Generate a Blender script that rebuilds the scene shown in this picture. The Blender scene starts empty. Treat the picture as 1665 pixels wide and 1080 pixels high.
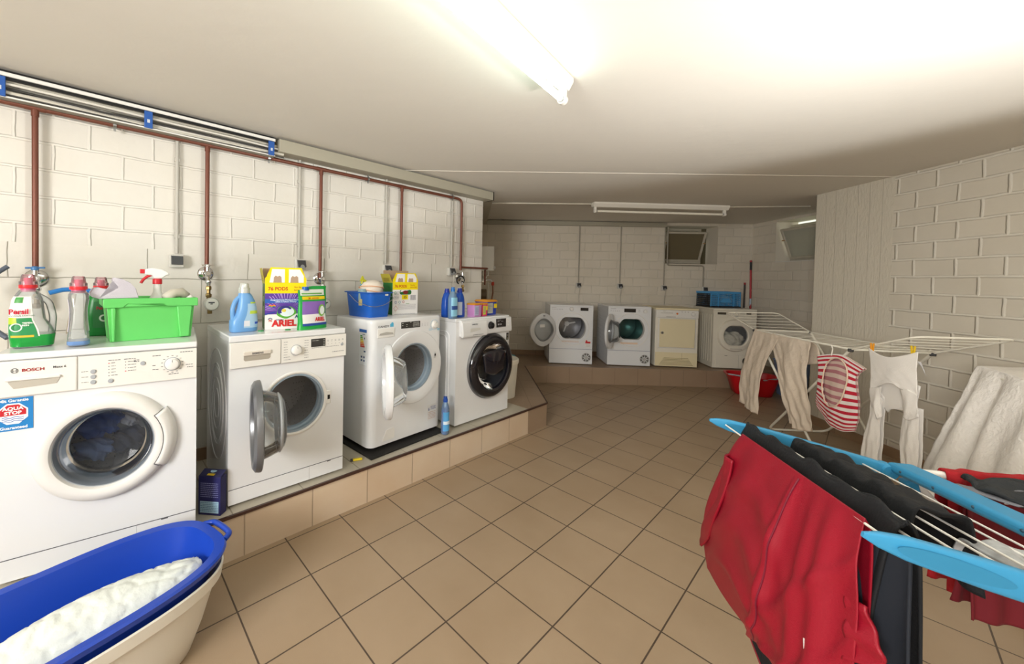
import bpy, bmesh, math, random
from mathutils import Vector, Matrix
random.seed(7)
PI = math.pi
SC = bpy.context.scene
COL = SC.collection

# ------------------------------------------------------------------ camera
YAW, PIT, ROL = -0.81354, -0.020987, 0.020839
FPX, PX, PY = 628.3, 749.37, 465.93
def cam_axes():
    f = Vector((math.sin(YAW)*math.cos(PIT), math.cos(YAW)*math.cos(PIT), math.sin(PIT)))
    r = Vector((math.cos(YAW), -math.sin(YAW), 0)); u = r.cross(f)
    r2 = r*math.cos(ROL)+u*math.sin(ROL); u2 = -r*math.sin(ROL)+u*math.cos(ROL)
    return r2, u2, f
cd = bpy.data.cameras.new('camera'); cam = bpy.data.objects.new('camera', cd); COL.objects.link(cam)
r_, u_, f_ = cam_axes()
m = Matrix((r_, u_, -f_)).transposed().to_4x4(); m.translation = Vector((2.0445, -0.4233, 1.3885))
cam.matrix_world = m
cd.sensor_fit = 'HORIZONTAL'; cd.sensor_width = 36; cd.lens = FPX/1665*36
cd.shift_x = (832.5-PX)/1665; cd.shift_y = (PY-540)/1665
cd.clip_start = 0.03
SC.camera = cam
# ------------------------------------------------------------------ light and exposure
SC.view_settings.view_transform = 'Standard'; SC.view_settings.look = 'None'
SC.view_settings.gamma = 1; SC.view_settings.use_curve_mapping = False
SC.view_settings.exposure = 0.62
W = bpy.data.worlds.new('world'); SC.world = W; W.use_nodes = True
W.node_tree.nodes['Background'].inputs[0].default_value = (.31, .32, .27, 1)
W.node_tree.nodes['Background'].inputs[1].default_value = 2.2
def lamp(name, kind, loc, energy, color, target=None, **kw):
    l = bpy.data.lights.new(name, kind); l.energy = energy; l.color = color
    for k, v in kw.items(): setattr(l, k, v)
    o = bpy.data.objects.new(name, l); COL.objects.link(o); o.location = loc
    if target is not None:
        o.rotation_euler = (Vector(target)-Vector(loc)).to_track_quat('-Z', 'Y').to_euler()
    return o
# the photographer's flash, bounced off the ceiling to the right of the camera
lamp('bounce_light', 'SPOT', (2.55, 1.25, 1.15), 80, (.99, .99, .97), (2.55-.20, 1.25-.20, 1.15+.959), spot_size=math.radians(144), spot_blend=.14, shadow_soft_size=.10)
lamp('bounce_light', 'SPOT', (2.2, -1.0, 1.5), 20, (1, .99, .97), (1.7, -.7, 2.3), spot_size=math.radians(135), spot_blend=.6, shadow_soft_size=.15)  # second one is an added fill for the left side and middle ceiling
lamp('fill_area', 'AREA', (2.1, -3.0, 1.8), 98, (1, .985, .965), (1.9, 3.6, 1.25), shape='RECTANGLE', size=1.3, size_y=1.1)  # added fill light behind the camera, brightens the back and right walls
TUBE_STRENGTH = 14

# ------------------------------------------------------------------ materials
def lin(h):
    c = [int(h[i:i+2], 16)/255 for i in (0, 2, 4)]
    return tuple((x/12.92 if x <= .04045 else ((x+.055)/1.055)**2.4) for x in c)+(1,)
MATS = {}
def mat(name, hexc, rough=.5, metal=0, noise=0, nscale=8, bump=0, bscale=60, trans=0, emit=0, coat=0, ior=1.45, sheen=0):
    if name in MATS: return MATS[name]
    m = bpy.data.materials.new(name); m.use_nodes = True; nt = m.node_tree; b = nt.nodes['Principled BSDF']
    c = lin(hexc); b.inputs['Base Color'].default_value = c
    b.inputs['Roughness'].default_value = rough; b.inputs['Metallic'].default_value = metal
    b.inputs['Transmission Weight'].default_value = trans; b.inputs['IOR'].default_value = ior
    b.inputs['Coat Weight'].default_value = coat; b.inputs['Sheen Weight'].default_value = sheen
    tc = nt.nodes.new('ShaderNodeTexCoord')
    if emit:
        b.inputs['Emission Color'].default_value = c; b.inputs['Emission Strength'].default_value = emit
    n = nt.nodes.new('ShaderNodeTexNoise'); n.inputs['Scale'].default_value = nscale; n.inputs['Detail'].default_value = 4
    nt.links.new(tc.outputs['Object'], n.inputs['Vector'])
    mx = nt.nodes.new('ShaderNodeMix'); mx.data_type = 'RGBA'; mx.inputs[0].default_value = .5
    k = 1-max(noise, .02)
    mx.inputs[6].default_value = c; mx.inputs[7].default_value = (c[0]*k, c[1]*k, c[2]*k, 1)
    nt.links.new(n.outputs['Fac'], mx.inputs[0]); nt.links.new(mx.outputs[2], b.inputs['Base Color'])
    if bump:
        n2 = nt.nodes.new('ShaderNodeTexNoise'); n2.inputs['Scale'].default_value = bscale; n2.inputs['Detail'].default_value = 3
        nt.links.new(tc.outputs['Object'], n2.inputs['Vector'])
        bp = nt.nodes.new('ShaderNodeBump'); bp.inputs['Strength'].default_value = 1; bp.inputs['Distance'].default_value = bump
        nt.links.new(n2.outputs['Fac'], bp.inputs['Height']); nt.links.new(bp.outputs[0], b.inputs['Normal'])
    MATS[name] = m; return m
def brickmat(name, hexc, hexm, bw, rh, mortar, bump, rough=.7, off=.5, var=.04, nbump=.0015, nscale=35, lower=None, smooth=.25, blot=None, stainrow=False):
    m = bpy.data.materials.new(name); m.use_nodes = True; nt = m.node_tree; b = nt.nodes['Principled BSDF']; L = nt.links.new
    b.inputs['Roughness'].default_value = rough
    uv = nt.nodes.new('ShaderNodeUVMap'); tc = nt.nodes.new('ShaderNodeTexCoord')
    # slightly wobbly joints
    nw = nt.nodes.new('ShaderNodeTexNoise'); nw.inputs['Scale'].default_value = 9; L(uv.outputs[0], nw.inputs['Vector'])
    sub = nt.nodes.new('ShaderNodeVectorMath'); sub.operation = 'SUBTRACT'; sub.inputs[1].default_value = (.5, .5, .5); L(nw.outputs['Color'], sub.inputs[0])
    sc = nt.nodes.new('ShaderNodeVectorMath'); sc.operation = 'SCALE'; sc.inputs['Scale'].default_value = .012 if off else 0.0; L(sub.outputs[0], sc.inputs[0])
    ad = nt.nodes.new('ShaderNodeVectorMath'); L(uv.outputs[0], ad.inputs[0]); L(sc.outputs[0], ad.inputs[1])
    c = lin(hexc); cm = lin(hexm)
    def brick(bw, rh, mortar, o, mc):
        t = nt.nodes.new('ShaderNodeTexBrick'); t.offset = o
        t.inputs['Scale'].default_value = 1; t.inputs['Brick Width'].default_value = bw; t.inputs['Row Height'].default_value = rh
        t.inputs['Mortar Size'].default_value = mortar; t.inputs['Mortar Smooth'].default_value = smooth
        t.inputs['Color1'].default_value = c; t.inputs['Color2'].default_value = tuple(x*(1-var) for x in c[:3])+(1,)
        t.inputs['Mortar'].default_value = mc; L(ad.outputs[0], t.inputs['Vector']); return t
    t = brick(bw, rh, mortar, off, cm)
    colo, faco = t.outputs['Color'], t.outputs['Fac']
    if lower:
        t2 = brick(lower[0], lower[1], lower[2], .5, lin(lower[4]))
        sx = nt.nodes.new('ShaderNodeSeparateXYZ'); L(uv.outputs[0], sx.inputs[0])
        lt = nt.nodes.new('ShaderNodeMath'); lt.operation = 'LESS_THAN'; lt.inputs[1].default_value = lower[3]; L(sx.outputs[1], lt.inputs[0])
        mx = nt.nodes.new('ShaderNodeMix'); mx.data_type = 'RGBA'; L(lt.outputs[0], mx.inputs[0]); L(t.outputs['Color'], mx.inputs[6]); L(t2.outputs['Color'], mx.inputs[7])
        mf = nt.nodes.new('ShaderNodeMix'); mf.data_type = 'FLOAT'; L(lt.outputs[0], mf.inputs[0]); L(t.outputs['Fac'], mf.inputs[2]); L(t2.outputs['Fac'], mf.inputs[3])
        colo, faco = mx.outputs[2], mf.outputs[0]
    n = nt.nodes.new('ShaderNodeTexNoise'); n.inputs['Scale'].default_value = 2.2; n.inputs['Detail'].default_value = 6; L(uv.outputs[0], n.inputs['Vector'])
    mv = nt.nodes.new('ShaderNodeMix'); mv.data_type = 'RGBA'; mv.blend_type = 'MULTIPLY'; mv.inputs[7].default_value = lin(blot or 'efebe3')
    L(n.outputs['Fac'], mv.inputs[0]); L(colo, mv.inputs[6]); L(mv.outputs[2], b.inputs['Base Color'])
    n2 = nt.nodes.new('ShaderNodeTexNoise'); n2.inputs['Scale'].default_value = nscale; n2.inputs['Detail'].default_value = 5; L(uv.outputs[0], n2.inputs['Vector'])
    bp = nt.nodes.new('ShaderNodeBump'); bp.inputs['Distance'].default_value = nbump; bp.inputs['Strength'].default_value = 1; L(n2.outputs['Fac'], bp.inputs['Height'])
    b2 = nt.nodes.new('ShaderNodeBump'); b2.invert = True; b2.inputs['Distance'].default_value = bump; b2.inputs['Strength'].default_value = 1
    L(faco, b2.inputs['Height']); L(bp.outputs[0], b2.inputs['Normal']); L(b2.outputs[0], b.inputs['Normal'])
    MATS[name] = m; return m
WALL_L = brickmat('painted_brick_left', 'e6e4de', 'ebe9e3', .262, .1345, .009, .0045, smooth=.7, lower=(.52, .27, .0025, 1.52, 'b9b6aa'))
WALL_B = brickmat('painted_brick_back', 'e4ddd0', 'e9e4d8', .25, .132, .006, .004, smooth=.6)
WALL_R = brickmat('painted_brick_right', 'e2dccf', 'ebe7dc', .262, .134, .013, .006, nbump=.001, smooth=.75)
FLOOR = brickmat('floor_tiles', 'ae9980', '5a4c40', .303, .303, .0032, .0015, rough=.42, off=0, var=.03, nbump=.0004, nscale=220, smooth=.1, blot='ddd6cc')
LEDGE_T = brickmat('ledge_top_tiles', 'c8c2b4', 'a39a8a', .339, .38, .003, .0015, rough=.4, off=0, var=.03, nbump=.0003, nscale=60, blot='d0cabd')
LEDGE_F = brickmat('ledge_front_tiles', 'ddd0bd', 'b5a896', .339, .5, .0035, .0015, rough=.35, off=0, var=.03, nbump=.0003, nscale=60, blot='e3cdb4')
LEDGE_B = brickmat('brown_ledge_tiles', 'a48e78', '8c7866', .303, .303, .003, .0015, rough=.42, off=0, var=.03, nbump=.0003, nscale=200, blot='ddd6cc')
SKIRT = brickmat('skirting_tiles', '9d8167', '7d6753', .303, .2, .003, .001, rough=.45, off=0, var=.03)
def concrete():
    m = bpy.data.materials.new('board_marked_concrete'); m.use_nodes = True; nt = m.node_tree; b = nt.nodes['Principled BSDF']; L = nt.links.new
    b.inputs['Base Color'].default_value = lin('dad3c3'); b.inputs['Roughness'].default_value = .75
    uv = nt.nodes.new('ShaderNodeUVMap')
    t = nt.nodes.new('ShaderNodeTexBrick'); t.offset = 0; t.inputs['Scale'].default_value = 1; t.inputs['Brick Width'].default_value = .105; t.inputs['Row Height'].default_value = 9
    t.inputs['Mortar Size'].default_value = .002; t.inputs['Mortar Smooth'].default_value = .5; L(uv.outputs[0], t.inputs['Vector'])
    n = nt.nodes.new('ShaderNodeTexNoise'); n.inputs['Scale'].default_value = 30; n.inputs['Detail'].default_value = 8
    mp = nt.nodes.new('ShaderNodeMapping'); mp.inputs['Scale'].default_value = (2, .6, 1); L(uv.outputs[0], mp.inputs[0]); L(mp.outputs[0], n.inputs['Vector'])
    b1 = nt.nodes.new('ShaderNodeBump'); b1.inputs['Distance'].default_value = .005; L(n.outputs['Fac'], b1.inputs['Height'])
    b2 = nt.nodes.new('ShaderNodeBump'); b2.inputs['Distance'].default_value = .006; L(t.outputs['Fac'], b2.inputs['Height']); L(b1.outputs[0], b2.inputs['Normal'])
    L(b2.outputs[0], b.inputs['Normal']); return m
CONC = concrete()
CEIL = mat('ceiling_paint', 'e6e1d7', .8, noise=.05, nscale=1.5, bump=.0015, bscale=14)
WHITE = mat('white_enamel', 'e4e6e8', .22, coat=.3)
WHITE2 = mat('white_plastic', 'e8e7e3', .4)
OFFW = mat('offwhite_plastic', 'e6e4de', .42)
CREAM = mat('yellowed_cream', 'e8dcb8', .4)
GREYP = mat('grey_plastic', 'a9aeb3', .4)
RUBB = mat('grey_rubber', '8f9aa3', .5)
DARK = mat('black_plastic', '191a1c', .3)
GLOSSB = mat('gloss_black', '15151c', .08, coat=.6)
CHROME = mat('chrome', 'd9dadb', .12, metal=1)
STEEL = mat('steel', 'aeb0b2', .3, metal=1)
WDRUM = mat('washer_drum_steel', 'd2d2d4', .42, metal=.5, noise=.2, nscale=20)
DRUM = mat('drum_steel', '9a9a9c', .38, metal=.9, noise=.3, nscale=20)
GREYMET = mat('grey_metal_trim', '8b8d90', .28, metal=.7)
COPPER = mat('painted_copper', '7c4a3a', .4, metal=.25, noise=.25, nscale=12)
BRASS = mat('brass', '9c8355', .35, metal=.9, noise=.3)
def glassmat(name, col, rough=.03, alpha=.0, ior=1.3):
    m = bpy.data.materials.new(name); m.use_nodes = True; nt = m.node_tree; nt.nodes.remove(nt.nodes['Principled BSDF'])
    o = nt.nodes['Material Output']; t = nt.nodes.new('ShaderNodeBsdfTransparent'); t.inputs[0].default_value = lin(col)
    g = nt.nodes.new('ShaderNodeBsdfGlossy'); g.inputs['Roughness'].default_value = rough; g.inputs[0].default_value = (.9, .9, .9, 1)
    d = nt.nodes.new('ShaderNodeBsdfDiffuse'); d.inputs[0].default_value = lin(col)
    f = nt.nodes.new('ShaderNodeFresnel'); f.inputs[0].default_value = ior+.15
    m1 = nt.nodes.new('ShaderNodeMixShader'); m1.inputs[0].default_value = alpha; nt.links.new(t.outputs[0], m1.inputs[1]); nt.links.new(d.outputs[0], m1.inputs[2])
    m2 = nt.nodes.new('ShaderNodeMixShader'); nt.links.new(f.outputs[0], m2.inputs[0]); nt.links.new(m1.outputs[0], m2.inputs[1]); nt.links.new(g.outputs[0], m2.inputs[2])
    nt.links.new(m2.outputs[0], o.inputs[0]); return m
GLASS = glassmat('door_glass', 'e4eaec', .05, .12)
PORT = glassmat('porthole_glass', 'c3c8ce', .05, .05, ior=1.08)
DKG = glassmat('dark_door_glass', '55585f', .06, .25, ior=1.08)
BOWL = glassmat('clear_bowl', 'eef1f2', .06, .10)
SMOKE = glassmat('smoked_glass', '8d9197', .05, .10)
CLEARP = glassmat('clear_plastic', 'f4f7f8', .12, .22)
PINKC = glassmat('pink_clear_plastic', 'f7dde3', .10, .16)
def M(h, rough=.45, **k): return mat('paint_'+h, h, rough, **k)

# ------------------------------------------------------------------ mesh helpers
INLAY = {'panel_print','seam','drum_perforation','readout','sticker_print','label_print','badge_print','door_print','warning_print','dial_print','vent_slot','indicator_light','wave_mark','label_header','rating_arrow','octagon_fill','sticker_heading','sticker_band','handle_seam','crack','dial_marks','box_print','stitching'}
def inlay(bm, material, parent):
    """marks printed on or cut into a surface belong to the mesh of that surface"""
    host = parent; T = Matrix()
    if parent.type == 'EMPTY':
        k = [c for n in ('control_panel', 'casing', 'kick_panel') for c in parent.children if c.name.startswith(n)]
        host = k[0]
    if host.data.materials.find(material.name) < 0: host.data.materials.append(material)
    mi = host.data.materials.find(material.name)
    if host is not parent: bm.transform(host.matrix_basis.inverted())
    for f in bm.faces: f.material_index = mi; f.smooth = False
    tmp = bpy.data.meshes.new('t'); bm.to_mesh(tmp); bm.free()
    hb = bmesh.new(); hb.from_mesh(host.data); hb.from_mesh(tmp); hb.to_mesh(host.data); hb.free(); bpy.data.meshes.remove(tmp)
    return host
def finish(bm, name, material, parent=None, smooth=40, bevel=0, solid=0, subsurf=0, seg=2):
    if name in INLAY and parent: return inlay(bm, material, parent)
    me = bpy.data.meshes.new(name); bmesh.ops.recalc_face_normals(bm, faces=bm.faces) if len(bm.faces) else None
    bm.to_mesh(me); bm.free()
    mats = material if isinstance(material, (list, tuple)) else [material]
    for x in mats: me.materials.append(x)
    if smooth:
        me.polygons.foreach_set('use_smooth', [True]*len(me.polygons)); me.set_sharp_from_angle(angle=math.radians(smooth))
    o = bpy.data.objects.new(name, me); COL.objects.link(o)
    if parent: o.parent = parent
    if solid:
        md = o.modifiers.new('thickness', 'SOLIDIFY'); md.thickness = solid; md.offset = 0
    if bevel:
        md = o.modifiers.new('edge', 'BEVEL'); md.width = bevel; md.segments = seg; md.limit_method = 'ANGLE'; md.angle_limit = math.radians(40)
    if subsurf:
        md = o.modifiers.new('smooth', 'SUBSURF'); md.levels = subsurf; md.render_levels = subsurf
    return o
def B(): return bmesh.new()
def box(bm, x0, x1, y0, y1, z0, z1, mi=0):
    v = [bm.verts.new(p) for p in ((x0,y0,z0),(x1,y0,z0),(x1,y1,z0),(x0,y1,z0),(x0,y0,z1),(x1,y0,z1),(x1,y1,z1),(x0,y1,z1))]
    for q in ((0,3,2,1),(4,5,6,7),(0,1,5,4),(1,2,6,5),(2,3,7,6),(3,0,4,7)):
        bm.faces.new([v[i] for i in q]).material_index = mi
    return v
def bar(bm, a, b, w, h, up=(0,0,1), mi=0):
    a, b = Vector(a), Vector(b); d = (b-a).normalized(); s = d.cross(Vector(up)).normalized(); t = s.cross(d)
    R = [[bm.verts.new(p+s*x*w/2+t*y*h/2) for x, y in ((-1,-1),(1,-1),(1,1),(-1,1))] for p in (a, b)]
    for i in range(4): bm.faces.new((R[0][i], R[0][(i+1)%4], R[1][(i+1)%4], R[1][i])).material_index = mi
    bm.faces.new(R[0][::-1]).material_index = mi; bm.faces.new(R[1]).material_index = mi
def tube(bm, pts, r, n=10, cap=True, closed=False, mi=0, rs=None):
    P = [Vector(p) for p in pts]; rings = []; prev = None; N = len(P)
    for i, p in enumerate(P):
        a = P[i-1] if (i > 0 or closed) else P[0]; b = P[(i+1) % N] if (i < N-1 or closed) else P[-1]
        d = (b-a)
        if d.length < 1e-9: d = Vector((0,0,1))
        d.normalize()
        if prev is None:
            s = d.orthogonal().normalized()
        else:
            s = (prev-d*prev.dot(d)); s = s.normalized() if s.length > 1e-6 else d.orthogonal().normalized()
        prev = s; t = d.cross(s); rr = rs[i] if rs else r
        rings.append([bm.verts.new(p+(s*math.cos(2*PI*k/n)+t*math.sin(2*PI*k/n))*rr) for k in range(n)])
    rg = range(N if closed else N-1)
    for i in rg:
        A, C = rings[i], rings[(i+1) % N]
        for k in range(n): bm.faces.new((A[k], A[(k+1)%n], C[(k+1)%n], C[k])).material_index = mi
    if cap and not closed:
        bm.faces.new(rings[0][::-1]).material_index = mi; bm.faces.new(rings[-1]).material_index = mi
def arc(c, r, a0, a1, n, ax=(1,0,0), ay=(0,0,1)):
    c, ax, ay = Vector(c), Vector(ax), Vector(ay)
    return [c+ax*r*math.cos(a0+(a1-a0)*i/n)+ay*r*math.sin(a0+(a1-a0)*i/n) for i in range(n+1)]
def rnd(pts, r, n=5):
    """round the corners of a polyline"""
    P = [Vector(p) for p in pts]; out = [P[0]]
    for i in range(1, len(P)-1):
        a = (P[i-1]-P[i]); b = (P[i+1]-P[i]); rr = min(r, a.length*.45, b.length*.45); a.normalize(); b.normalize()
        p0, p1 = P[i]+a*rr, P[i]+b*rr
        for k in range(n+1):
            t = k/n; out.append(p0*(1-t)**2+P[i]*2*t*(1-t)+p1*t*t)
    out.append(P[-1]); return out
def lathe(bm, prof, c=(0,0,0), axis='z', n=32, mi=0, cap0=False, cap1=False, sx=1, sz=1, shape=None):
    """prof: (r, h); axis y: r in xz plane, h along y"""
    rings = []
    for r, h in prof:
        ring = []
        for k in range(n):
            a = 2*PI*k/n; q = r*(shape(a, r) if shape else 1); x, y = q*math.cos(a)*sx, q*math.sin(a)*sz
            if axis == 'z': p = (x, y, h)
            elif axis == 'y': p = (x, h, y)
            else: p = (h, x, y)
            ring.append(bm.verts.new((p[0]+c[0], p[1]+c[1], p[2]+c[2])))
        rings.append(ring)
    for A, C in zip(rings, rings[1:]):
        for k in range(n): bm.faces.new((A[k], A[(k+1)%n], C[(k+1)%n], C[k])).material_index = mi
    if cap0: bm.faces.new(rings[0][::-1]).material_index = mi
    if cap1: bm.faces.new(rings[-1]).material_index = mi
    return rings
def spow(v, e): return math.copysign(abs(v)**e, v)
def loft(bm, rings, n=32, cap0=True, cap1=True, mi=0, M4=None):
    """rings: (z, cx, cy, rx, ry, power)"""
    R = []
    for z, cx, cy, rx, ry, pw in rings:
        R.append([bm.verts.new((cx+rx*spow(math.cos(2*PI*k/n), 2/pw), cy+ry*spow(math.sin(2*PI*k/n), 2/pw), z)) for k in range(n)])
    for A, C in zip(R, R[1:]):
        for k in range(n): bm.faces.new((A[k], A[(k+1)%n], C[(k+1)%n], C[k])).material_index = mi
    if cap0: bm.faces.new(R[0][::-1]).material_index = mi
    if cap1: bm.faces.new(R[-1]).material_index = mi
    return R
def ringat(rings, z):
    for a, b in zip(rings, rings[1:]):
        if a[0] <= z <= b[0] and b[0] > a[0]:
            t = (z-a[0])/(b[0]-a[0]); return [x+(y-x)*t for x, y in zip(a, b)]
    return list(rings[0] if z < rings[0][0] else rings[-1])
def wrap(bm, rings, a0, a1, z0, z1, off=.0008, na=16, nz=8, mi=0, zf=None):
    """a label patch following the lofted surface (angles in degrees; -90 is the front)"""
    G = []
    for j in range(nz+1):
        row = []
        for i in range(na+1):
            a = math.radians(a0+(a1-a0)*i/na); z = z0+(z1-z0)*j/nz
            _, cx, cy, rx, ry, pw = ringat(rings, z)
            row.append(bm.verts.new((cx+(rx+off)*spow(math.cos(a), 2/pw), cy+(ry+off)*spow(math.sin(a), 2/pw), z)))
        G.append(row)
    for j in range(nz):
        for i in range(na): bm.faces.new((G[j][i], G[j][i+1], G[j+1][i+1], G[j+1][i])).material_index = mi
def poly(bm, pts, mi=0, flip=False):
    v = [bm.verts.new(p) for p in pts]; f = bm.faces.new(v[::-1] if flip else v); f.material_index = mi; return f
def extr(bm, pts2, y0, y1, mi=0, ax='y'):
    """prism from an outline in xz, between y0 and y1"""
    def P(p, h): return (p[0], h, p[1]) if ax == 'y' else ((p[0], p[1], h) if ax == 'z' else (h, p[0], p[1]))
    a = [bm.verts.new(P(p, y0)) for p in pts2]; b = [bm.verts.new(P(p, y1)) for p in pts2]; n = len(a)
    for i in range(n): bm.faces.new((a[i], a[(i+1)%n], b[(i+1)%n], b[i])).material_index = mi
    for f in (a, b[::-1]):
        ff = bm.faces.new(f); ff.material_index = mi
        if n > 4: bmesh.ops.triangulate(bm, faces=[ff])
def circ(cx, cz, r, n=24, a0=0, a1=2*PI, sx=1): return [(cx+r*sx*math.cos(a0+(a1-a0)*i/n), cz+r*math.sin(a0+(a1-a0)*i/n)) for i in range(n if abs(a1-a0) > 6.28 else n+1)]
def lerpc(C, t):
    """polyline curve of tuples sampled by t in 0..1"""
    k = t*(len(C)-1); i = min(int(k), len(C)-2); f = k-i
    return [a+(b-a)*f for a, b in zip(C[i], C[i+1])]
def smc(C, t):
    n = len(C); k = t*(n-1); i = min(int(k), n-2); f = k-i
    p0, p1, p2, p3 = C[max(i-1, 0)], C[i], C[i+1], C[min(i+2, n-1)]
    return [.5*((2*b)+(c-a)*f+(2*a-5*b+4*c-d)*f*f+(-a+3*b-3*c+d)*f**3) for a, b, c, d in zip(p0, p1, p2, p3)]
def patch(bm, curves, nu=40, nv=40, rip=None, nrm=(0,0,0), hole=None, mi=0, su=1, sv=1):
    """surface through control curves (each a list of 3D points); rip(u,v) moves along nrm; uv in metres-ish"""
    uvl = bm.loops.layers.uv.verify(); nrm = Vector(nrm); G = []
    for j in range(nv+1):
        v = j/nv; row = []
        for i in range(nu+1):
            u = i/nu; col = [smc(c, u) for c in curves]; p = Vector(smc(col, v) if len(col) > 1 else col[0])
            if rip: 
                q = rip(u, v); p = p + (nrm*q if not isinstance(q, Vector) else q)
            row.append(bm.verts.new(p))
        G.append(row)
    for j in range(nv):
        for i in range(nu):
            if hole and hole((i+.5)/nu, (j+.5)/nv): continue
            f = bm.faces.new((G[j][i], G[j][i+1], G[j+1][i+1], G[j+1][i])); f.material_index = mi
            for l, (a, b) in zip(f.loops, ((i, j), (i+1, j), (i+1, j+1), (i, j+1))): l[uvl].uv = (a/nu*su, b/nv*sv)
    return G
def text_mesh(bm, s, o, size, right, up, align='LEFT', sx=1, bold=0, mi=0, off=0.0):
    cu = bpy.data.curves.new('lettering', 'FONT'); cu.body = s; cu.size = size; cu.align_x = align; cu.offset = bold; cu.resolution_u = 3
    ob = bpy.data.objects.new('lettering', cu); COL.objects.link(ob)
    me = bpy.data.meshes.new_from_object(ob); bpy.data.objects.remove(ob); bpy.data.curves.remove(cu)
    right, up, o = Vector(right).normalized(), Vector(up).normalized(), Vector(o); n = right.cross(up)
    vs = [bm.verts.new(o+right*v.co.x*sx+up*v.co.y+n*off) for v in me.vertices]
    for p in me.polygons:
        try: bm.faces.new([vs[i] for i in p.vertices]).material_index = mi
        except ValueError: pass
    bpy.data.meshes.remove(me)
def letters(parent, material, items, name='lettering', right=(1,0,0), up=(0,0,1)):
    """items: (text, (x,y,z), size, align, sx, bold)"""
    bm = B()
    for it in items:
        s, o, size = it[:3]; al = it[3] if len(it) > 3 else 'LEFT'; sx = it[4] if len(it) > 4 else 1; bo = it[5] if len(it) > 5 else 0
        text_mesh(bm, s, o, size, right, up, al, sx, bo)
    return inlay(bm, material, parent)
def dashes(bm, x0, x1, z0, z1, rows, y, h=.0016, mi=0):
    rr = random.Random(int((x0+z0)*1e4))
    for k in range(rows):
        z = z1-(z1-z0)*(k+.5)/rows; x = x0
        while x < x1-.002:
            w = rr.uniform(.003, .012); poly(bm, [(x, y, z), (min(x+w, x1), y, z), (min(x+w, x1), y, z+h), (x, y, z+h)], mi); x += w+.0018
def thing(name, label, cat, loc=(0,0,0), rot=0, group=None):
    o = bpy.data.objects.new(name, None); COL.objects.link(o); o.location = loc; o.rotation_euler = (0, 0, math.radians(rot))
    o.empty_display_size = .05; o['label'] = label; o['category'] = cat
    if group: o['group'] = group
    return o
def tag(o, label, cat, group=None):
    o['label'] = label; o['category'] = cat
    if group: o['group'] = group
    return o
def struct(o): o['kind'] = 'structure'; return o

# ------------------------------------------------------------------ room shell
H = 2.303; LZ = .224; Q = math.sqrt(.5)
def wall(name, p0, p1, z0, z1, material, holes=(), depth=.30, flipn=False, uoff=0, sill=None):
    """inner face of a wall from p0 to p1 (room on the right-hand side of p0->p1); holes (s0,s1,za,zb) get reveals outwards"""
    bm = B(); uvl = bm.loops.layers.uv.verify(); a = Vector((*p0, 0)); b = Vector((*p1, 0)); d = b-a; Ln = d.length; d.normalize()
    out = Vector((-d.y, d.x, 0))
    if flipn: out = -out
    xs = sorted({0, Ln}|{h[0] for h in holes}|{h[1] for h in holes}); zs = sorted({z0, z1}|{h[2] for h in holes}|{h[3] for h in holes})
    def quad(P, uv):
        f = bm.faces.new([bm.verts.new(p) for p in P])
        for l, q in zip(f.loops, uv): l[uvl].uv = q
    for i in range(len(xs)-1):
        for j in range(len(zs)-1):
            s, t, u, v = xs[i], xs[i+1], zs[j], zs[j+1]; cs, cz = (s+t)/2, (u+v)/2
            if any(h[0] < cs < h[1] and h[2] < cz < h[3] for h in holes): continue
            quad([a+d*s+Vector((0,0,u)), a+d*t+Vector((0,0,u)), a+d*t+Vector((0,0,v)), a+d*s+Vector((0,0,v))], [(s+uoff,u),(t+uoff,u),(t+uoff,v),(s+uoff,v)])
    for s, t, u, v in holes:
        for (A, Bq) in (((s,u),(t,u)),((t,u),(t,v)),((t,v),(s,v)),((s,v),(s,u))):
            P = [a+d*A[0]+Vector((0,0,A[1])), a+d*Bq[0]+Vector((0,0,Bq[1]))]; P += [P[1]+out*depth, P[0]+out*depth]
            quad(P, [(0.02,.02),(.1,.02),(.1,.1),(.02,.1)])
    # outer skin so that the wall has thickness
    for i in range(len(xs)-1):
        for j in range(len(zs)-1):
            s, t, u, v = xs[i], xs[i+1], zs[j], zs[j+1]; cs, cz = (s+t)/2, (u+v)/2
            if any(h[0] < cs < h[1] and h[2] < cz < h[3] for h in holes): continue
            quad([a+d*s+out*depth+Vector((0,0,u)), a+d*t+out*depth+Vector((0,0,u)), a+d*t+out*depth+Vector((0,0,v)), a+d*s+out*depth+Vector((0,0,v))], [(s,u),(t,u),(t,v),(s,v)])
    for s in (0, Ln): quad([a+d*s+Vector((0,0,z0)), a+d*s+out*depth+Vector((0,0,z0)), a+d*s+out*depth+Vector((0,0,z1)), a+d*s+Vector((0,0,z1))], [(0,z0),(.3,z0),(.3,z1),(0,z1)])
    return struct(finish(bm, name, material, smooth=0))
XL = -.788
LC = (XL, 2.551); BC = (-2.141, 3.904); RC = (.80, 6.845); CI = (2.216, 5.429); CE = (1.651, 4.8635); RB = (5.0, 1.5145)
CB = (2.161, 4.3535)
wall('wall_left', (XL, -3.2), LC, 0, H, WALL_L, uoff=.13)
wall('wall_niche', LC, BC, 0, H, WALL_B)
def bs(x): return (x-BC[0])/Q
wall('wall_back', BC, RC, 0, H, WALL_B, holes=[(bs(-.125), bs(.431), 1.683, 2.262)], depth=.3)
def ss(x): return (x-RC[0])/Q
wall('wall_side', RC, CI, 0, H, WALL_B, holes=[(ss(1.118), ss(1.62), 1.705, 2.27)], depth=.3)
wall('wall_column', CI, CE, 0, H, CONC, depth=.2)
wall('wall_pillar', CE, CB, 0, H, CONC, depth=.3)
wall('wall_right', CB, RB, 0, H, WALL_R, uoff=.10)
wall('wall_rear', RB, (5.0, -3.2), 0, H, WALL_R)
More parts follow.
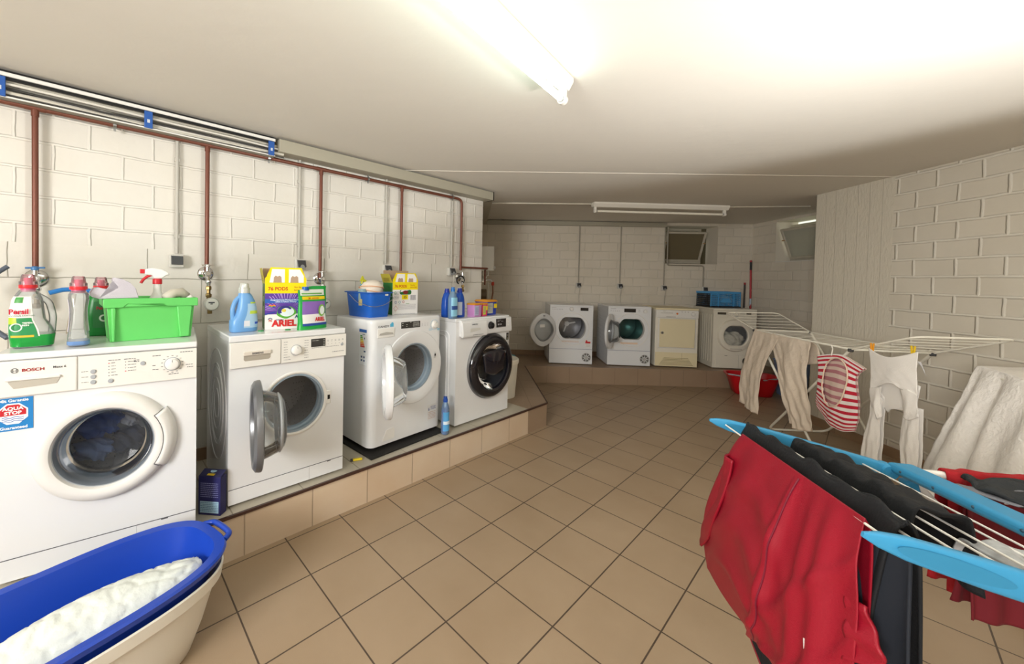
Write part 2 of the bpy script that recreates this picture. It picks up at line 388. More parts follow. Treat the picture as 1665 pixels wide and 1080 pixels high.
wall('wall_front', (5.0, -3.2), (XL, -3.2), 0, H, WALL_R)
def flat(name, pts, z, material, flip=False, thick=0):
    bm = B(); uvl = bm.loops.layers.uv.verify(); v = [bm.verts.new((x, y, z)) for x, y in pts]; w = [bm.verts.new((x, y, z+thick)) for x, y in pts]
    f = bm.faces.new(v); g = bm.faces.new(w[::-1])
    for i in range(len(v)): 
        h = bm.faces.new((v[i], w[i], w[(i+1)%len(v)], v[(i+1)%len(v)]))
    for ff in bm.faces:
        for l in ff.loops: l[uvl].uv = (l.vert.co.x, l.vert.co.y)
    bmesh.ops.triangulate(bm, faces=[f, g])
    return struct(finish(bm, name, material, smooth=0))
plan = [(-1.2, -3.3), (5.2, -3.3), (5.2, 1.6), (2.5, 5.6), (1.0, 7.1), (.6, 7.1), (-2.6, 4.0), (-1.2, 2.4)]
plan = [(-1.1, -3.4), (5.3, -3.4), (5.3, 2.0), (.8, 7.3), (-2.6, 4.0), (-1.1, 2.5)]
flat('floor', plan, 0, FLOOR, thick=-.15)
flat('ceiling', plan, H, CEIL, thick=.2)
# raised, tiled plinth along the left wall and along the back wall
XF = -.035
def plinth(name, pts, ztop, top_m, front_m, fronts):
    bm = B(); uvl = bm.loops.layers.uv.verify(); n = len(pts)
    v = [bm.verts.new((x, y, ztop)) for x, y in pts]; f = bm.faces.new(v)
    for l in f.loops: l[uvl].uv = (l.vert.co.y-.06, l.vert.co.x-XF) if name == 'trim_1' else ((l.vert.co.x+l.vert.co.y)*Q+.1, (l.vert.co.y-l.vert.co.x)*Q)
    bmesh.ops.triangulate(bm, faces=[f])
    for i in range(n):
        a, b = Vector((*pts[i], 0)), Vector((*pts[(i+1)%n], 0)); L_ = (b-a).length; up = Vector((0,0,ztop))
        g = bm.faces.new([bm.verts.new(p) for p in (a, b, b+up, a+up)]); g.material_index = 1
        off = fronts.get(i, 0)
        for l, q in zip(g.loops, ((off, .02), (off+L_, .02), (off+L_, .02+ztop), (off, .02+ztop))): l[uvl].uv = q
    return struct(finish(bm, name, [top_m, front_m], smooth=0))
P1 = (XF, 2.41); P2 = (XF, 2.70); P3 = (-1.1325, 3.7975); P4 = (1.3575, 6.2875)
plinth('trim_1', [(XF, -3.2), P1, (XL, 2.41), (XL, -3.2)], LZ, LEDGE_T, LEDGE_F, {0: 3.2-.069-.339*10+.0})
plinth('trim_2', [P1, P2, P3, P4, RC, BC, LC, (XL, 2.41)], LZ, LEDGE_B, LEDGE_B, {1: .05, 2: .0})
bm = B(); NOSE = mat('brown_nosing', '4a3128', .4, noise=.3)
for a, b in (((XF, -3.2), P2), (P2, P3)):
    d = (Vector(b)-Vector(a)).normalized(); o = Vector((d.y, -d.x))*.003
    bar(bm, (a[0]+o.x, a[1]+o.y, LZ-.006), (b[0]+o.x, b[1]+o.y, LZ-.006), .014, .014)
struct(finish(bm, 'trim_3', NOSE, smooth=0))
def skirt(name, p0, p1, z0, h, t=.012):
    bm = B(); uvl = bm.loops.layers.uv.verify(); a = Vector((*p0, 0)); b = Vector((*p1, 0)); d = (b-a).normalized(); o = Vector((d.y, -d.x, 0))*t
    bar(bm, a+o/2+Vector((0,0,z0+h/2)), b+o/2+Vector((0,0,z0+h/2)), t, h)
    for f in bm.faces:
        for l in f.loops: l[uvl].uv = ((l.vert.co-a).dot(d), l.vert.co.z-z0+.05)
    return struct(finish(bm, name, SKIRT, smooth=0))
skirt('baseboard_left', (XL, -3.2), LC, LZ, .075); skirt('baseboard_niche', LC, BC, LZ, .075)
skirt('baseboard_back', BC, RC, LZ, .075)
skirt('baseboard_right', (CE[0], CE[1]), RB, 0, .082)
skirt('baseboard_side', (P4[0]+.0, P4[1]+.0), CI, 0, .082)
# construction joints in the ceiling
bm = B(); bar(bm, (-.79, 1.43, H-.0012), (2.2, 4.42, H-.0012), .010, .003); struct(finish(bm, 'trim_4', M('efe9dd', .8), smooth=0))

# ------------------------------------------------------------------ windows
def window(name, o, ang, w, h, tilt, frame_m, glass_m):
    """o: lower left corner of the frame seen from inside; local x along the wall, -y into the room"""
    root = bpy.data.objects.new(name, None); COL.objects.link(root); root.location = o; root.rotation_euler = (0, 0, math.radians(ang)); root['kind'] = 'structure'
    t = .035; bm = B()
    for q in ((0, w, 0, t), (0, w, h-t, h), (0, t, t, h-t), (w-t, w, t, h-t)): box(bm, q[0], q[1], -.025, .03, q[2], q[3])
    finish(bm, 'window_frame', frame_m, root, bevel=.002)
    s = bpy.data.objects.new('sash', None)
    bm = B(); t2 = .03; sw, sh = w-.05, h-.07
    for q in ((0, sw, 0, t2), (0, sw, sh-t2, sh), (0, t2, t2, sh-t2), (sw-t2, sw, t2, sh-t2)): box(bm, q[0], q[1], -.02, .012, q[2], q[3])
    so = finish(bm, 'sash', frame_m, root, bevel=.002); so.location = (.025, -.03, .035); so.rotation_euler = (math.radians(tilt), 0, 0)
    bm = B(); box(bm, t2-.004, sw-t2+.004, -.006, -.002, t2-.004, sh-t2+.004); finish(bm, 'pane', glass_m, so, smooth=0)
    for x in (.005, sw-.005):
        bm = B(); box(bm, x-.02, x+.02, -.032, -.02, sh*.62, sh*.62+.012); finish(bm, 'catch', M('b08d5d'), so, bevel=.001)
    return root
FR = mat('old_window_paint', 'cfc8b6', .5, noise=.25, nscale=14, bump=.001)
DPANE = glassmat('dusty_pane', '8f8468', .2, .6); LPANE = glassmat('frosted_pane', 'd6d6c6', .3, .62)
nb = Vector((-Q, Q, 0)); db = Vector((Q, Q, 0))
pw = Vector((BC[0], BC[1], 0))+db*(bs(-.125)+.01)+nb*.25+Vector((0,0,1.70))
window('window_1', pw, 45, .655, .55, 22, FR, DPANE)
bm = B(); c0 = Vector((BC[0], BC[1], 0))+db*(bs(-.125)-.3)+nb*.72
for (a, b) in ((c0, c0+db*1.3), (c0, c0-nb*.42), (c0+db*1.3, c0+db*1.3-nb*.42)):
    bar(bm, (a.x, a.y, 1.9), (b.x, b.y, 1.9), .04, 1.4)
bar(bm, (c0+db*.65-nb*.2)+Vector((0,0,2.62)), (c0+db*.65+nb*.0)+Vector((0,0,2.62)), 1.35, .03)
struct(finish(bm, 'trim_5', M('756b55', .9), smooth=0))
ns = Vector((Q, Q, 0)); ds = Vector((Q, -Q, 0))
pw2 = Vector((RC[0], RC[1], 0))+ds*(ss(1.118)+.02)+ns*.21+Vector((0,0,1.725))
window('window_2', pw2, -45, .66, .50, 20, FR, LPANE)
bm = B(); c0 = Vector((RC[0], RC[1], 0))+ds*(ss(1.118)-.3)+ns*.9
bar(bm, (c0.x, c0.y, 1.9), ((c0+ds*1.4).x, (c0+ds*1.4).y, 1.9), .04, 1.6)
struct(finish(bm, 'trim_6', M('b9bd9a', .9, noise=.6, nscale=9), smooth=0))
bm = B(); a = Vector((RC[0], RC[1], 0))+ds*(ss(1.118)); box_pts = None
bar(bm, a+ns*.1+Vector((0,0,1.709)), a+ds*.7+ns*.1+Vector((0,0,1.709)), .2, .008); struct(finish(bm, 'trim_7', M('e4e2dc'), smooth=0))

# ------------------------------------------------------------------ laundry machines (local: x along the front, -y towards the room, z up)
def front_panel(bm, x0, x1, z0, z1, cx, cz, rad, y=0, n=72, mi=0):
    cor = sorted(math.atan2(b-cz, a-cx) % (2*PI) for a in (x0, x1) for b in (z0, z1))
    A = sorted(set([2*PI*k/n for k in range(n)]+cor)); IN, OUT = [], []
    for a in A:
        c, s = math.cos(a), math.sin(a); q = rad(a); IN.append(bm.verts.new((cx+q*c, y, cz+q*s)))
        t = min([((x1 if c > 0 else x0)-cx)/c if abs(c) > 1e-9 else 9, ((z1 if s > 0 else z0)-cz)/s if abs(s) > 1e-9 else 9])
        OUT.append(bm.verts.new((cx+t*c, y, cz+t*s)))
    N = len(A)
    for k in range(N): bm.faces.new((IN[k], IN[(k+1)%N], OUT[(k+1)%N], OUT[k])).material_index = mi
    return A
def shell(bm, x0, x1, D, z0, z1, r=.018, y0=0, fr=0):
    """sides, back, top and bottom of a casing open at the front"""
    def ring(y, k): return [(x0+k, y, z0+k), (x1-k, y, z0+k), (x1-k, y, z1-k), (x0+k, y, z1-k)]
    a = [bm.verts.new(p) for p in ring(y0, 0)]; b = [bm.verts.new(p) for p in ring(D, 0)]
    for i in range(4): bm.faces.new((a[i], a[(i+1)%4], b[(i+1)%4], b[i]))
    bm.faces.new(b)
def polar(A, rad, cx, cz): return [(cx+rad(a)*math.cos(a), cz+rad(a)*math.sin(a)) for a in A]
def throat(bm, rad, cx, cz, prof, n=72, mi=0):
    """liner following the opening outline; prof: (scale, y)"""
    R = [[bm.verts.new((cx+rad(2*PI*k/n)*s*math.cos(2*PI*k/n), y, cz+rad(2*PI*k/n)*s*math.sin(2*PI*k/n))) for k in range(n)] for s, y in prof]
    for A, C in zip(R, R[1:]):
        for k in range(n): bm.faces.new((A[k], A[(k+1)%n], C[(k+1)%n], C[k])).material_index = mi
    return R
def feet(root, W, D, h=.015):
    for x in (.05, W-.05):
        for y in (.05, D-.06):
            bm = B(); lathe(bm, [(.018, -h), (.018, -.004), (.012, 0.002)], (x, y, 0), 'z', 16, cap0=True, cap1=True); finish(bm, 'foot', DARK, root)
def knob(root, x, z, r, y, material, ring=None, d=.022, notch=True):
    bm = B(); lathe(bm, [(r*1.12, y), (r*1.1, y-.004), (r, y-.006), (r*.93, y-d), (r*.82, y-d-.002), (.001, y-d-.002)], (x, 0, z), 'y', 36)
    k = finish(bm, 'knob', material, root)
    if notch:
        bm = B(); bar(bm, (x, y-d-.0025, z+r*.45), (x, y-d-.0025, z+r*.85), .0016, .001, up=(0,1,0)); finish(bm, 'pointer', DARK, k)
    if ring:
        bm = B(); lathe(bm, [(r*1.24, y-.0005), (r*1.24, y-.0015), (r*1.12, y-.0015)], (x, 0, z), 'y', 36); finish(bm, 'collar', ring, k)
def pbutton(root, x, z, r, y, material=GREYP, sx=1):
    bm = B(); lathe(bm, [(r, y), (r, y-.003), (r*.8, y-.0045), (.0005, y-.0045)], (x, 0, z), 'y', 20, sx=sx); finish(bm, 'button', material, root)
def rbx(root, name, material, x0, x1, y0, y1, z0, z1, bevel=.004, seg=3):
    bm = B(); box(bm, x0, x1, y0, y1, z0, z1); return finish(bm, name, material, root, bevel=bevel, seg=seg)
def drum(root, cx, cz, r, y0, depth, material=DRUM, holes=True, vane=3, star=None):
    bm = B(); lathe(bm, [(r*.98, y0), (r, y0+.012), (r, y0+depth-.02), (r*.93, y0+depth), (r*.5, y0+depth-.012), (.001, y0+depth-.012)], (cx, 0, cz), 'y', 64)
    d = finish(bm, 'drum', material, root)
    for k in range(vane):
        a = 2*PI*k/vane+.6; bm = B(); c = Vector((cx+math.cos(a)*r*.99, 0, cz+math.sin(a)*r*.99)); i = Vector((-math.cos(a), 0, -math.sin(a))); t = Vector((-math.sin(a), 0, math.cos(a)))
        V = []
        for yy, hh, ww in ((y0+.03, .01, .02), (y0+.06, .045, .03), (y0+depth-.05, .05, .035), (y0+depth-.015, .03, .03)):
            V.append([bm.verts.new(c+t*ww+Vector((0,yy,0))), bm.verts.new(c+t*ww*.4+i*hh+Vector((0,yy,0))), bm.verts.new(c-t*ww*.4+i*hh+Vector((0,yy,0))), bm.verts.new(c-t*ww+Vector((0,yy,0)))])
        for A, C in zip(V, V[1:]):
            for q in range(3): bm.faces.new((A[q], A[q+1], C[q+1], C[q]))
        bm.faces.new(V[0])
        finish(bm, 'drum_paddle', material, d, smooth=60)
    if holes:
        bm = B(); hm = DARK
        for j in range(7):
            yy = y0+.035+j*(depth-.07)/6
            for k in range(46):
                a = 2*PI*(k+.5*(j%2))/46
                c = Vector((cx+math.cos(a)*(r-.0012), yy, cz+math.sin(a)*(r-.0012))); t = Vector((-math.sin(a), 0, math.cos(a)))*.0028; s = Vector((0, .0028, 0))
                bm.faces.new([bm.verts.new(c+t), bm.verts.new(c+s), bm.verts.new(c-t), bm.verts.new(c-s)])
        for j in range(1, 6):
            rr = r*(.5+.08*j)
            for k in range(8+j*6):
                a = 2*PI*k/(8+j*6); yb = y0+depth-.012+(.012*max(0, (rr/r-.5)/.43))-.0015
                c = Vector((cx+math.cos(a)*rr, yb, cz+math.sin(a)*rr))
                bm.faces.new([bm.verts.new(c+Vector(q)) for q in ((.0028,0,0),(0,0,.0028),(-.0028,0,0),(0,0,-.0028))])
        finish(bm, 'drum_perforation', hm, d, smooth=0)
    bm = B()
    if star is None and not holes: bm.free(); return d
    for k in range(3):
        a = 2*PI*k/3+.2; q_ = .82 if holes else .55; bar(bm, (cx, y0+depth-.018, cz), (cx+math.cos(a)*r*q_, y0+depth-.010, cz+math.sin(a)*r*q_), .030 if holes else .020, .012, up=(0,1,0))
    lathe(bm, [(r*.16, y0+depth-.014), (r*.15, y0+depth-.028), (.001, y0+depth-.03)], (cx, 0, cz), 'y', 24)
    finish(bm, 'drum_star', WHITE2 if not holes else material, d, smooth=40)
    return d
def door_ring(root, name, material, r0, r1, y0, prof, c=(0,0,0), n=72, shape=None, parent=None):
    bm = B(); lathe(bm, prof, c, 'y', n, shape=shape); return finish(bm, name, material, root)
def side_rings(bm, x, cy, cz, sy, sz, radii, h=.004):
    for r in radii:
        pts = [(x, cy+sy*r*math.cos(a), cz+sz*r*math.sin(a)) for a in [2*PI*k/48 for k in range(48)]]
        tube(bm, pts, h, 6, closed=True)
def casing(root, W, D, zb, zt, hole, cx, cz, material=WHITE, extra=None, bevel=.006, rings=None, n=72):
    bm = B(); shell(bm, 0, W, D, zb, zt)
    front_panel(bm, 0, W, zb, zt, cx, cz, hole, 0, n)
    bmesh.ops.remove_doubles(bm, verts=bm.verts, dist=1e-5)
    if rings: rings(bm)
    if extra: extra(bm)
    return finish(bm, 'casing', material, root, smooth=35, bevel=bevel, seg=3)
OBJ = {}
def origin(Lt, ang): return (Lt[0]*.303, Lt[1]*.303, LZ)
GAP = M('55565a')

# --- washing machine with closed white door (nearest)
def m_garanta():
    W, HH, D = .60, .855, .56
    t = thing('washing_machine', 'white front loader with closed white porthole door and blue warranty sticker, nearest the camera', 'washing machine', origin((-.345, -2.27), 0), 82.2, 'washing machines on the left plinth')
    t.location.z = LZ+.0
    cx, cz = .300, .458
    casing(t, W, D, .015, .83, lambda a: .150, cx, cz, WHITE)
    feet(t, W, D)
    rbx(t, 'worktop', WHITE, -.002, W+.002, -.014, D, .832, .858, .006)
    rbx(t, 'control_panel', OFFW, .2185, W-.001, -.014, .01, .699, .829, .005)
    dr = rbx(t, 'detergent_drawer', OFFW, .001, .2165, -.014, .01, .697, .829, .005)
    bm = B(); # recessed handle
    extr(bm, [(.035,.762),(.170,.762),(.168,.752),(.160,.735),(.05,.728),(.037,.75)], -.0145, -.016, mi=0)
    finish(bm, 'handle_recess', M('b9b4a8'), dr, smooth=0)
    rbx(dr, 'handle', OFFW, .030, .172, -.022, -.012, .757, .766, .003)
    bm = B(); lathe(bm, [(.0095,-.0150),(.0095,-.0156),(.0075,-.0156),(.0075,-.0150)], (.052,0,.794), 'y', 28); box(bm, .0470,.0485,-.0156,-.015,.789,.799); box(bm, .0555,.057,-.0156,-.015,.789,.799); box(bm,.0485,.0555,-.0156,-.015,.7932,.7948)
    finish(bm, 'emblem', M('6f7174'), dr, smooth=0)
    letters(dr, M('a0181c'), [('BOSCH', (.070, -.0155, .7885), .0155, 'LEFT', 1.15, .0004)])
    letters(dr, M('55565a'), [('Maxx 6', (.150, -.0155, .793), .012, 'LEFT', 1, .0002)])
    knob(t, .513, .768, .0235, -.014, WHITE2, GREYP, .02)
    bm = B()
    for k in range(14):
        a = PI/2-2*PI*k/14; c = Vector((.513+.036*math.cos(a), -.0152, .768+.036*math.sin(a)))
        box(bm, c.x-.0035, c.x+.0035, -.0150, -.0146, c.z-.001, c.z+.001)
    for q in ((.445,.806,.475),(.54,.814,.585),(.445,.765,.458),(.445,.748,.466),(.56,.757,.585),(.565,.746,.588),(.50,.722,.535),(.385,.795,.405),(.385,.789,.402)):
        dashes(bm, q[0], q[2], q[1], q[1]+.003, 1, -.0150, .0026)
    for k in range(3): dashes(bm, .228, .248, .765-.021*k, .768-.021*k, 1, -.0150, .002); 
    for x in (.308,.356): dashes(bm, x-.002, x+.035, .802, .805, 1, -.015, .0025)
    for j in range(5):
        z = .793-.0125*j
        if j: box(bm, .3065, .3095, -.0150, -.0146, z-.0015, z+.0015)
        dashes(bm, .315, .328 if j < 4 else .338, z-.001, z+.001, 1, -.015, .002)
        if j < 4:
            if j < 3: box(bm, .3575, .3605, -.0150, -.0146, z-.0015, z+.0015)
            dashes(bm, .366, .392, z-.001, z+.001, 1, -.015, .002)
    finish(bm, 'panel_print', M('5c5d61'), t, smooth=0)
    led = mat('red_led', 'ff4a4a', .4, emit=2)
    for x, z in ((.308,.793),(.359,.793-.0375)):
        bm = B(); box(bm, x-.002, x+.002, -.0155, -.0146, z-.002, z+.002); finish(bm, 'indicator_light', led, t, smooth=0)
    for x, z in ((.262,.766),(.262,.745),(.262,.724),(.3135,.722),(.414,.782)): pbutton(t, x, z, .0085, -.014)
    # kick panel
    k = rbx(t, 'kick_panel', WHITE, .001, W-.001, -.004, .01, .014, .094, .004)
    bm = B(); box(bm, .002, W-.002, -.0046, -.001, .0942, .0962); box(bm, .395, .3958, -.0046, -.003, .016, .092); box(bm, .476, .50, -.0048, -.003, .090, .094); finish(bm, 'seam', GAP, k, smooth=0)
    # door
    d = None
    bm = B(); lathe(bm, [(.152,.004),(.152,-.018),(.160,-.034),(.176,-.040),(.198,-.034),(.212,-.018),(.218,-.002),(.218,.002)], (cx,0,cz), 'y', 90)
    d = finish(bm, 'door', WHITE2, t)
    bm = B(); lathe(bm, [(.156,-.024),(.150,-.020),(.142,-.004),(.139,.03)], (cx,0,cz), 'y', 72); finish(bm, 'glass_frame', GREYP, d)
    bm = B()
    prof = [(.151,-.022),(.146,-.018),(.138,.0),(.132,.04),(.118,.075),(.08,.095),(.03,.103),(.001,.104)]
    lathe(bm, prof, (cx,0,cz), 'y', 72); finish(bm, 'glass', PORT, d)
    bm = B(); # grip at the right
    P = []
    for s, a0 in ((.195, 1), (.2175, -1)):
        pts = [(cx+s*math.cos(a), cz+s*math.sin(a)) for a in [math.radians(-33+66*k/16) for k in range(17)]]
        P += pts if a0 == 1 else pts[::-1]
    x_ = P
    bm = B()
    ri = [bm.verts.new((cx+s*math.cos(a), y, cz+s*math.sin(a))) for a in [math.radians(-33+66*k/20) for k in range(21)] for s, y in ((.186,-.0395),(.200,-.0365),(.2195,-.0265),(.2300,-.008),(.2300,0))]
    for k in range(20):
        for j in range(4): bm.faces.new((ri[k*5+j], ri[k*5+j+1], ri[(k+1)*5+j+1], ri[(k+1)*5+j]))
    finish(bm, 'handle', WHITE2, d, solid=.003)
    bm = B(); tube(bm, [(cx+.184*math.cos(a), -.0395, cz+.184*math.sin(a)) for a in [math.radians(-34+68*k/16) for k in range(17)]], .0012, 5)
    for a in (-34, 34): tube(bm, [(cx+s*math.cos(math.radians(a)), y, cz+s*math.sin(math.radians(a))) for s, y in ((.184,-.0398),(.200,-.0366),(.2185,-.016))], .0012, 5)
    finish(bm, 'handle_seam', GAP, d)
    # rubber, drum
    bm = B(); throat(bm, lambda a: .150, cx, cz, [(1,.002),(.97,.03),(.95,.05),(.93,.07),(1.05,.085),(1.35,.09)]); finish(bm, 'gasket', RUBB, t)
    drum(t, cx, cz, .205, .088, .28, WDRUM)
    # sticker
    bm = B(); box(bm, 0, .098, -.0006, 0, 0, .120); bl = finish(bm, 'warranty_sticker', M('1f7fc4'), t, smooth=0); bl.location = (-.002, -.0012, .572)
    bm = B(); c = (.047, .062)
    extr(bm, [(c[0]+.041*math.cos(PI/8+k*PI/4), c[1]+.041*math.sin(PI/8+k*PI/4)) for k in range(8)], -.0012, -.0006); finish(bm, 'octagon', M('f3f3f3'), bl, smooth=0)
    bm = B(); pts = [(c[0]+.036*math.cos(PI/8+k*PI/4), c[1]+.036*math.sin(PI/8+k*PI/4)) for k in range(8)]
    top = [p for p in pts if p[1] > c[1]]; extr(bm, [(c[0]+.0333, c[1]-.006)]+top+[(c[0]-.0333, c[1]-.006)], -.0017, -.0012); finish(bm, 'octagon_fill', M('c2202c'), bl, smooth=0)
    letters(bl, M('f4f4f4'), [('AQUA', (c[0], -.002, c[1]+.014), .0165, 'CENTER', 1.1, .0006), ('STOP', (c[0], -.002, c[1]-.002), .0165, 'CENTER', 1.1, .0006), ('Mit Garantie', (.049, -.0010, .106), .0145, 'CENTER', 1, .0004), ('Guaranteed', (.049, -.0010, .006), .0145, 'CENTER', 1, .0004)])
    bm = B()
    for j in range(3):
        pts = [(c[0]-.027+.054*i/16, -.0017, c[1]-.013-.007*j+.0022*math.sin(i/16*4*PI)) for i in range(17)]; tube(bm, pts, .0013, 4)
    finish(bm, 'wave_mark', M('1f5fae'), bl)
    return t
m_garanta()

# --- washing machine with open grey-framed door
def open_door(t, hx, cz, r, ang, ringm, glassm, bowl, name_glass='glass', thick=.03, rin=.155, outer=None, n=72, sz=1, smooth_glass=None, shape=None):
    """door disc hinged at local x=hx; local door frame: +x away from the hinge, -y = outer face when closed"""
    bm = B(); prof = [(rin, -.004), (rin, -.010), (rin+.01, -thick*.9), (r-.02, -thick), (r-.004, -thick*.7), (r, -thick*.3), (r, 0), (r-.006, .004), (rin+.004, .004), (rin, -.004)]
    lathe(bm, prof, (r, 0, 0), 'y', n, shape=shape); d = finish(bm, 'door', ringm, t)
    d.location = (hx, -.012, cz); d.rotation_euler = (0, 0, -math.radians(ang))
    bm = B(); lathe(bm, bowl, (r, 0, 0), 'y', n, shape=shape); finish(bm, name_glass, glassm, d)
    if outer:
        bm = B(); lathe(bm, [(rin+.004, -.016), (rin*.8, -.022), (.001, -.024)], (r, 0, 0), 'y', n, shape=shape); finish(bm, 'outer_window', outer, d)
    return d
def m_greyring():
    W, HH, D = .60, .855, .55
    t = thing('washing_machine', 'white front loader with grey ringed door swung open', 'washing machine', origin((-.337, .168), 0), 89.1, 'washing machines on the left plinth')
    t['label'] = 'white front loader with grey ringed glass door open, blue softener bottle on its top'
    cx, cz = .322, .463
    def rings(bm):
        for r in (1, .78, .6, .3): pass
        side_rings(bm, .000, .27, .46, 1, 1.32, (.06, .105, .15, .165, .225), .0035)
    casing(t, W, D, .015, .83, lambda a: .160, cx, cz, WHITE, rings=rings)
    feet(t, W, D)
    rbx(t, 'worktop', WHITE, -.002, W+.002, -.012, D, .826, .857, .005)
    rbx(t, 'control_panel', OFFW, .2405, W+.004, -.016, .01, .695, .823, .004)
    dr = rbx(t, 'detergent_drawer', OFFW, .001, .2385, -.016, .01, .695, .823, .004)
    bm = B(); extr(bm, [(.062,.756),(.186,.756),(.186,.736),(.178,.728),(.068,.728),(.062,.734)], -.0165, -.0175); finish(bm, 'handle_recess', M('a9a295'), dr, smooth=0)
    rbx(dr, 'handle', M('d6cec2'), .060, .188, -.024, -.014, .755, .775, .003)
    letters(dr, M('4c4c50'), [('SIEMENS', (.124, -.0246, .7605), .0125, 'CENTER', 1.15, .0004)])
    knob(t, .317, .757, .024, -.016, WHITE2, GREYP, .02)
    bm = B()
    for j in range(8):
        z = .803-.0135*j; w = .02 if j not in (6, 7) else .035
        dashes(bm, .252, .252+w, z, z+.002, 1, -.0170, .002); dashes(bm, .36, .383, z, z+.002, 1, -.0170, .002)
    for k in range(5): dashes(bm, .49+.022*k, .50+.022*k, .785, .797, 2, -.017, .0018); box(bm, .493+.022*k, .496+.022*k, -.0172, -.0166, .772, .775)
    dashes(bm, .40, .56, .756, .758, 1, -.017, .002); dashes(bm, .52, .59, .722, .725, 1, -.017, .003)
    finish(bm, 'panel_print', M('77787c'), t, smooth=0)
    dp = rbx(t, 'display', M('3b3a38', .25), .397, .478, -.0185, -.012, .764, .809, .001)
    bm = B(); dashes(bm, .403, .44, .795, .80, 1, -.019, .003)
    for j in range(4): box(bm, .466, .474, -.0192, -.0188, .770+.0095*j, .7735+.0095*j)
    finish(bm, 'readout', M('9fa09c'), dp, smooth=0)
    pbutton(t, .578, .764, .0085, -.016)
    k = rbx(t, 'kick_panel', WHITE, .001, W-.001, -.004, .01, .014, .088, .004)
    bm = B(); box(bm, .002, W-.002, -.0046, -.001, .0882, .0900); box(bm, .400, .4008, -.0046, -.003, .016, .086); box(bm, .503, .525, -.0048, -.003, .084, .088); finish(bm, 'seam', GAP, k, smooth=0)
    bm = B(); lathe(bm, [(.176,.0),(.176,-.004),(.168,-.006),(.160,-.002),(.160,.006)], (cx,0,cz), 'y', 72); finish(bm, 'opening_trim', WHITE2, t)
    bm = B(); throat(bm, lambda a: .160, cx, cz, [(1,.0),(.93,.0),(.92,.012),(.96,.02),(.96,.032),(.90,.036),(.89,.06),(1.02,.075),(1.02,.095)]); finish(bm, 'gasket', mat('blue_grey_rubber', '93a3b1', .45), t)
    drum(t, cx, cz, .225, .10, .32, WDRUM)
    la = rbx(t, 'door_latch', WHITE2, .494, .520, -.006, .002, .425, .50, .003)
    bm = B(); box(bm, .500, .514, -.0068, -.0055, .45, .475); finish(bm, 'latch_slot', DARK, la, smooth=0)
    d = open_door(t, .125, cz, .205, 101, mat('door_ring_grey', '75777a', .3, metal=.5), BOWL, [(.158,.0),(.150,.03),(.135,.075),(.115,.098),(.10,.104),(.001,.106)], outer=SMOKE, thick=.034, rin=.160)
    bm = B(); lathe(bm, [(.135,.072),(.137,.08),(.128,.088),(.12,.086)], (.205,0,0), 'y', 60); finish(bm, 'bowl_rim', GREYP, d)
    return t
m_greyring()

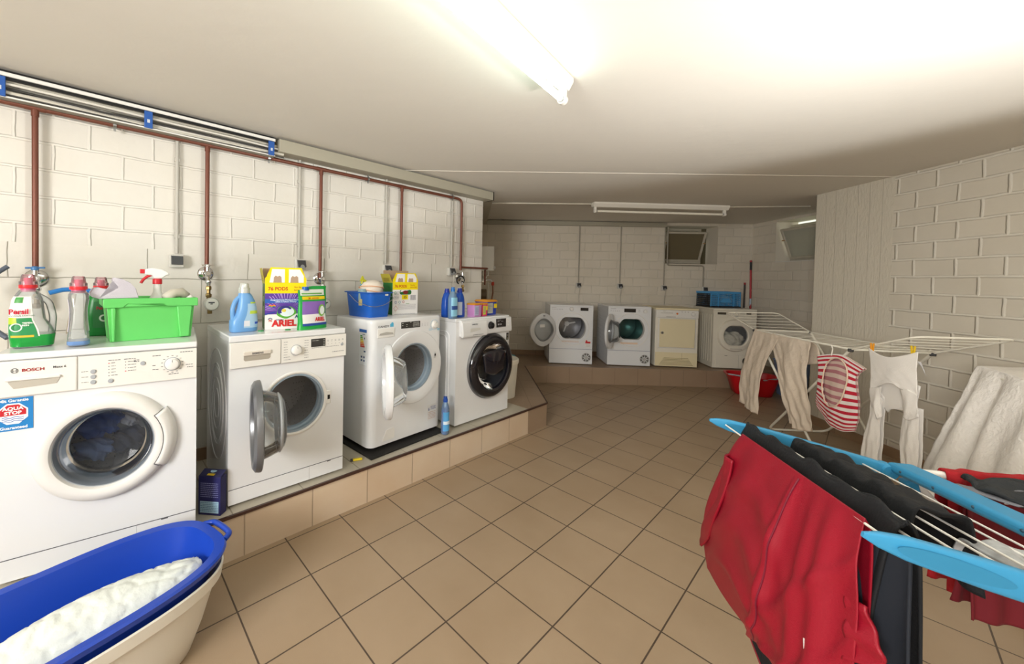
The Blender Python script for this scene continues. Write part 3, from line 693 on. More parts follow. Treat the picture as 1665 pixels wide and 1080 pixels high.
# --- compact washing machine with open white door and energy label
def m_energy():
    W, HH, D = .637, .855, .44
    t = thing('washing_machine', 'rounded white front loader with white door open, on a black rubber mat', 'washing machine', (-.53*.303, 2.87*.303, LZ+.024), 92.9, 'washing machines on the left plinth')
    cx, cz = .365, .500
    bm = B()
    # rounded body: loft along height in plan
    def plan(z, k):
        r = .05; pts = []
        for (qx, qy, a0) in ((r, r, 180), (W-r, r, 270)):
            for i in range(7): a = math.radians(a0+90*i/6); pts.append((qx+r*math.cos(a), qy+r*math.sin(a), z))
        pts += [(W, D, z), (0, D, z)]; return pts
    rings = [[bm.verts.new(p) for p in plan(z, 0)] for z in (.012, .83)]
    n = len(rings[0])
    for i in range(n):
        if i == 6: continue    # front is filled with the porthole panel
        bm.faces.new((rings[0][i], rings[0][(i+1)%n], rings[1][(i+1)%n], rings[1][i]))
    front_panel(bm, .05, W-.05, .012, .83, cx-.0, cz, lambda a: .172, 0)
    bm.faces.new(rings[0][::-1])
    for xx in (.05, W-.05): box(bm, xx-.004, xx+.004, .0012, .004, .012, .83)
    finish(bm, 'casing', WHITE, t, smooth=18)
    bm = B(); base = plan(0, 0)
    def ins(P, z, k): return [bm.verts.new((W/2+(x-W/2)*(1-k/W*2), D/2+(y-D/2)*(1-k/D*2), z)) for x, y, _ in P]
    R = [ins(base, .83, 0), ins(base, .845, 0), ins(base, .853, .004), ins(base, .857, .014)]
    for a, b in zip(R, R[1:]):
        for i in range(n): bm.faces.new((a[i], a[(i+1)%n], b[(i+1)%n], b[i]))
    bm.faces.new(R[-1]); finish(bm, 'worktop', WHITE, t, smooth=60)
    feet(t, W, D, .0115)
    for k in range(2): pass
    dp = rbx(t, 'display', M('3a3936', .2), .243, .412, -.003, .004, .783, .828, .001)
    bm = B()
    for q in ((.25,.815),(.25,.80),(.285,.805),(.285,.793),(.32,.82)): dashes(bm, q[0], q[0]+.012, q[1], q[1]+.004, 1, -.0035, .004)
    dashes(bm, .345, .405, .788, .822, 5, -.0035, .0025); finish(bm, 'readout', M('c9c9c4'), dp, smooth=0)
    knob(t, .553, .790, .024, -.0, WHITE2, None, .018)
    bm = B(); lt = M('57b6dd')
    for k in range(18):
        a = 2*PI*k/18; c = (.553+.037*math.cos(a), .79+.037*math.sin(a)); box(bm, c[0]-.003, c[0]+.003, -.0014, -.0008, c[1]-.0015, c[1]+.0015)
    dashes(bm, .50, .53, .745, .77, 3, -.001, .002); dashes(bm, .58, .61, .742, .756, 2, -.001, .005)
    finish(bm, 'dial_print', lt, t, smooth=0)
    bm = B(); box(bm, .150, .178, -.0014, -.0008, .803, .824); lathe(bm, [(.010,-.0009),(.001,-.0014)], (.168,0,.824), 'y', 20); finish(bm, 'cloud_sticker', lt, t, smooth=0)
    letters(t, M('4a4a4e'), [('CANDY', (.055, -.0012, .803), .019, 'LEFT', 1.3, .0003)])
    bm = B()
    for k in range(5): dashes(bm, .055+.022*k, .068+.022*k, .778, .784, 1, -.001, .005)
    for x in (.43,.455,.48): dashes(bm, x, x+.012, .785, .81, 3, -.001, .002)
    finish(bm, 'panel_print', M('9a9b9e'), t, smooth=0)
    dr = rbx(t, 'detergent_drawer', WHITE2, .050, .186, -.004, .004, .735, .797, .003)
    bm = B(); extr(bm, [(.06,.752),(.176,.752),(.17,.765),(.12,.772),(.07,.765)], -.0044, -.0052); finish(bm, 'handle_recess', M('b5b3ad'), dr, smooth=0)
    # sunken ring around the opening
    bm = B(); lathe(bm, [(.262,-.0005),(.258,-.006),(.232,-.008),(.215,-.002),(.178,-.001),(.172,.002)], (cx,0,cz), 'y', 90); finish(bm, 'opening_trim', WHITE, t)
    bm = B(); throat(bm, lambda a: .172, cx, cz, [(1,.0),(.95,.0),(.93,.01),(.95,.02),(.93,.03),(.88,.035),(.87,.06),(1.0,.075),(1.0,.085)]); finish(bm, 'gasket', mat('blue_grey_rubber', '93a3b1', .45), t)
    drum(t, cx, cz, .215, .09, .27, WDRUM)
    la = rbx(t, 'door_latch', M('c9cbcc'), .552, .572, -.006, .002, .54, .585, .003); bm = B(); box(bm, .556, .568, -.0068, -.0055, .555, .572); finish(bm, 'latch_slot', DARK, la, smooth=0)
    d = open_door(t, .125, cz, .225, 121, WHITE, BOWL, [(.160,.0),(.150,.03),(.138,.06),(.12,.088),(.10,.094),(.001,.096)], thick=.04, rin=.163)
    # energy label on the left side
    bm = B(); box(bm, -.0012, -.0004, 0, .088, 0, .235); e = finish(bm, 'energy_label', M('e6ebee'), t, smooth=0); e.location = (-.001, .045, .555)
    bm = B(); box(bm, -.0018, -.0012, 0, .088, .215, .235); finish(bm, 'label_header', M('2a5fa8'), e, smooth=0)
    for k, c in enumerate(('2f9a48', '6db33f', 'c6cf33', 'f2d32c', 'ee9c2b', 'e0622c', 'cc2e2b')):
        bm = B(); z = .185-.0115*k; w = .02+.005*k
        extr(bm, [(.075, z), (.075, z+.009), (.075-w, z+.009), (.075-w-.005, z+.0045), (.075-w, z)], -.0012, -.0018, ax='x'); finish(bm, 'rating_arrow', M(c), e, smooth=0)
    bm = B()
    for q in ((.02,.17,.01,.012),(.012,.085,.02,.01),(.02,.045,.016,.012),(.05,.045,.016,.012),(.02,.022,.016,.012),(.05,.022,.016,.012),(.02,.2,.03,.004)): box(bm, -.0018, -.0012, q[0], q[0]+q[2], q[1], q[1]+q[3])
    finish(bm, 'label_print', M('33507c'), e, smooth=0)
    # lower sticker
    bm = B(); box(bm, .500, .588, -.0016, -.0004, .074, .192); s = finish(bm, 'feature_sticker', M('dcdcdc'), t, smooth=0)
    bm = B(); dashes(bm, .508, .58, .082, .14, 5, -.0018, .003); finish(bm, 'sticker_print', M('b98d74'), s, smooth=0)
    letters(s, M('3d4f8c'), [('6', (.506, -.0018, .150), .03, 'LEFT', 1, .0006)])
    bm = B(); dashes(bm, .53, .582, .15, .178, 3, -.0018, .004); finish(bm, 'sticker_heading', M('4b5b95'), s, smooth=0)
    # pump flap
    bm = B(); extr(bm, [(.10,.035),(.20,.035),(.20,.10),(.19,.11),(.135,.108)], -.0015, .0); finish(bm, 'pump_flap', WHITE2, t, bevel=.001)
    # round bulge hinting the tub on the left side
    return t
m_energy()
M_ = thing('rubber_mat', 'black speckled rubber mat under the third white washing machine', 'mat', (0, 0, LZ))
bm = B(); pts = [(-.14, .87), (-.085, .878), (-.145, 1.495), (-.62, 1.50), (-.62, .84), (-.40, .85)]
v = [bm.verts.new((x, y, z)) for z in (.0, .011) for x, y in ((-.088, .845), (-.135, 1.50), (-.62, 1.48), (-.60, .815))]
for q in ((3,2,1,0), (4,5,6,7), (0,1,5,4), (1,2,6,5), (2,3,7,6), (3,0,4,7)): bm.faces.new([v[i] for i in q])
me = finish(bm, 'rubber_mat', mat('speckled_rubber', '2b2926', .8, noise=.9, nscale=190), None, smooth=0); me.location = (0, 0, LZ+.0); bpy.data.objects.remove(M_)
tag(me, 'black speckled rubber mat under the third white washing machine', 'mat')

# --- washing machine with big black door
def m_blackdoor():
    W, HH, D = .655, .848, .46
    t = thing('washing_machine', 'white front loader with large closed gloss black door, last on the left plinth', 'washing machine', (-.452*.303, 5.28*.303, LZ), 90.9, 'washing machines on the left plinth')
    cx, cz = .397, .435
    casing(t, W-.005, D, .015, .82, lambda a: .195, cx, cz, WHITE, bevel=.012, rings=lambda bm: [tube(bm, rnd([(.0, y0, .08), (.0, y0, z1), (.0, D-.06, z1), (.0, D-.06, .08)], .05), .006, 8) for y0, z1 in ((.08, .74), (.11, .71))])
    feet(t, W, D)
    rbx(t, 'worktop', WHITE, -.002, W-.003, .004, D, .820, .849, .006)
    bm = B()
    extr(bm, [(-.022,.708),(-.030,.72),(-.020,.835),(.012,.838),(.012,.708)], .035, W-.004, ax='x'); cp = finish(bm, 'control_panel', WHITE, t, bevel=.004)
    bm = B(); extr(bm, [(-.030,.700),(-.038,.715),(-.026,.822),(-.01,.822),(-.01,.700)], .040, .325, ax='x'); dr = finish(bm, 'detergent_drawer', WHITE, t, bevel=.005)
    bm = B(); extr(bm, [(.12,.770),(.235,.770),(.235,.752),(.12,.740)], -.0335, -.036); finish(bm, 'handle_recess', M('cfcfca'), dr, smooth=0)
    letters(dr, M('3f4b5c'), [('SAMSUNG', (.175, -.0325, .796), .0135, 'CENTER', 1.1, .0004)])
    bm = B(); dashes(bm, .15, .27, .712, .718, 1, -.0385, .004); finish(bm, 'panel_print', M('5a5b5e'), dr, smooth=0)
    knob(t, .370, .778, .027, -.026, M('1d1d20', .25), GREYMET, .022, notch=False)
    dp = rbx(t, 'display', M('232022', .18), .445, .570, -.0275, -.015, .752, .826, .002)
    bm = B()
    for j, row in enumerate(((.455,.50,.812),(.455,.48,.80),(.505,.53,.80))): dashes(bm, row[0], row[1], row[2], row[2]+.004, 1, -.028, .003)
    for k in range(3): box(bm, .462+.018*k, .471+.018*k, -.0283, -.0279, .772, .786)
    finish(bm, 'readout', M('b7b3b5'), dp, smooth=0)
    bm = B(); box(bm, .447, .568, -.0290, -.0277, .752, .758); finish(bm, 'display_trim', GREYMET, dp, smooth=0)
    for z in (.815, .792, .768): rbx(t, 'button', WHITE2, .592, .612, -.0275, -.02, z-.006, z+.004, .001)
    st = rbx(t, 'badge', M('26211d', .3), .612, .642, -.002, .0, .630, .692, .0005)
    bm = B(); lathe(bm, [(.008,-.0024),(.006,-.0024)], (.627,0,.67), 'y', 20); dashes(bm, .617, .638, .635, .65, 3, -.0024, .002); finish(bm, 'badge_print', M('c9c2a8'), st, smooth=0)
    R = .268
    bm = B(); lathe(bm, [(.185,-.030),(.192,-.046),(.215,-.056),(.245,-.050),(.262,-.034),(R,-.014),(R,.0)], (cx,0,cz), 'y', 100, sx=1.0); d = finish(bm, 'door', GLOSSB, t)
    bm = B(); lathe(bm, [(R+.006,-.010),(R+.006,.0)], (cx,0,cz), 'y', 90); lathe(bm, [(R,-.016),(R+.006,-.010)], (cx,0,cz), 'y', 90); finish(bm, 'door_trim', GREYMET, d)
    bm = B(); lathe(bm, [(.188,-.032),(.178,-.012),(.165,.02),(.15,.06),(.12,.085),(.05,.10),(.001,.10)], (cx,0,cz), 'y', 80); finish(bm, 'glass', DKG, d)
    # hatch in the upper half of the door
    bm = B()
    G = []
    for j in range(9):
        v = j/8; row = []
        for i in range(15):
            u = i/14; x = (u-.5)*(.225+.055*v); z = -.035+.175*v-.03*(1-v)*math.cos((u-.5)*PI)*1.0; z += -.02*(abs(u-.5)*2)**2*v
            y = -.052-.012*math.cos((u-.5)*PI)*math.sin(PI*(.15+.7*v)); row.append(bm.verts.new((cx+x, y, cz+z)))
        G.append(row)
    for j in range(8):
        for i in range(14): bm.faces.new((G[j][i], G[j][i+1], G[j+1][i+1], G[j+1][i]))
    h = finish(bm, 'hatch', mat('hatch_black', '1b1a24', .07, coat=.7), d, solid=.02)
    bm = B(); throat(bm, lambda a: .195, cx, cz, [(1,.0),(.95,.04),(.93,.06),(1.18,.085)]); finish(bm, 'gasket', RUBB, t)
    drum(t, cx, cz, .225, .09, .28, WDRUM)
    return t
m_blackdoor()

# --- tumble dryers on the back plinth
def flatcircle(r, hz):
    def f(a):
        s = abs(math.sin(a)); return min(r, hz/s) if s > 1e-6 else r
    def g(a):  # softened corners
        return sum(f(a+d) for d in (-.12, -.06, 0, .06, .12))/5
    return g
def fan_grille(root, cx, cz, r, y, material=M('b4b3af'), dark=M('6c6a66')):
    bm = B(); lathe(bm, [(r, y), (r, y-.003), (r*.93, y-.004), (r*.93, y-.001)], (cx,0,cz), 'y', 36)
    lathe(bm, [(r*.38, y-.001), (r*.38, y-.004), (.001, y-.005)], (cx,0,cz), 'y', 24)
    g = finish(bm, 'vent_grille', material, root)
    bm = B()
    for k in range(8):
        a0 = 2*PI*k/8+.1; pts = [(cx+q*math.cos(a), cz+q*math.sin(a)) for q, a in ((r*.44, a0), (r*.9, a0-.12), (r*.92, a0+.25), (r*.88, a0+.55), (r*.46, a0+.45))]
        extr(bm, pts, y-.0005, y-.0025)
    finish(bm, 'vent_slot', dark, g, smooth=0); return g
def louvres(bm, x, y0, y1, z0, z1, n, d=.003):
    for k in range(n):
        z = z0+(z1-z0)*k/(n-1); box(bm, x-d, x, y0, y1, z, z+.006)
def dryer_base(label, Lt, ang, W, hole, cx, cz, mt=WHITE, zt=.80, side=None):
    HH, D = .84, .58
    t = thing('tumble_dryer', label, 'tumble dryer', origin(Lt, ang), ang, 'tumble dryers on the back plinth')
    s = W/.6
    casing(t, W, D, .012, zt, hole, cx, cz, mt, rings=side)
    feet(t, W, D, .012)
    rbx(t, 'worktop', mt, -.001, W+.001, -.004, D, zt, zt+.026, .006)
    return t, D
def m_d1():
    W = .585; cx, cz = .308, .505; hole = flatcircle(.185, .150)
    t, D = dryer_base('white tumble dryer with round door folded back to the left, leftmost on the back plinth', (-3.335, 13.825), 40.7, W, hole, cx, cz, side=lambda bm: louvres(bm, 0, .08, .5, .06, .20, 8))
    bm = B(); lathe(bm, [(.232,0),(.232,-.004),(.225,-.005),(.222,-.001)], (cx,0,cz-.01), 'y', 72); finish(bm, 'opening_trim', WHITE2, t)
    bm = B(); throat(bm, hole, cx, cz, [(1,0),(.985,.02),(.96,.05),(.98,.06)]); finish(bm, 'gasket', WHITE2, t)
    drum(t, cx, cz+.01, .235, .062, .42, DRUM, holes=False, star=1)
    knob(t, .293, .772, .024, -.0, WHITE2, GREYP, .02)
    rbx(t, 'display', M('25211e', .15), .413, .520, -.002, .003, .750, .792, .001)
    bm = B(); dashes(bm, .02, .085, .785, .79, 1, -.001, .005)
    for k in range(7): dashes(bm, .03+.022*k, .042+.022*k, .755, .77, 2, -.001, .003)
    finish(bm, 'panel_print', M('85868a'), t, smooth=0)
    bm = B(); dashes(bm, .17, .40, .305, .33, 2, -.0052, .006); finish(bm, 'warning_print', M('d8b7a0'), t, smooth=0)
    bm = B(); box(bm, .487, .560, -.0014, 0, .245, .345); s = finish(bm, 'sticker', M('ecebe8'), t, smooth=0)
    bm = B(); box(bm, .489, .558, -.0020, -.0012, .300, .325); lathe(bm, [(.012,-.0016),(.001,-.002)], (.505,0,.333), 'y', 16); finish(bm, 'sticker_band', M('cf2a33'), s, smooth=0)
    bm = B(); dashes(bm, .493, .553, .25, .295, 4, -.0018, .003); finish(bm, 'sticker_print', M('8e8f92'), s, smooth=0)
    k = rbx(t, 'kick_panel', WHITE, .001, W-.001, -.005, .01, .012, .213, .004); bm = B(); box(bm, .003, W-.003, -.0045, 0, .2135, .2175); finish(bm, 'seam', M('7b7fa0'), k, smooth=0)
    fan_grille(k, .505, .105, .062, -.005)
    d = open_door(t, .085, cz-.02, .222, 146, WHITE, BOWL, [(.15,.0),(.145,.03),(.128,.05),(.10,.056),(.001,.058)], thick=.036, rin=.152, outer=WHITE, shape=lambda a, r: 1+.02*math.cos(4*a))
    rbx(d, 'catch', M('8f9092'), .205, .235, .003, .012, .185, .200, .002)
    bm = B(); box(bm, .255, .335, .058, .064, .045, .085); finish(bm, 'door_sticker', M('f0efec'), d, smooth=0)
    bm = B(); pts = [(.222-.215*math.cos(a), -.030, .215*math.sin(a)) for a in [math.radians(-60+50*k/8) for k in range(9)]]; tube(bm, [(.444-.0+.0*i, 0, 0) for i in range(0)] or pts, .01, 8); finish(bm, 'handle', M('2c3440'), d)
m_d1()
def m_d2():
    W = .571; cx, cz = .315, .510; hole = flatcircle(.175, .142)
    def side(bm):
        louvres(bm, 0, .08, .5, .06, .20, 8)
        for k in range(9):
            z = .30+.055*k; tube(bm, [(0, .04, z), (0, .15, z-.02), (0, .3, z-.02), (0, .52, z)], .003, 5)
    t, D = dryer_base('white tumble dryer with door ajar towards the room, second from the left', (-1.42, 15.63), 41.1, W, hole, cx, cz, side=side)
    bm = B(); lathe(bm, [(.236,0),(.236,-.004),(.229,-.005),(.226,-.001)], (cx,0,cz-.01), 'y', 72); finish(bm, 'opening_trim', WHITE2, t)
    bm = B(); throat(bm, hole, cx, cz, [(1,0),(.985,.02),(.96,.05),(.98,.06)]); finish(bm, 'gasket', WHITE2, t)
    drum(t, cx, cz+.01, .23, .062, .42, mat('green_drum', '5d7a76', .3, metal=.8), holes=False)
    knob(t, .490, .765, .026, -.0, WHITE2, None, .022)
    rbx(t, 'display', M('2a2622', .2), .212, .366, -.002, .003, .745, .795, .001)
    bm = B(); dashes(bm, .03, .10, .785, .79, 1, -.001, .005)
    for k in range(5): dashes(bm, .03+.028*k, .045+.028*k, .75, .765, 2, -.001, .003)
    dashes(bm, .40, .425, .75, .785, 3, -.001, .003)
    finish(bm, 'panel_print', M('85868a'), t, smooth=0)
    bm = B(); box(bm, .17, .40, -.0062, -.004, .305, .330); finish(bm, 'warning_strip', M('e6cdb6'), t, smooth=0)
    k = rbx(t, 'kick_panel', WHITE, .001, W-.001, -.005, .01, .012, .213, .004); bm = B(); box(bm, .003, W-.003, -.0045, 0, .2135, .2175); finish(bm, 'seam', M('7b7fa0'), k, smooth=0)
    fan_grille(k, .495, .105, .062, -.005)
    d = open_door(t, .085, cz-.01, .232, 118, WHITE, BOWL, [(.15,.0),(.145,.04),(.13,.09),(.11,.105),(.001,.107)], thick=.036, rin=.152, outer=GREYMET)
m_d2()
def m_d3():
    W = .557; t = thing('tumble_dryer', 'old tumble dryer with square yellowed cream door, third on the back plinth', 'tumble dryer', origin((.08, 17.17), 0), 40.1, 'tumble dryers on the back plinth'); D = .57
    bm = B(); box(bm, 0, W, 0, D, .012, .79); finish(bm, 'casing', mat('aged_enamel', 'e9e4d6', .4), t, bevel=.006)
    feet(t, W, D, .012)
    rbx(t, 'worktop', CREAM, -.002, W+.002, -.006, D, .79, .815, .005)
    rbx(t, 'control_panel', OFFW, .004, W-.004, -.014, .01, .682, .788, .005)
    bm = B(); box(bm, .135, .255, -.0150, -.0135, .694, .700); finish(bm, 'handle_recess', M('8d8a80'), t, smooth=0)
    rbx(t, 'detergent_drawer', OFFW, .02, .255, -.0165, -.012, .702, .775, .003)
    pbutton(t, .275, .742, .013, -.0145, mat('orange_button', 'd8752c', .4))
    knob(t, .480, .742, .026, -.014, OFFW, None, .02)
    bm = B(); dashes(bm, .09, .12, .768, .773, 1, -.0172, .005); dashes(bm, .06, .22, .74, .755, 2, -.0172, .003)
    for x in (.33,.37,.41): dashes(bm, x, x+.018, .755, .775, 2, -.0145, .004)
    finish(bm, 'panel_print', M('9a968c'), t, smooth=0)
    fr = rbx(t, 'door_frame', OFFW, .036, .525, -.008, .01, .262, .680, .006)
    d = rbx(t, 'door', CREAM, .050, .512, -.018, -.006, .275, .668, .010)
    bm = B(); lathe(bm, [(.018,-.018),(.018,-.022),(.001,-.023)], (.085,0,.475), 'y', 20); h = finish(bm, 'door_pull', STEEL, d)
    k = rbx(t, 'kick_panel', CREAM, .006, W-.006, -.010, .01, .014, .205, .005)
    bm = B()
    for j in range(6):
        z = .035+.018*j; w = .22-.012*j; box(bm, W/2-w, W/2+w, -.0112, -.009, z, z+.006)
    finish(bm, 'vent_slot', M('93824f'), k, smooth=0)
    bm = B(); box(bm, W*.63, W*.635, -.0108, -.009, .11, .20); finish(bm, 'crack', M('a8945f'), k, smooth=0)
m_d3()
def m_d4():
    W = .545; cx, cz = .275, .462
    def side(bm):
        for k in range(8): box(bm, -.004, 0, .05+.06*k, .075+.06*k, .08, .74)
    t, D = dryer_base('ivory tumble dryer with closed round door full of laundry, rightmost on the back plinth', (1.93, 18.935), 39.6, W, flatcircle(.155, .135), cx, cz, mat('ivory_enamel', 'e6e0d0', .35), side=side)
    IV = MATS['ivory_enamel']
    rbx(t, 'control_panel', IV, .002, W-.002, -.010, .01, .705, .80, .004)
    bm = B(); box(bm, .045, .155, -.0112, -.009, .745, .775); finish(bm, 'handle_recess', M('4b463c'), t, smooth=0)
    knob(t, .285, .756, .026, -.010, IV, GREYP, .02)
    rbx(t, 'display', M('5b5547', .3), .41, .47, -.0112, -.008, .755, .78, .001)
    bm = B(); dashes(bm, .33, .39, .74, .775, 3, -.0105, .003); finish(bm, 'panel_print', M('9a968c'), t, smooth=0)
    bm = B(); hole = flatcircle(.150, .132)
    # door: ring between flattened window and round rim
    n = 72; prof = [(0, -.030), (.15, -.042), (.55, -.042), (.85, -.034), (1, -.012), (1, 0)]
    R = []
    for s, y in prof:
        R.append([bm.verts.new((cx+((1-s)*hole(a)+s*.222)*math.cos(a), y, cz+((1-s)*hole(a)+s*.222)*math.sin(a)-.0)) for a in [2*PI*k/n for k in range(n)]])
    for A, C in zip(R, R[1:]):
        for k in range(n): bm.faces.new((A[k], A[(k+1)%n], C[(k+1)%n], C[k]))
    d = finish(bm, 'door', IV, t)
    bm = B(); throat(bm, hole, cx, cz, [(1,-.030),(.99,-.026),(.7,-.024),(.02,-.024)]); finish(bm, 'glass', BOWL, d)
    bm = B(); dashes(bm, .20, .35, .278, .284, 1, -.0430, .006); finish(bm, 'door_print', M('8d897c'), d, smooth=0)
    drum(t, cx, cz, .225, .03, .42, DRUM, holes=False)
    k = rbx(t, 'kick_panel', IV, .04, W-.002, -.006, .01, .02, .200, .004)
    bm = B(); box(bm, .33, .332, -.0066, -.005, .022, .198); box(bm, .155, .19, -.0066, -.005, .180, .186); finish(bm, 'seam', M('7d776a'), k, smooth=0)
    bm = B(); lathe(bm, [(.055,-.006),(.055,-.010),(.045,-.011),(.001,-.008)], (.435,0,.115), 'y', 32); finish(bm, 'vent_grille', mat('dark_grille', '6b6457', .5, noise=.6, nscale=90), k)
    # laundry in the drum: heap of pale cloth
    bm = B(); rr = random.Random(3)
    a0 = Vector(origin((1.93, 18.935), 0))
    bmesh.ops.create_uvsphere(bm, u_segments=48, v_segments=28, radius=1)
    for v in bm.verts:
        p = v.co; q = 1+.10*math.sin(p.x*7+p.z*5)+.08*math.sin(p.y*11+p.x*9)+.05*math.sin(p.z*17+p.x*13+p.y*7)
        v.co = Vector((p.x*.15*q, p.y*.10*q, max(p.z*.11*q, -.07)))
    o = finish(bm, 'laundry', mat('pale_laundry', 'eee4d0', .9, noise=.35, nscale=30, bump=.006, bscale=40), None, smooth=180)
    R4 = Matrix.Rotation(math.radians(39.6), 4, 'Z'); o.matrix_world = Matrix.Translation(a0) @ R4 @ Matrix.Translation((cx, .105, cz-.075))
    tag(o, 'heap of pale laundry inside the ivory tumble dryer', 'laundry')
    return t
m_d4()
# dark wash inside the nearest machine
def wash():
    R4 = Matrix.Translation(Vector(origin((-.345, -2.27), 0))) @ Matrix.Rotation(math.radians(82.2), 4, 'Z')
    for nm, c, off, sc_, lab, sd in (('garment', '4a70c0', (-.045, .17, .052), (.070, .040, .062), 'crumpled blue garment high left behind the closed porthole glass', 1),
                                   ('garment', '3a3f52', (.055, .19, -.055), (.064, .045, .05), 'dark garment low right behind the closed porthole glass', 2),
                                   ('garment', '7d98cc', (-.06, .18, -.065), (.066, .045, .05), 'slate blue garment low left behind the closed porthole glass', 4),
                                   ('garment', 'd0d0d4', (.055, .17, .045), (.032, .02, .028), 'small grey garment at the right behind the closed porthole glass', 5)):
        bm = B(); bmesh.ops.create_uvsphere(bm, u_segments=40, v_segments=24, radius=1)
        for v in bm.verts:
            p = v.co; q = 1+.16*math.sin(p.x*6+p.z*5+sd)+.12*math.sin(p.y*9+p.x*8+sd*2)+.08*math.sin(p.z*15+p.x*12+sd)
            v.co = Vector((p.x*sc_[0]*q, p.y*sc_[1]*q, p.z*sc_[2]*q))
        o = finish(bm, nm, mat('wash_'+c, c, .8, noise=.5, nscale=40), None, smooth=180)
        o.matrix_world = R4 @ Matrix.Translation((.30+off[0], off[1], .458+off[2])); tag(o, lab, 'garment')
wash()

# ------------------------------------------------------------------ ceiling lamps, duct, pipes
TUBEON = mat('lit_tube', 'e8fff5', .3, emit=TUBE_STRENGTH); TUBEOFF = mat('unlit_tube', 'f3efe2', .25)
LMP = mat('lamp_enamel', 'efece3', .35)
def batten(label, a, b, w, lit):
    a, b = Vector((*a, H)), Vector((*b, H)); d = b-a; L_ = d.length; ang = math.degrees(math.atan2(d.y, d.x))
    t = thing('ceiling_lamp', label, 'lamp', a, ang, None)
    bm = B(); extr(bm, [(-w/2, 0), (w/2, 0), (w/2, -.018), (w*.22, -.052), (-w*.22, -.052), (-w/2, -.018)], 0, L_, ax='x'); finish(bm, 'housing', LMP, t, bevel=.002)
    zt = -.098
    for x, dx in ((.03, 1), (L_-.03, -1)):
        bm = B(); box(bm, x-.014, x+.014, -.014, .014, -.085, -.045); lathe(bm, [(.001, x-.013), (.021, x-.013), (.021, x+.013), (.001, x+.013)], (0, 0, zt), 'x', 24)
        h = finish(bm, 'lamp_holder', LMP, t, bevel=.001)
    bm = B(); lathe(bm, [(.001, .044), (.0135, .044), (.0135, L_-.044), (.001, L_-.044)], (0, 0, zt), 'x', 24); finish(bm, 'fluorescent_tube', TUBEON if lit else TUBEOFF, t)
    bm = B()
    for x in (.048, L_-.048): lathe(bm, [(.0139, x-.008), (.0139, x+.008)], (0, 0, zt), 'x', 24)
    finish(bm, 'tube_cap', STEEL, t)
    if lit:
        bm = B(); lathe(bm, [(.013, -.085), (.013, -.05)], (L_-.16, -.0, 0), 'z', 20, cap0=True); finish(bm, 'starter', LMP, t)
    return t
batten('lit fluorescent batten lamp on the ceiling above the left machines', (1.275, -.50), (1.062, 1.14), .075, True)
batten('unlit fluorescent batten lamp on the ceiling before the dryers', (-.20, 3.78), (.86, 4.985), .11, False)
DUCT = mat('beige_duct', 'a9a493', .5)
bm = B(); box(bm, XL+.003, -.665, .46, 2.575, 2.205, 2.288); tag(finish(bm, 'cable_duct', DUCT, None, bevel=.003), 'closed beige cable duct along the top of the left wall', 'duct')
bm = B(); a = Vector(BC)+Vector((Q, Q))*.06; b = Vector((-.13, 5.915)); off = Vector((Q, -Q))*.03
bar(bm, (a.x+off.x, a.y+off.y, 2.262), (b.x+off.x, b.y+off.y, 2.262), .054, .06); tag(finish(bm, 'cable_duct', DUCT, None, bevel=.003), 'beige cable duct along the top of the back wall', 'duct')
bm = B(); a = Vector(LC)+Vector((-Q, Q))*.05; b = Vector(BC)-Vector((-Q, Q))*.08; off = Vector((Q, Q))*.055
bar(bm, (a.x+off.x, a.y+off.y, 2.262), (b.x+off.x, b.y+off.y, 2.262), .10, .06); tag(finish(bm, 'cable_duct', DUCT, None, bevel=.003), 'beige cable duct running back from the end of the left wall', 'duct')
bm = B(); box(bm, XL+.002, -.662, 2.575, 2.583, 2.203, 2.290); tag(finish(bm, 'duct_end_plate', DARK, None), 'black end plate of the beige duct at the far corner of the left wall', 'plate')
# open cable tray
t = thing('cable_tray', 'open metal cable tray with blue clips beside the ceiling, upper left', 'cable tray', (XL, -3.1, 2.2))
bm = B(); box(bm, .003, .10, 0, 3.54, -.03, -.026); box(bm, .003, .006, 0, 3.54, -.03, .095); tr = finish(bm, 'tray', M('8f8b7e'), t, bevel=.001)
bm = B(); box(bm, .10, .104, 0, 3.54, -.03, -.022); box(bm, .098, .108, 0, 3.54, .066, .084); finish(bm, 'edge_rail', M('e6e5e0', .3), t, bevel=.002)
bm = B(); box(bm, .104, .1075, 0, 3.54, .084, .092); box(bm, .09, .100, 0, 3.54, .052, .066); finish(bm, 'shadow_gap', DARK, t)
for y in (2.36, 2.885, 3.515):
    bm = B(); box(bm, .100, .112, y-.018, y+.018, -.028, .062); k = finish(bm, 'clip', M('2a5aa8', .4), t, bevel=.002)
    bm = B(); box(bm, .1115, .1135, y-.006, y+.006, .0, .018); finish(bm, 'clip_eye', M('c9d2df'), k)
cabs = [('dedad0', .088, .030, .006), ('3b3a39', .088, .012, .005), ('cfcabd', .082, -.004, .009), ('4a4845', .09, -.017, .004), ('bdb8aa', .07, .05, .009), ('e6e2d8', .065, .01, .008), ('8f8b82', .06, .035, .008), ('2f2e2d', .05, .058, .006)]
for i, (c, x, z, r) in enumerate(cabs):
    bm = B(); rr = random.Random(i); tube(bm, [(XL+x+rr.uniform(-.006, .006), -3.1+k*.3, 2.2+z+rr.uniform(-.006, .006)) for k in range(13)], r, 8)
    nm_ = {'dedad0':'pale grey cable nearest the rail in the open tray', '3b3a39':'thin black cable at the front of the open tray', 'cfcabd':'beige cable low at the front of the tray', '4a4845':'thinnest dark grey cable along the tray bottom', 'bdb8aa':'dull beige cable high in the tray', 'e6e2d8':'white cable in the middle of the tray', '8f8b82':'mid grey cable in the tray', '2f2e2d':'black cable highest and rearmost in the tray'}[c]
    tag(finish(bm, 'cable', M(c), None), nm_, 'cable', 'cables in the open tray')
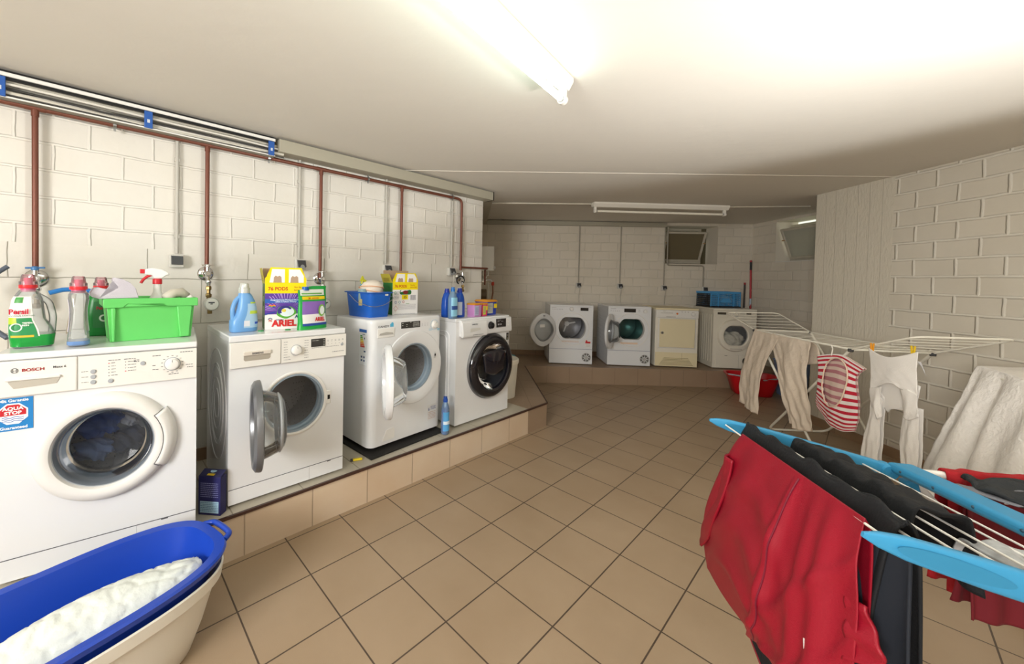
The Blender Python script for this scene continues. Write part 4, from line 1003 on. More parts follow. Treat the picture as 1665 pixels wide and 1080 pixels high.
# white rail under the tray
bm = B(); bar(bm, (XL+.03, -.05, 2.172), (XL+.03, .50, 2.172), .03, .008); tag(finish(bm, 'bracket_rail', M('cfcbc0'), None, bevel=.001), 'short pale metal rail on the left wall beside the copper pipe', 'rail')
PXX = -.748; MZ = 2.168
def ring_clip(bm, y, z, x=PXX): lathe(bm, [(.0115, y-.006), (.0155, y-.006), (.0155, y+.006), (.0115, y+.006)], (x, 0, z), 'y', 16)
t = thing('water_pipe', 'brown copper water pipe along the left wall with branches down', 'pipe', (PXX, 0, MZ))
bm = B(); tube(bm, rnd([(0, -3.1, .0), (0, 2.207, 0), (0, 2.207, -.70)], .06, 8), .0125, 12); mp = finish(bm, 'main_pipe', COPPER, t)
br = [(-.637, -.79), (.071, -.79), (.781, -.80), (1.495, -.80)]
for y, z in br:
    bm = B(); tube(bm, [(0, y, 0), (0, y, z)], .0118, 12); lathe(bm, [(.0145, -.04), (.0145, -.012)], (0, y, 0), 'z', 16, cap0=True)
    lathe(bm, [(.0145, y-.035), (.0145, y+.035)], (0, 0, 0), 'y', 16); finish(bm, 'branch_pipe', COPPER, t)
for y in (-.86, -.35, .42, 1.165, 2.08):
    bm = B(); lathe(bm, [(.013, y-.007), (.019, y-.007), (.019, y+.007), (.013, y+.007)], (0, 0, 0), 'y', 18); box(bm, -.038, -.012, y-.006, y+.006, -.006, .006); box(bm, -.004, .004, y-.005, y+.005, .018, .032); box(bm, -.004, .004, y-.005, y+.005, -.032, -.018)
    finish(bm, 'pipe_clamp', STEEL, t)
bm = B(); tube(bm, rnd([(0, 2.207, -.67), (0, 2.60, -.67), (-.25, 2.83, -.67), (-.25, 2.83, -.85)], .03), .010, 10); finish(bm, 'side_pipe', COPPER, t)
# electrical conduits and sockets on the left wall
CON = M('bcb9b0', .45)
for k, (y, zb, lab) in enumerate(((-.076, 1.50, 'grey conduit on the left wall between the two nearest copper branches'), (.635, 1.505, 'grey conduit above the socket behind the nearer pods box'), (1.356, 1.50, 'grey conduit above the socket behind the blue bucket'), (2.102, 1.50, 'grey conduit on the left wall, nearest its far corner'))):
    t = thing('conduit', lab, 'conduit', (XL+.018, y, zb), 0, 'grey conduits down the left wall')
    bm = B(); tube(bm, [(0, 0, 0), (.0, 0, 2.215-zb)], .0095, 10); finish(bm, 'conduit_tube', CON, t)
    for z in (.10, .55):
        bm = B(); box(bm, -.016, .006, -.013, .013, z-.012, z+.012); finish(bm, 'conduit_clip', CON, t, bevel=.002)
def socket(name, label, loc, rot, cord, s=1, group='grey wall sockets'):
    t = thing('power_socket', label, 'socket', loc, rot, group)
    bm = B(); box(bm, -.036*s, .036*s, -.038, .0, -.040*s, .038*s); hh = finish(bm, 'housing', M('d5d3cc', .4), t, bevel=.006)
    f = B(); box(f, -.028*s, .028*s, -.012, .0, -.056*s, .0); fo = finish(f, 'flap', M('3f4043', .35), t, bevel=.002); fo.location = (0, -.038, .032*s); fo.rotation_euler = (math.radians(-(8 if not cord else 24)), 0, 0)
    bm = B(); box(bm, -.028*s, .028*s, -.0145, -.0115, -.006*s, -.0015); finish(bm, 'flap_edge', M('cfcdc6', .4), fo)
    if cord:
        bm = B(); lathe(bm, [(.015, -.072), (.019, -.05), (.019, -.03)], (0, 0, -.016), 'y', 18, cap0=True); pl = finish(bm, 'plug', M('8b8d8e', .5), t)
        bm = B(); tube(bm, [(0, -.062, -.02), (.003, -.066, -.06), (-.002, -.055, -.14), (.0, -.04, cord*.6), (-.02*cord*3, -.02, cord)], .0038, 8); finish(bm, 'cord', M('c9c5bb', .5), pl)
    return t
socket('s', 'grey wall socket with closed dark flap above the gap between the two nearest machines', (XL, -.077, 1.457), 90, 0)
socket('s', 'grey wall socket with plug behind the nearer pods box', (XL, .642, 1.462), 90, -.42)
socket('s', 'grey wall socket with plug above the blue bucket', (XL, 1.365, 1.452), 90, -.40)
socket('s', 'grey wall socket with plug above the dark blue bottles', (XL, 2.095, 1.452), 90, -.40)
# taps with water meters
def tap(label, y, z, meter=True, dz=0, blue=False):
    t = thing('water_tap', label, 'tap', (XL, y, z))
    bm = B(); lathe(bm, [(.001, .001), (.043, .001), (.043, .006), (.030, .018), (.014, .02)], (0, 0, 0), 'x', 36); finish(bm, 'rosette', CHROME, t)
    bm = B(); tube(bm, [(.01, 0, 0), (.085, 0, 0)], .011, 14); lathe(bm, [(.014, .055), (.017, .06), (.017, .075), (.012, .085)], (0, 0, 0), 'x', 20); tube(bm, [(.062, 0, -.005), (.062, .006, -.075)], .0125, 14); tube(bm, [(.062, 0, 0), (.062, 0, .045)], .010, 14)
    lathe(bm, [(.016, -.042), (.018, -.048), (.018, -.056), (.016, -.060)], (.062, .004, 0), 'z', 16, cap0=True, cap1=True)
    finish(bm, 'valve_body', CHROME, t)
    bm = B(); bar(bm, (.062, -.032, .05), (.062, .034, .053), .012, .009); lathe(bm, [(.013, .040), (.015, .048), (.011, .058), (.001, .06)], (.062, 0, 0), 'z', 18); finish(bm, 'tap_handle', M('4479b0', .3) if blue else CHROME, t, bevel=.002)
    bm = B(); lathe(bm, [(.013, 0), (.016, -.006), (.016, -.022), (.011, -.026), (.011, -.045), (.017, -.049), (.017, -.064), (.012, -.07)], (.062, .006, -.075), 'z', 6); finish(bm, 'union_nut', BRASS, t)
    if meter:
        bm = B(); c = (.078, .020, -.185); tube(bm, [(.062, .008, -.145), (.060, .012, -.185), (.058, .014, -.245)], .013, 12); finish(bm, 'meter_pipe', BRASS, t)
        bm = B(); lathe(bm, [(.001, -.03), (.040, -.028), (.040, .004), (.036, .008), (.001, .008)], c, 'x', 40); mt_ = finish(bm, 'water_meter', M('b9bcb4', .3), t)
        bm = B(); lathe(bm, [(.034, .0085), (.001, .0088)], c, 'x', 36); finish(bm, 'dial', M('e4e6e0', .3), mt_)
        d = mt_.children[0]
        bm = B(); box(bm, c[0]+.0089, c[0]+.0095, c[1]-.018, c[1]+.014, c[2]+.006, c[2]+.013); box(bm, c[0]+.0089, c[0]+.0095, c[1]-.008, c[1]+.004, c[2]-.002, c[2]+.004); finish(bm, 'dial_marks', M('333a40'), d)
    return t
tap('chromed tap with round rosette behind the green gel bottle at far left', -.637, 1.345, False, blue=True)
tap('chromed tap with water meter between the two nearest machines', .071, 1.385)
tap('chromed tap with water meter behind the green refill pouch', .790, 1.365)
tap('chromed tap behind the second pods box', 1.495, 1.37, False)
tap('chromed tap behind the dark blue bottles', 2.215, 1.40, False)
# black hose and valve wheel near the blue bottles
bm = B(); tube(bm, [(-.70, 2.18, 1.36)]+arc((-.69, 2.155, 1.37), .04, -.5, 4.2, 14, ax=(.3, .95, 0)), .007, 8); tag(finish(bm, 'hose', DARK, None), 'short looped black hose behind the dark blue bottles', 'hose')
bm = B(); tube(bm, [(-.70, -.72, 1.40), (-.66, -.82, 1.30), (-.58, -.80, 1.18), (-.5, -.70, 1.09)], .010, 10); tag(finish(bm, 'hose', M('5a6270'), None), 'grey hose rising behind the first machine at far left', 'hose')
t = thing('squeegee', 'blue headed squeegee leaning behind the green gel bottle', 'squeegee', (-.60, -.50, 1.083))
bm = B(); bar(bm, (.0, -.02, .0), (-.04, .0, .19), .016, .008); finish(bm, 'handle', M('9c9077'), t, bevel=.002)
bm = B(); tube(bm, [(-.04, -.085, .195), (-.04, -.04, .21), (-.04, .0, .212), (-.04, .05, .205), (-.04, .085, .195)], .011, 8); finish(bm, 'head', M('2c7cc8', .35), t)
# water heater and its fittings on the niche wall
t = thing('water_heater', 'small white box water heater at the far corner of the left wall', 'water heater', (-1.615, 3.378, 1.495), 135)
# local: x along wall direction reversed; -y into the room
t.rotation_euler = (0, 0, math.radians(135))
bm = B(); box(bm, -.12, .12, -.19, -.002, 0, .33); finish(bm, 'casing', M('f0efe9', .35), t, bevel=.012, seg=4)
bm = B(); lathe(bm, [(.022, -.19), (.022, -.212), (.018, -.215), (.001, -.215)], (.0, 0, .045), 'y', 24); finish(bm, 'knob', WHITE2, t)
bm = B(); tube(bm, [(0, -.12, 0), (0, -.12, -.06), (.0, -.06, -.08), (0, -.06, -.13)], .008, 10); tube(bm, [(.05, -.05, 0), (.05, -.05, -.14)], .008, 10); finish(bm, 'connection_pipe', CHROME, t)
t = thing('mixer_tap', 'chromed mixer tap with washing machine connection under the white water heater', 'tap', (-1.615, 3.378, 1.355), 135)
bm = B(); tube(bm, [(-.09, -.05, 0), (.09, -.05, 0)], .013, 12); tube(bm, rnd([(0, -.05, 0), (0, -.12, .02), (0, -.17, .02), (0, -.175, -.03)], .02), .009, 10); tube(bm, [(.07, -.05, 0), (.07, -.0, 0)], .01, 10); tube(bm, [(-.07, -.05, 0), (-.07, -.0, 0)], .01, 10); finish(bm, 'mixer_body', CHROME, t)
bm = B(); bar(bm, (0, -.05, .02), (0, -.10, .06), .012, .008); finish(bm, 'lever', CHROME, t)
bm = B(); lathe(bm, [(.018, -.055), (.02, -.02), (.016, -.005)], (0, -.185, 0), 'z', 14, cap0=True, cap1=True); finish(bm, 'hose_coupling', M('d3442c', .4), t)
bm = B(); tube(bm, [(0, -.185, -.05), (.01, -.19, -.15), (.02, -.17, -.30), (.02, -.15, -.6)], .010, 10); finish(bm, 'hose', M('8f5a3c'), t)
bm = B(); tube(bm, [(0, -.12, -.01), (.0, -.13, -.12), (.02, -.12, -.32)], .008, 10); finish(bm, 'white_hose', M('d9d6cc'), t)
t = thing('round_tin', 'round tin standing on end in the niche below the mixer tap', 'tin', (-1.60, 3.36, 1.10), 135)
bm = B(); lathe(bm, [(.001, -.02), (.075, -.02), (.075, -.10), (.07, -.105), (.001, -.105)], (0, 0, .075), 'y', 30); finish(bm, 'drum_side', M('6b5a42'), t)
bm = B(); lathe(bm, [(.062, -.1055), (.001, -.106)], (0, 0, .075), 'y', 30); finish(bm, 'lid', M('c6b68d'), t)
bm = B(); bar(bm, (-1.64, 3.30, 1.09), (-1.50, 3.44, 1.09), .16, .02, up=(0,0,1)); tag(finish(bm, 'shelf', M('8b8373'), None, bevel=.002), 'small shelf on the niche wall carrying the round tin', 'shelf')
# conduits and sockets on the back wall
def bw(x, off=0): return (x+off*Q, x+6.045-off*Q)
for x, zb, lab, sl in ((-1.05, 1.355, 'grey conduit above the leftmost dryer', 'small socket with cord above the leftmost dryer'), (-.605, 1.355, 'grey conduit above the second dryer from the left', 'small socket with cord above the second dryer'), (-.135, 1.34, 'grey conduit left of the open back window', 'small socket with cord above the cream dryer')):
    X, Y = bw(x, .014); bm = B(); tube(bm, [(X, Y, zb), (X, Y, 2.235)], .0085, 8); tag(finish(bm, 'conduit', M('a09a8b', .5), None), lab, 'conduit', 'conduits down the back wall')
    X, Y = bw(x, .0); socket('s', sl, (X, Y, zb-.035), 45, -.26, group='sockets on the back wall')
a, b = bw(-.105, .014), bw(.285, .014)
bm = B(); tube(bm, rnd([(a[0], a[1], 2.235), (a[0], a[1], 1.655), (b[0], b[1], 1.655), (b[0], b[1], 1.33)], .04), .010, 8); tag(finish(bm, 'conduit', M('a09a8b', .5), None), 'bent grey conduit running under the back window', 'conduit', 'conduits down the back wall')
X, Y = bw(.30, 0); socket('s', 'dark flapped socket just above the blue crate', (X, Y, 1.30), 45, 0, group='sockets on the back wall')
bm = B(); tube(bm, [(-1.07, 2.99, H-.012), (-.215, 3.80, H-.012)], .009, 8)
t = finish(bm, 'conduit', M('d8d2c2', .5), None); tag(t, 'pale conduit across the ceiling to the unlit lamp', 'conduit')
bm = B(); tube(bm, [(.86, 5.0, H-.006), (1.55, 5.53, H-.006)], .006, 6); tag(finish(bm, 'conduit', M('d8d2c2', .5), None), 'thin pale conduit on the ceiling right of the unlit lamp', 'conduit')

# ------------------------------------------------------------------ things on top of the machines
ZT = LZ+.0005
def letter_on(parent, mt_, items): return letters(parent, mt_, items)
def tube_handle_bottle(name, label, cat, loc, rot, bodym, prof, handle, cap, labels, liquid=None, transparent=False):
    t = thing(name, label, cat, loc, rot)
    bm = B(); loft(bm, prof, 40, cap1=True); b = finish(bm, 'bottle_body', bodym, t, smooth=60)
    if handle:
        bm = B(); tube(bm, rnd([Vector(p) for p in handle[0]], .02, 6), handle[1], 14); finish(bm, 'handle', bodym, t, smooth=60)
    if liquid:
        bm = B(); pr = [(z, cx, cy, rx+.0007, ry+.0007, pw) for z, cx, cy, rx, ry, pw in prof if z < liquid[0]]; _, cx, cy, rx, ry, pw = ringat(prof, liquid[0]); pr.append((liquid[0], cx, cy, rx+.0007, ry+.0007, pw)); pr[0] = (.003,)+tuple(pr[0][1:])
        loft(bm, pr, 40); finish(bm, 'liquid', liquid[1], t, smooth=60)
    cap(t); labels(t, b, prof); return t
CLR = lambda p, h, z: None
# gel bottle, clear with green gel at the bottom
PR = [(0, 0, 0, .050, .036, 3), (.006, 0, 0, .058, .042, 3), (.05, 0, 0, .063, .045, 3), (.075, -.004, 0, .059, .045, 3), (.11, -.013, 0, .049, .043, 3), (.15, -.014, 0, .046, .041, 2.8), (.19, -.013, 0, .041, .037, 2.6), (.215, -.012, 0, .030, .028, 2.2), (.225, -.012, 0, .024, .024, 2)]
def dosecap(t, z0=.222, x=-.012, r=.025):
    bm = B(); lathe(bm, [(r*.84, z0-.004), (r*.84, z0+.014)], (x, 0, 0), 'z', 32, cap1=True); finish(bm, 'neck', M('d8608a', .3), t)
    bm = B(); lathe(bm, [(r*1.02, z0+.010), (r*1.04, z0+.012), (r*1.04, z0+.022), (r, z0+.023)], (x, 0, 0), 'z', 32); finish(bm, 'red_band', M('dc3038', .3), t)
    bm = B(); lathe(bm, [(r*1.02, z0+.023), (r*1.02, z0+.036), (r*.86, z0+.040), (r*.78, z0+.058), (r*.66, z0+.064), (.001, z0+.065)], (x, 0, 0), 'z', 32); finish(bm, 'dosing_cap', PINKC, t)
    bm = B(); lathe(bm, [(r*.5, z0+.022), (r*.5, z0+.050), (.001, z0+.052)], (x, 0, 0), 'z', 24); finish(bm, 'spout', M('d8507a', .35), t)
def gel_labels(t, b, P):
    bm = B(); wrap(bm, P, -165, -78, .045, .200, .0012, nz=12); lb = finish(bm, 'label', M('eeece8', .4), t, smooth=60)
    bm = B(); wrap(bm, P, -156, -82, .040, .118, .0018, nz=8); finish(bm, 'label_green_field', M('2f8f55', .4), lb)
    bm = B(); wrap(bm, P, -156, -112, .094, .120, .0022, nz=6); finish(bm, 'label_lime_field', M('b5cf3a', .4), lb)
    bm = B(); lathe(bm, [(.0165, -.0462), (.0145, -.0466), (.0125, -.0462)], (-.040, 0, .082), 'y', 28); finish(bm, 'ring_mark', M('e3efe8'), lb)
    bm = B(); wrap(bm, P, -140, -88, .043, .051, .0024, nz=3); finish(bm, 'label_yellow_stripe', M('e0b93a'), lb)
    bm = B(); wrap(bm, P, -130, -98, .176, .198, .0022, nz=4); finish(bm, 'label_green_flag', M('3d9440'), lb)
    letters(lb, M('c41e3a'), [('Persil', (-.0585, -.0475, .134), .0265, 'LEFT', .88, .0009)])
    letters(lb, M('f4f6f4'), [('TIEFEN-', (-.024, -.0490, .096), .0085, 'LEFT', 1, .0003), ('REIN', (-.024, -.0490, .087), .0085, 'LEFT', 1, .0003)])
    letters(lb, M('3c6b46'), [('UNIVERSAL KRAFT-GEL', (-.059, -.0490, .125), .0066, 'LEFT', 1, .0001)])
GREENG = mat('green_gel', '1f9a3f', .2)
tube_handle_bottle('detergent_bottle', 'clear gel bottle with red and pink cap, green gel left at the bottom', 'bottle', (-.235, -.605, 1.0825), 90, CLEARP,
    PR, ([(.010, 0, .205), (.044, 0, .180), (.056, 0, .12), (.052, 0, .055)], .0115), dosecap, gel_labels, (.050, GREENG))
bpy.data.objects['detergent_bottle']
# slim bottle
PB = [(0, 0, 0, .028, .036, 3), (.008, 0, 0, .034, .044, 3), (.04, 0, 0, .033, .045, 3), (.10, 0, 0, .027, .042, 2.6), (.15, 0, 0, .026, .040, 2.6), (.19, 0, 0, .031, .038, 2.6), (.21, 0, 0, .030, .032, 2.4), (.223, 0, 0, .022, .022, 2)]
def slim_labels(t, b, P):
    bm = B(); wrap(bm, P, -28, 24, .06, .19, .0012); wrap(bm, P, 156, 208, .06, .19, .0012); finish(bm, 'label', M('d9d3e2'), t, smooth=60)
tube_handle_bottle('detergent_bottle', 'slim clear bottle with pink cap and a little blue liquid', 'bottle', (-.165, -.474, 1.0825), 90, CLEARP, PB, None,
    lambda t: dosecap(t, .218, 0, .026), slim_labels, (.022, mat('blue_liquid', '6f93c8', .2)))
PG = [(0, 0, 0, .045, .036, 3), (.008, 0, 0, .055, .042, 3), (.10, 0, 0, .058, .044, 3), (.17, 0, 0, .050, .040, 2.8), (.205, 0, 0, .032, .030, 2.4), (.215, 0, 0, .025, .025, 2)]
def pg_labels(t, b, P):
    bm = B(); wrap(bm, P, -100, -30, .04, .16, .0012); lb = finish(bm, 'label', M('2d7d44'), t, smooth=60)
    letters(lb, M('b22a3c'), [('Persil', (-.005, -.0468, .125), .020, 'LEFT', .9, .0007)])
    bm = B(); lathe(bm, [(.017, -.0470), (.013, -.0474), (.010, -.047)], (.022, 0, .085), 'y', 24); finish(bm, 'ring_mark', M('dfe9e2'), lb)
tube_handle_bottle('detergent_bottle', 'green gel bottle with pink cap half hidden behind the green box', 'bottle', (-.470, -.405, 1.0825), 75, mat('green_bottle', '178a3a', .25), PG, None, lambda t: dosecap(t, .212, 0, .027), pg_labels)

# green storage box with sneaker-like shoe, spray bottle
GR = mat('bright_green_plastic', '68cf6c', .4)
t = thing('storage_box', 'bright green plastic storage box full of cleaning things', 'storage box', (-.193, -.234, 1.0825), 92.7)
W1, W2, D1, D2, HB = .145, .168, .20, .225, .170
bm = B()
def trough(bm, w1, w2, d1, d2, h, off, wall_=.004, zb=.0):
    o = [(-w1, .0, zb), (w1, .0, zb), (w1, d1, zb), (-w1, d1, zb)]; e = w2-w1
    T = [(-w2, -e, h), (w2, -e, h), (w2, d1+e, h), (-w2, d1+e, h)]
    ov = [bm.verts.new(p) for p in o]; tv = [bm.verts.new(p) for p in T]
    def ins(P, k, dz): cx = 0; cy = d1/2; return [bm.verts.new((x-math.copysign(k, x), y-math.copysign(k, y-cy), z+dz)) for x, y, z in P]
    ti = ins(T, wall_, 0); oi = ins(o, wall_, .004)
    for i in range(4):
        j = (i+1)%4
        bm.faces.new((ov[i], ov[j], tv[j], tv[i])); bm.faces.new((tv[i], tv[j], ti[j], ti[i])); bm.faces.new((ti[i], ti[j], oi[j], oi[i]))
    bm.faces.new(ov[::-1]); bm.faces.new(oi)
trough(bm, W1, .157, D1, D1, HB, 0); finish(bm, 'box_body', GR, t, bevel=.008, seg=3)
bm = B(); r1 = .170
def frame(bm, w, d0, d1, z0, z1, th):
    O = [(-w, d0), (w, d0), (w, d1), (-w, d1)]; I = [(-w+th, d0+th), (w-th, d0+th), (w-th, d1-th), (-w+th, d1-th)]
    vv = [[bm.verts.new((x, y, z)) for x, y in P] for P in (O, I) for z in (z0, z1)]
    for i in range(4):
        j = (i+1)%4
        bm.faces.new((vv[0][i], vv[0][j], vv[1][j], vv[1][i])); bm.faces.new((vv[2][j], vv[2][i], vv[3][i], vv[3][j]))
        bm.faces.new((vv[1][i], vv[1][j], vv[3][j], vv[3][i])); bm.faces.new((vv[0][j], vv[0][i], vv[2][i], vv[2][j]))
frame(bm, .168, -.022, .222, .150, .188, .012); finish(bm, 'rim', GR, t, bevel=.006, seg=3)
bm = B(); extr(bm, [(-.168,.149),(-.105,.149),(-.088,.166),(.035,.166),(.055,.149),(.168,.149),(.168,.187),(-.168,.187)], -.0245, -.019); finish(bm, 'rim_front', GR, t, bevel=.002)
for x, w in ((-.135, .008), (.116, .030)):
    bm = B(); extr(bm, [(x-w*.6, .004), (x+w*.6, .004), (x+w, .15), (x-w, .15)], -.020, -.002); finish(bm, 'rib', GR, t, bevel=.004)
G0 = Vector((-.193, -.234, 1.0825)); RG = Matrix.Rotation(math.radians(92.7), 3, 'Z')
def ingb(x, y, z): return G0+RG@Vector((x, y, z))
# spray bottle
t = thing('spray_bottle', 'white spray bottle with red nozzle and collar standing in the green box', 'spray bottle', ingb(.028, .09, .006), 92.7)
bm = B(); loft(bm, [(0, 0, 0, .032, .028, 3), (.10, 0, 0, .034, .030, 3), (.175, 0, 0, .030, .026, 2.5), (.198, .0, 0, .020, .020, 2), (.205, 0, 0, .0165, .0165, 2), (.245, 0, 0, .015, .015, 2)], 32); finish(bm, 'bottle_body', M('edeeeb', .35), t, smooth=60)
bm = B(); lathe(bm, [(.0185, .243), (.0185, .263), (.0165, .268)], (0, 0, 0), 'z', 24, cap0=True, cap1=True); finish(bm, 'collar', M('cf2733', .35), t)
bm = B(); extr(bm, [(-.048, .286), (-.047, .312), (-.02, .319), (.018, .314), (.040, .300), (.048, .288), (.030, .281), (.016, .268), (-.014, .268), (-.020, .284)], -.012, .012); finish(bm, 'spray_head', M('f1f1ee', .35), t, bevel=.006, seg=3)
bm = B(); box(bm, -.064, -.047, -.009, .009, .292, .312); finish(bm, 'nozzle', M('cf2733', .35), t, bevel=.002)
bm = B(); tube(bm, [(-.022, 0, .286), (-.040, 0, .276), (-.052, 0, .264), (-.061, 0, .247)], .006, 8); finish(bm, 'trigger', M('cf2733', .35), t)
# shoe / padded cloth lying over the box edge
bm = B(); extr(bm, [(-.207,.214),(-.198,.232),(-.181,.236),(-.155,.226),(-.128,.226),(-.115,.234),(-.122,.247),(-.137,.269),(-.130,.278),(-.107,.273),(-.081,.258),(-.060,.229),(-.051,.190),(-.181,.188),(-.203,.197)][::-1], -.012, .075)
o = finish(bm, 'slipper', mat('grey_mesh_fabric', 'cfcbd6', .85, noise=.15, bump=.001, bscale=300), None, smooth=60, bevel=.011, seg=4); o.matrix_world = Matrix.Translation(G0) @ RG.to_4x4(); tag(o, 'folded pale grey cloth slipper draped over the left edge of the green box', 'slipper')
bm = B(); tube(bm, [(-.05, -.012, .19), (-.02, -.012, .196), (.03, .0, .19)], .004, 8); 
for nm, c, P_, rr_, lab in (('sponge', 'c9c4b4', [(.05, .03, .182), (.08, .04, .205), (.115, .05, .210), (.135, .06, .19)], .022, 'crumpled greyish plastic bag behind the rim of the green box'), ('white_stopper', 'e9e7e0', [(.14, .03, .178), (.155, .03, .190)], .012, 'small white cap peeking above the right end of the green box')):
    b2 = B(); tube(b2, P_, rr_, 12); o = finish(b2, 'plastic_bag' if nm == 'sponge' else nm, M(c), None, smooth=180); o.matrix_world = Matrix.Translation(G0) @ RG.to_4x4(); tag(o, lab, 'bag' if nm == 'sponge' else 'cap')
bm.free()

# blue softener bottle
PSF = [(0, 0, 0, .060, .034, 3.2), (.006, 0, 0, .066, .038, 3.2), (.06, 0, 0, .066, .040, 3), (.085, .008, 0, .056, .039, 2.8), (.12, .014, 0, .048, .037, 2.8), (.165, .012, 0, .040, .034, 2.6), (.195, .006, 0, .032, .028, 2.3), (.207, .002, 0, .026, .024, 2)]
def silver_cap(t):
    bm = B(); lathe(bm, [(.027, .205), (.027, .232), (.023, .234), (.021, .252), (.018, .257), (.001, .258)], (.002, 0, 0), 'z', 32); finish(bm, 'cap', mat('silver_cap', 'd6dad6', .25, metal=.35), t)
def sf_labels(t, b, P):
    bm = B(); wrap(bm, P, -95, -22, .022, .15, .0012, nz=10); lb = finish(bm, 'label', M('a9cdea', .4), t, smooth=60)
    bm = B(); wrap(bm, P, -88, -30, .095, .112, .0018, nz=3); wrap(bm, P, -85, -40, .150, .158, .0018, nz=3); finish(bm, 'label_lime_field', M('bfd94a'), lb)
    bm = B(); wrap(bm, P, -62, -30, .04, .052, .0020, nz=3); finish(bm, 'label_blue_field', M('2a57c8'), lb)
    bm = B(); wrap(bm, P, -95, -84, .03, .06, .002, nz=3); finish(bm, 'barcode', M('e4e6ee'), lb)
bm = None
tube_handle_bottle('softener_bottle', 'light blue fabric softener bottle with silver cap on the second machine', 'bottle', (-.245, .150, 1.0815), 98, mat('softener_blue', '6ea4dc', .3), PSF,
    ([(-.005, 0, .195), (-.040, 0, .168), (-.056, 0, .12), (-.053, 0, .065)], .0115), silver_cap, sf_labels)

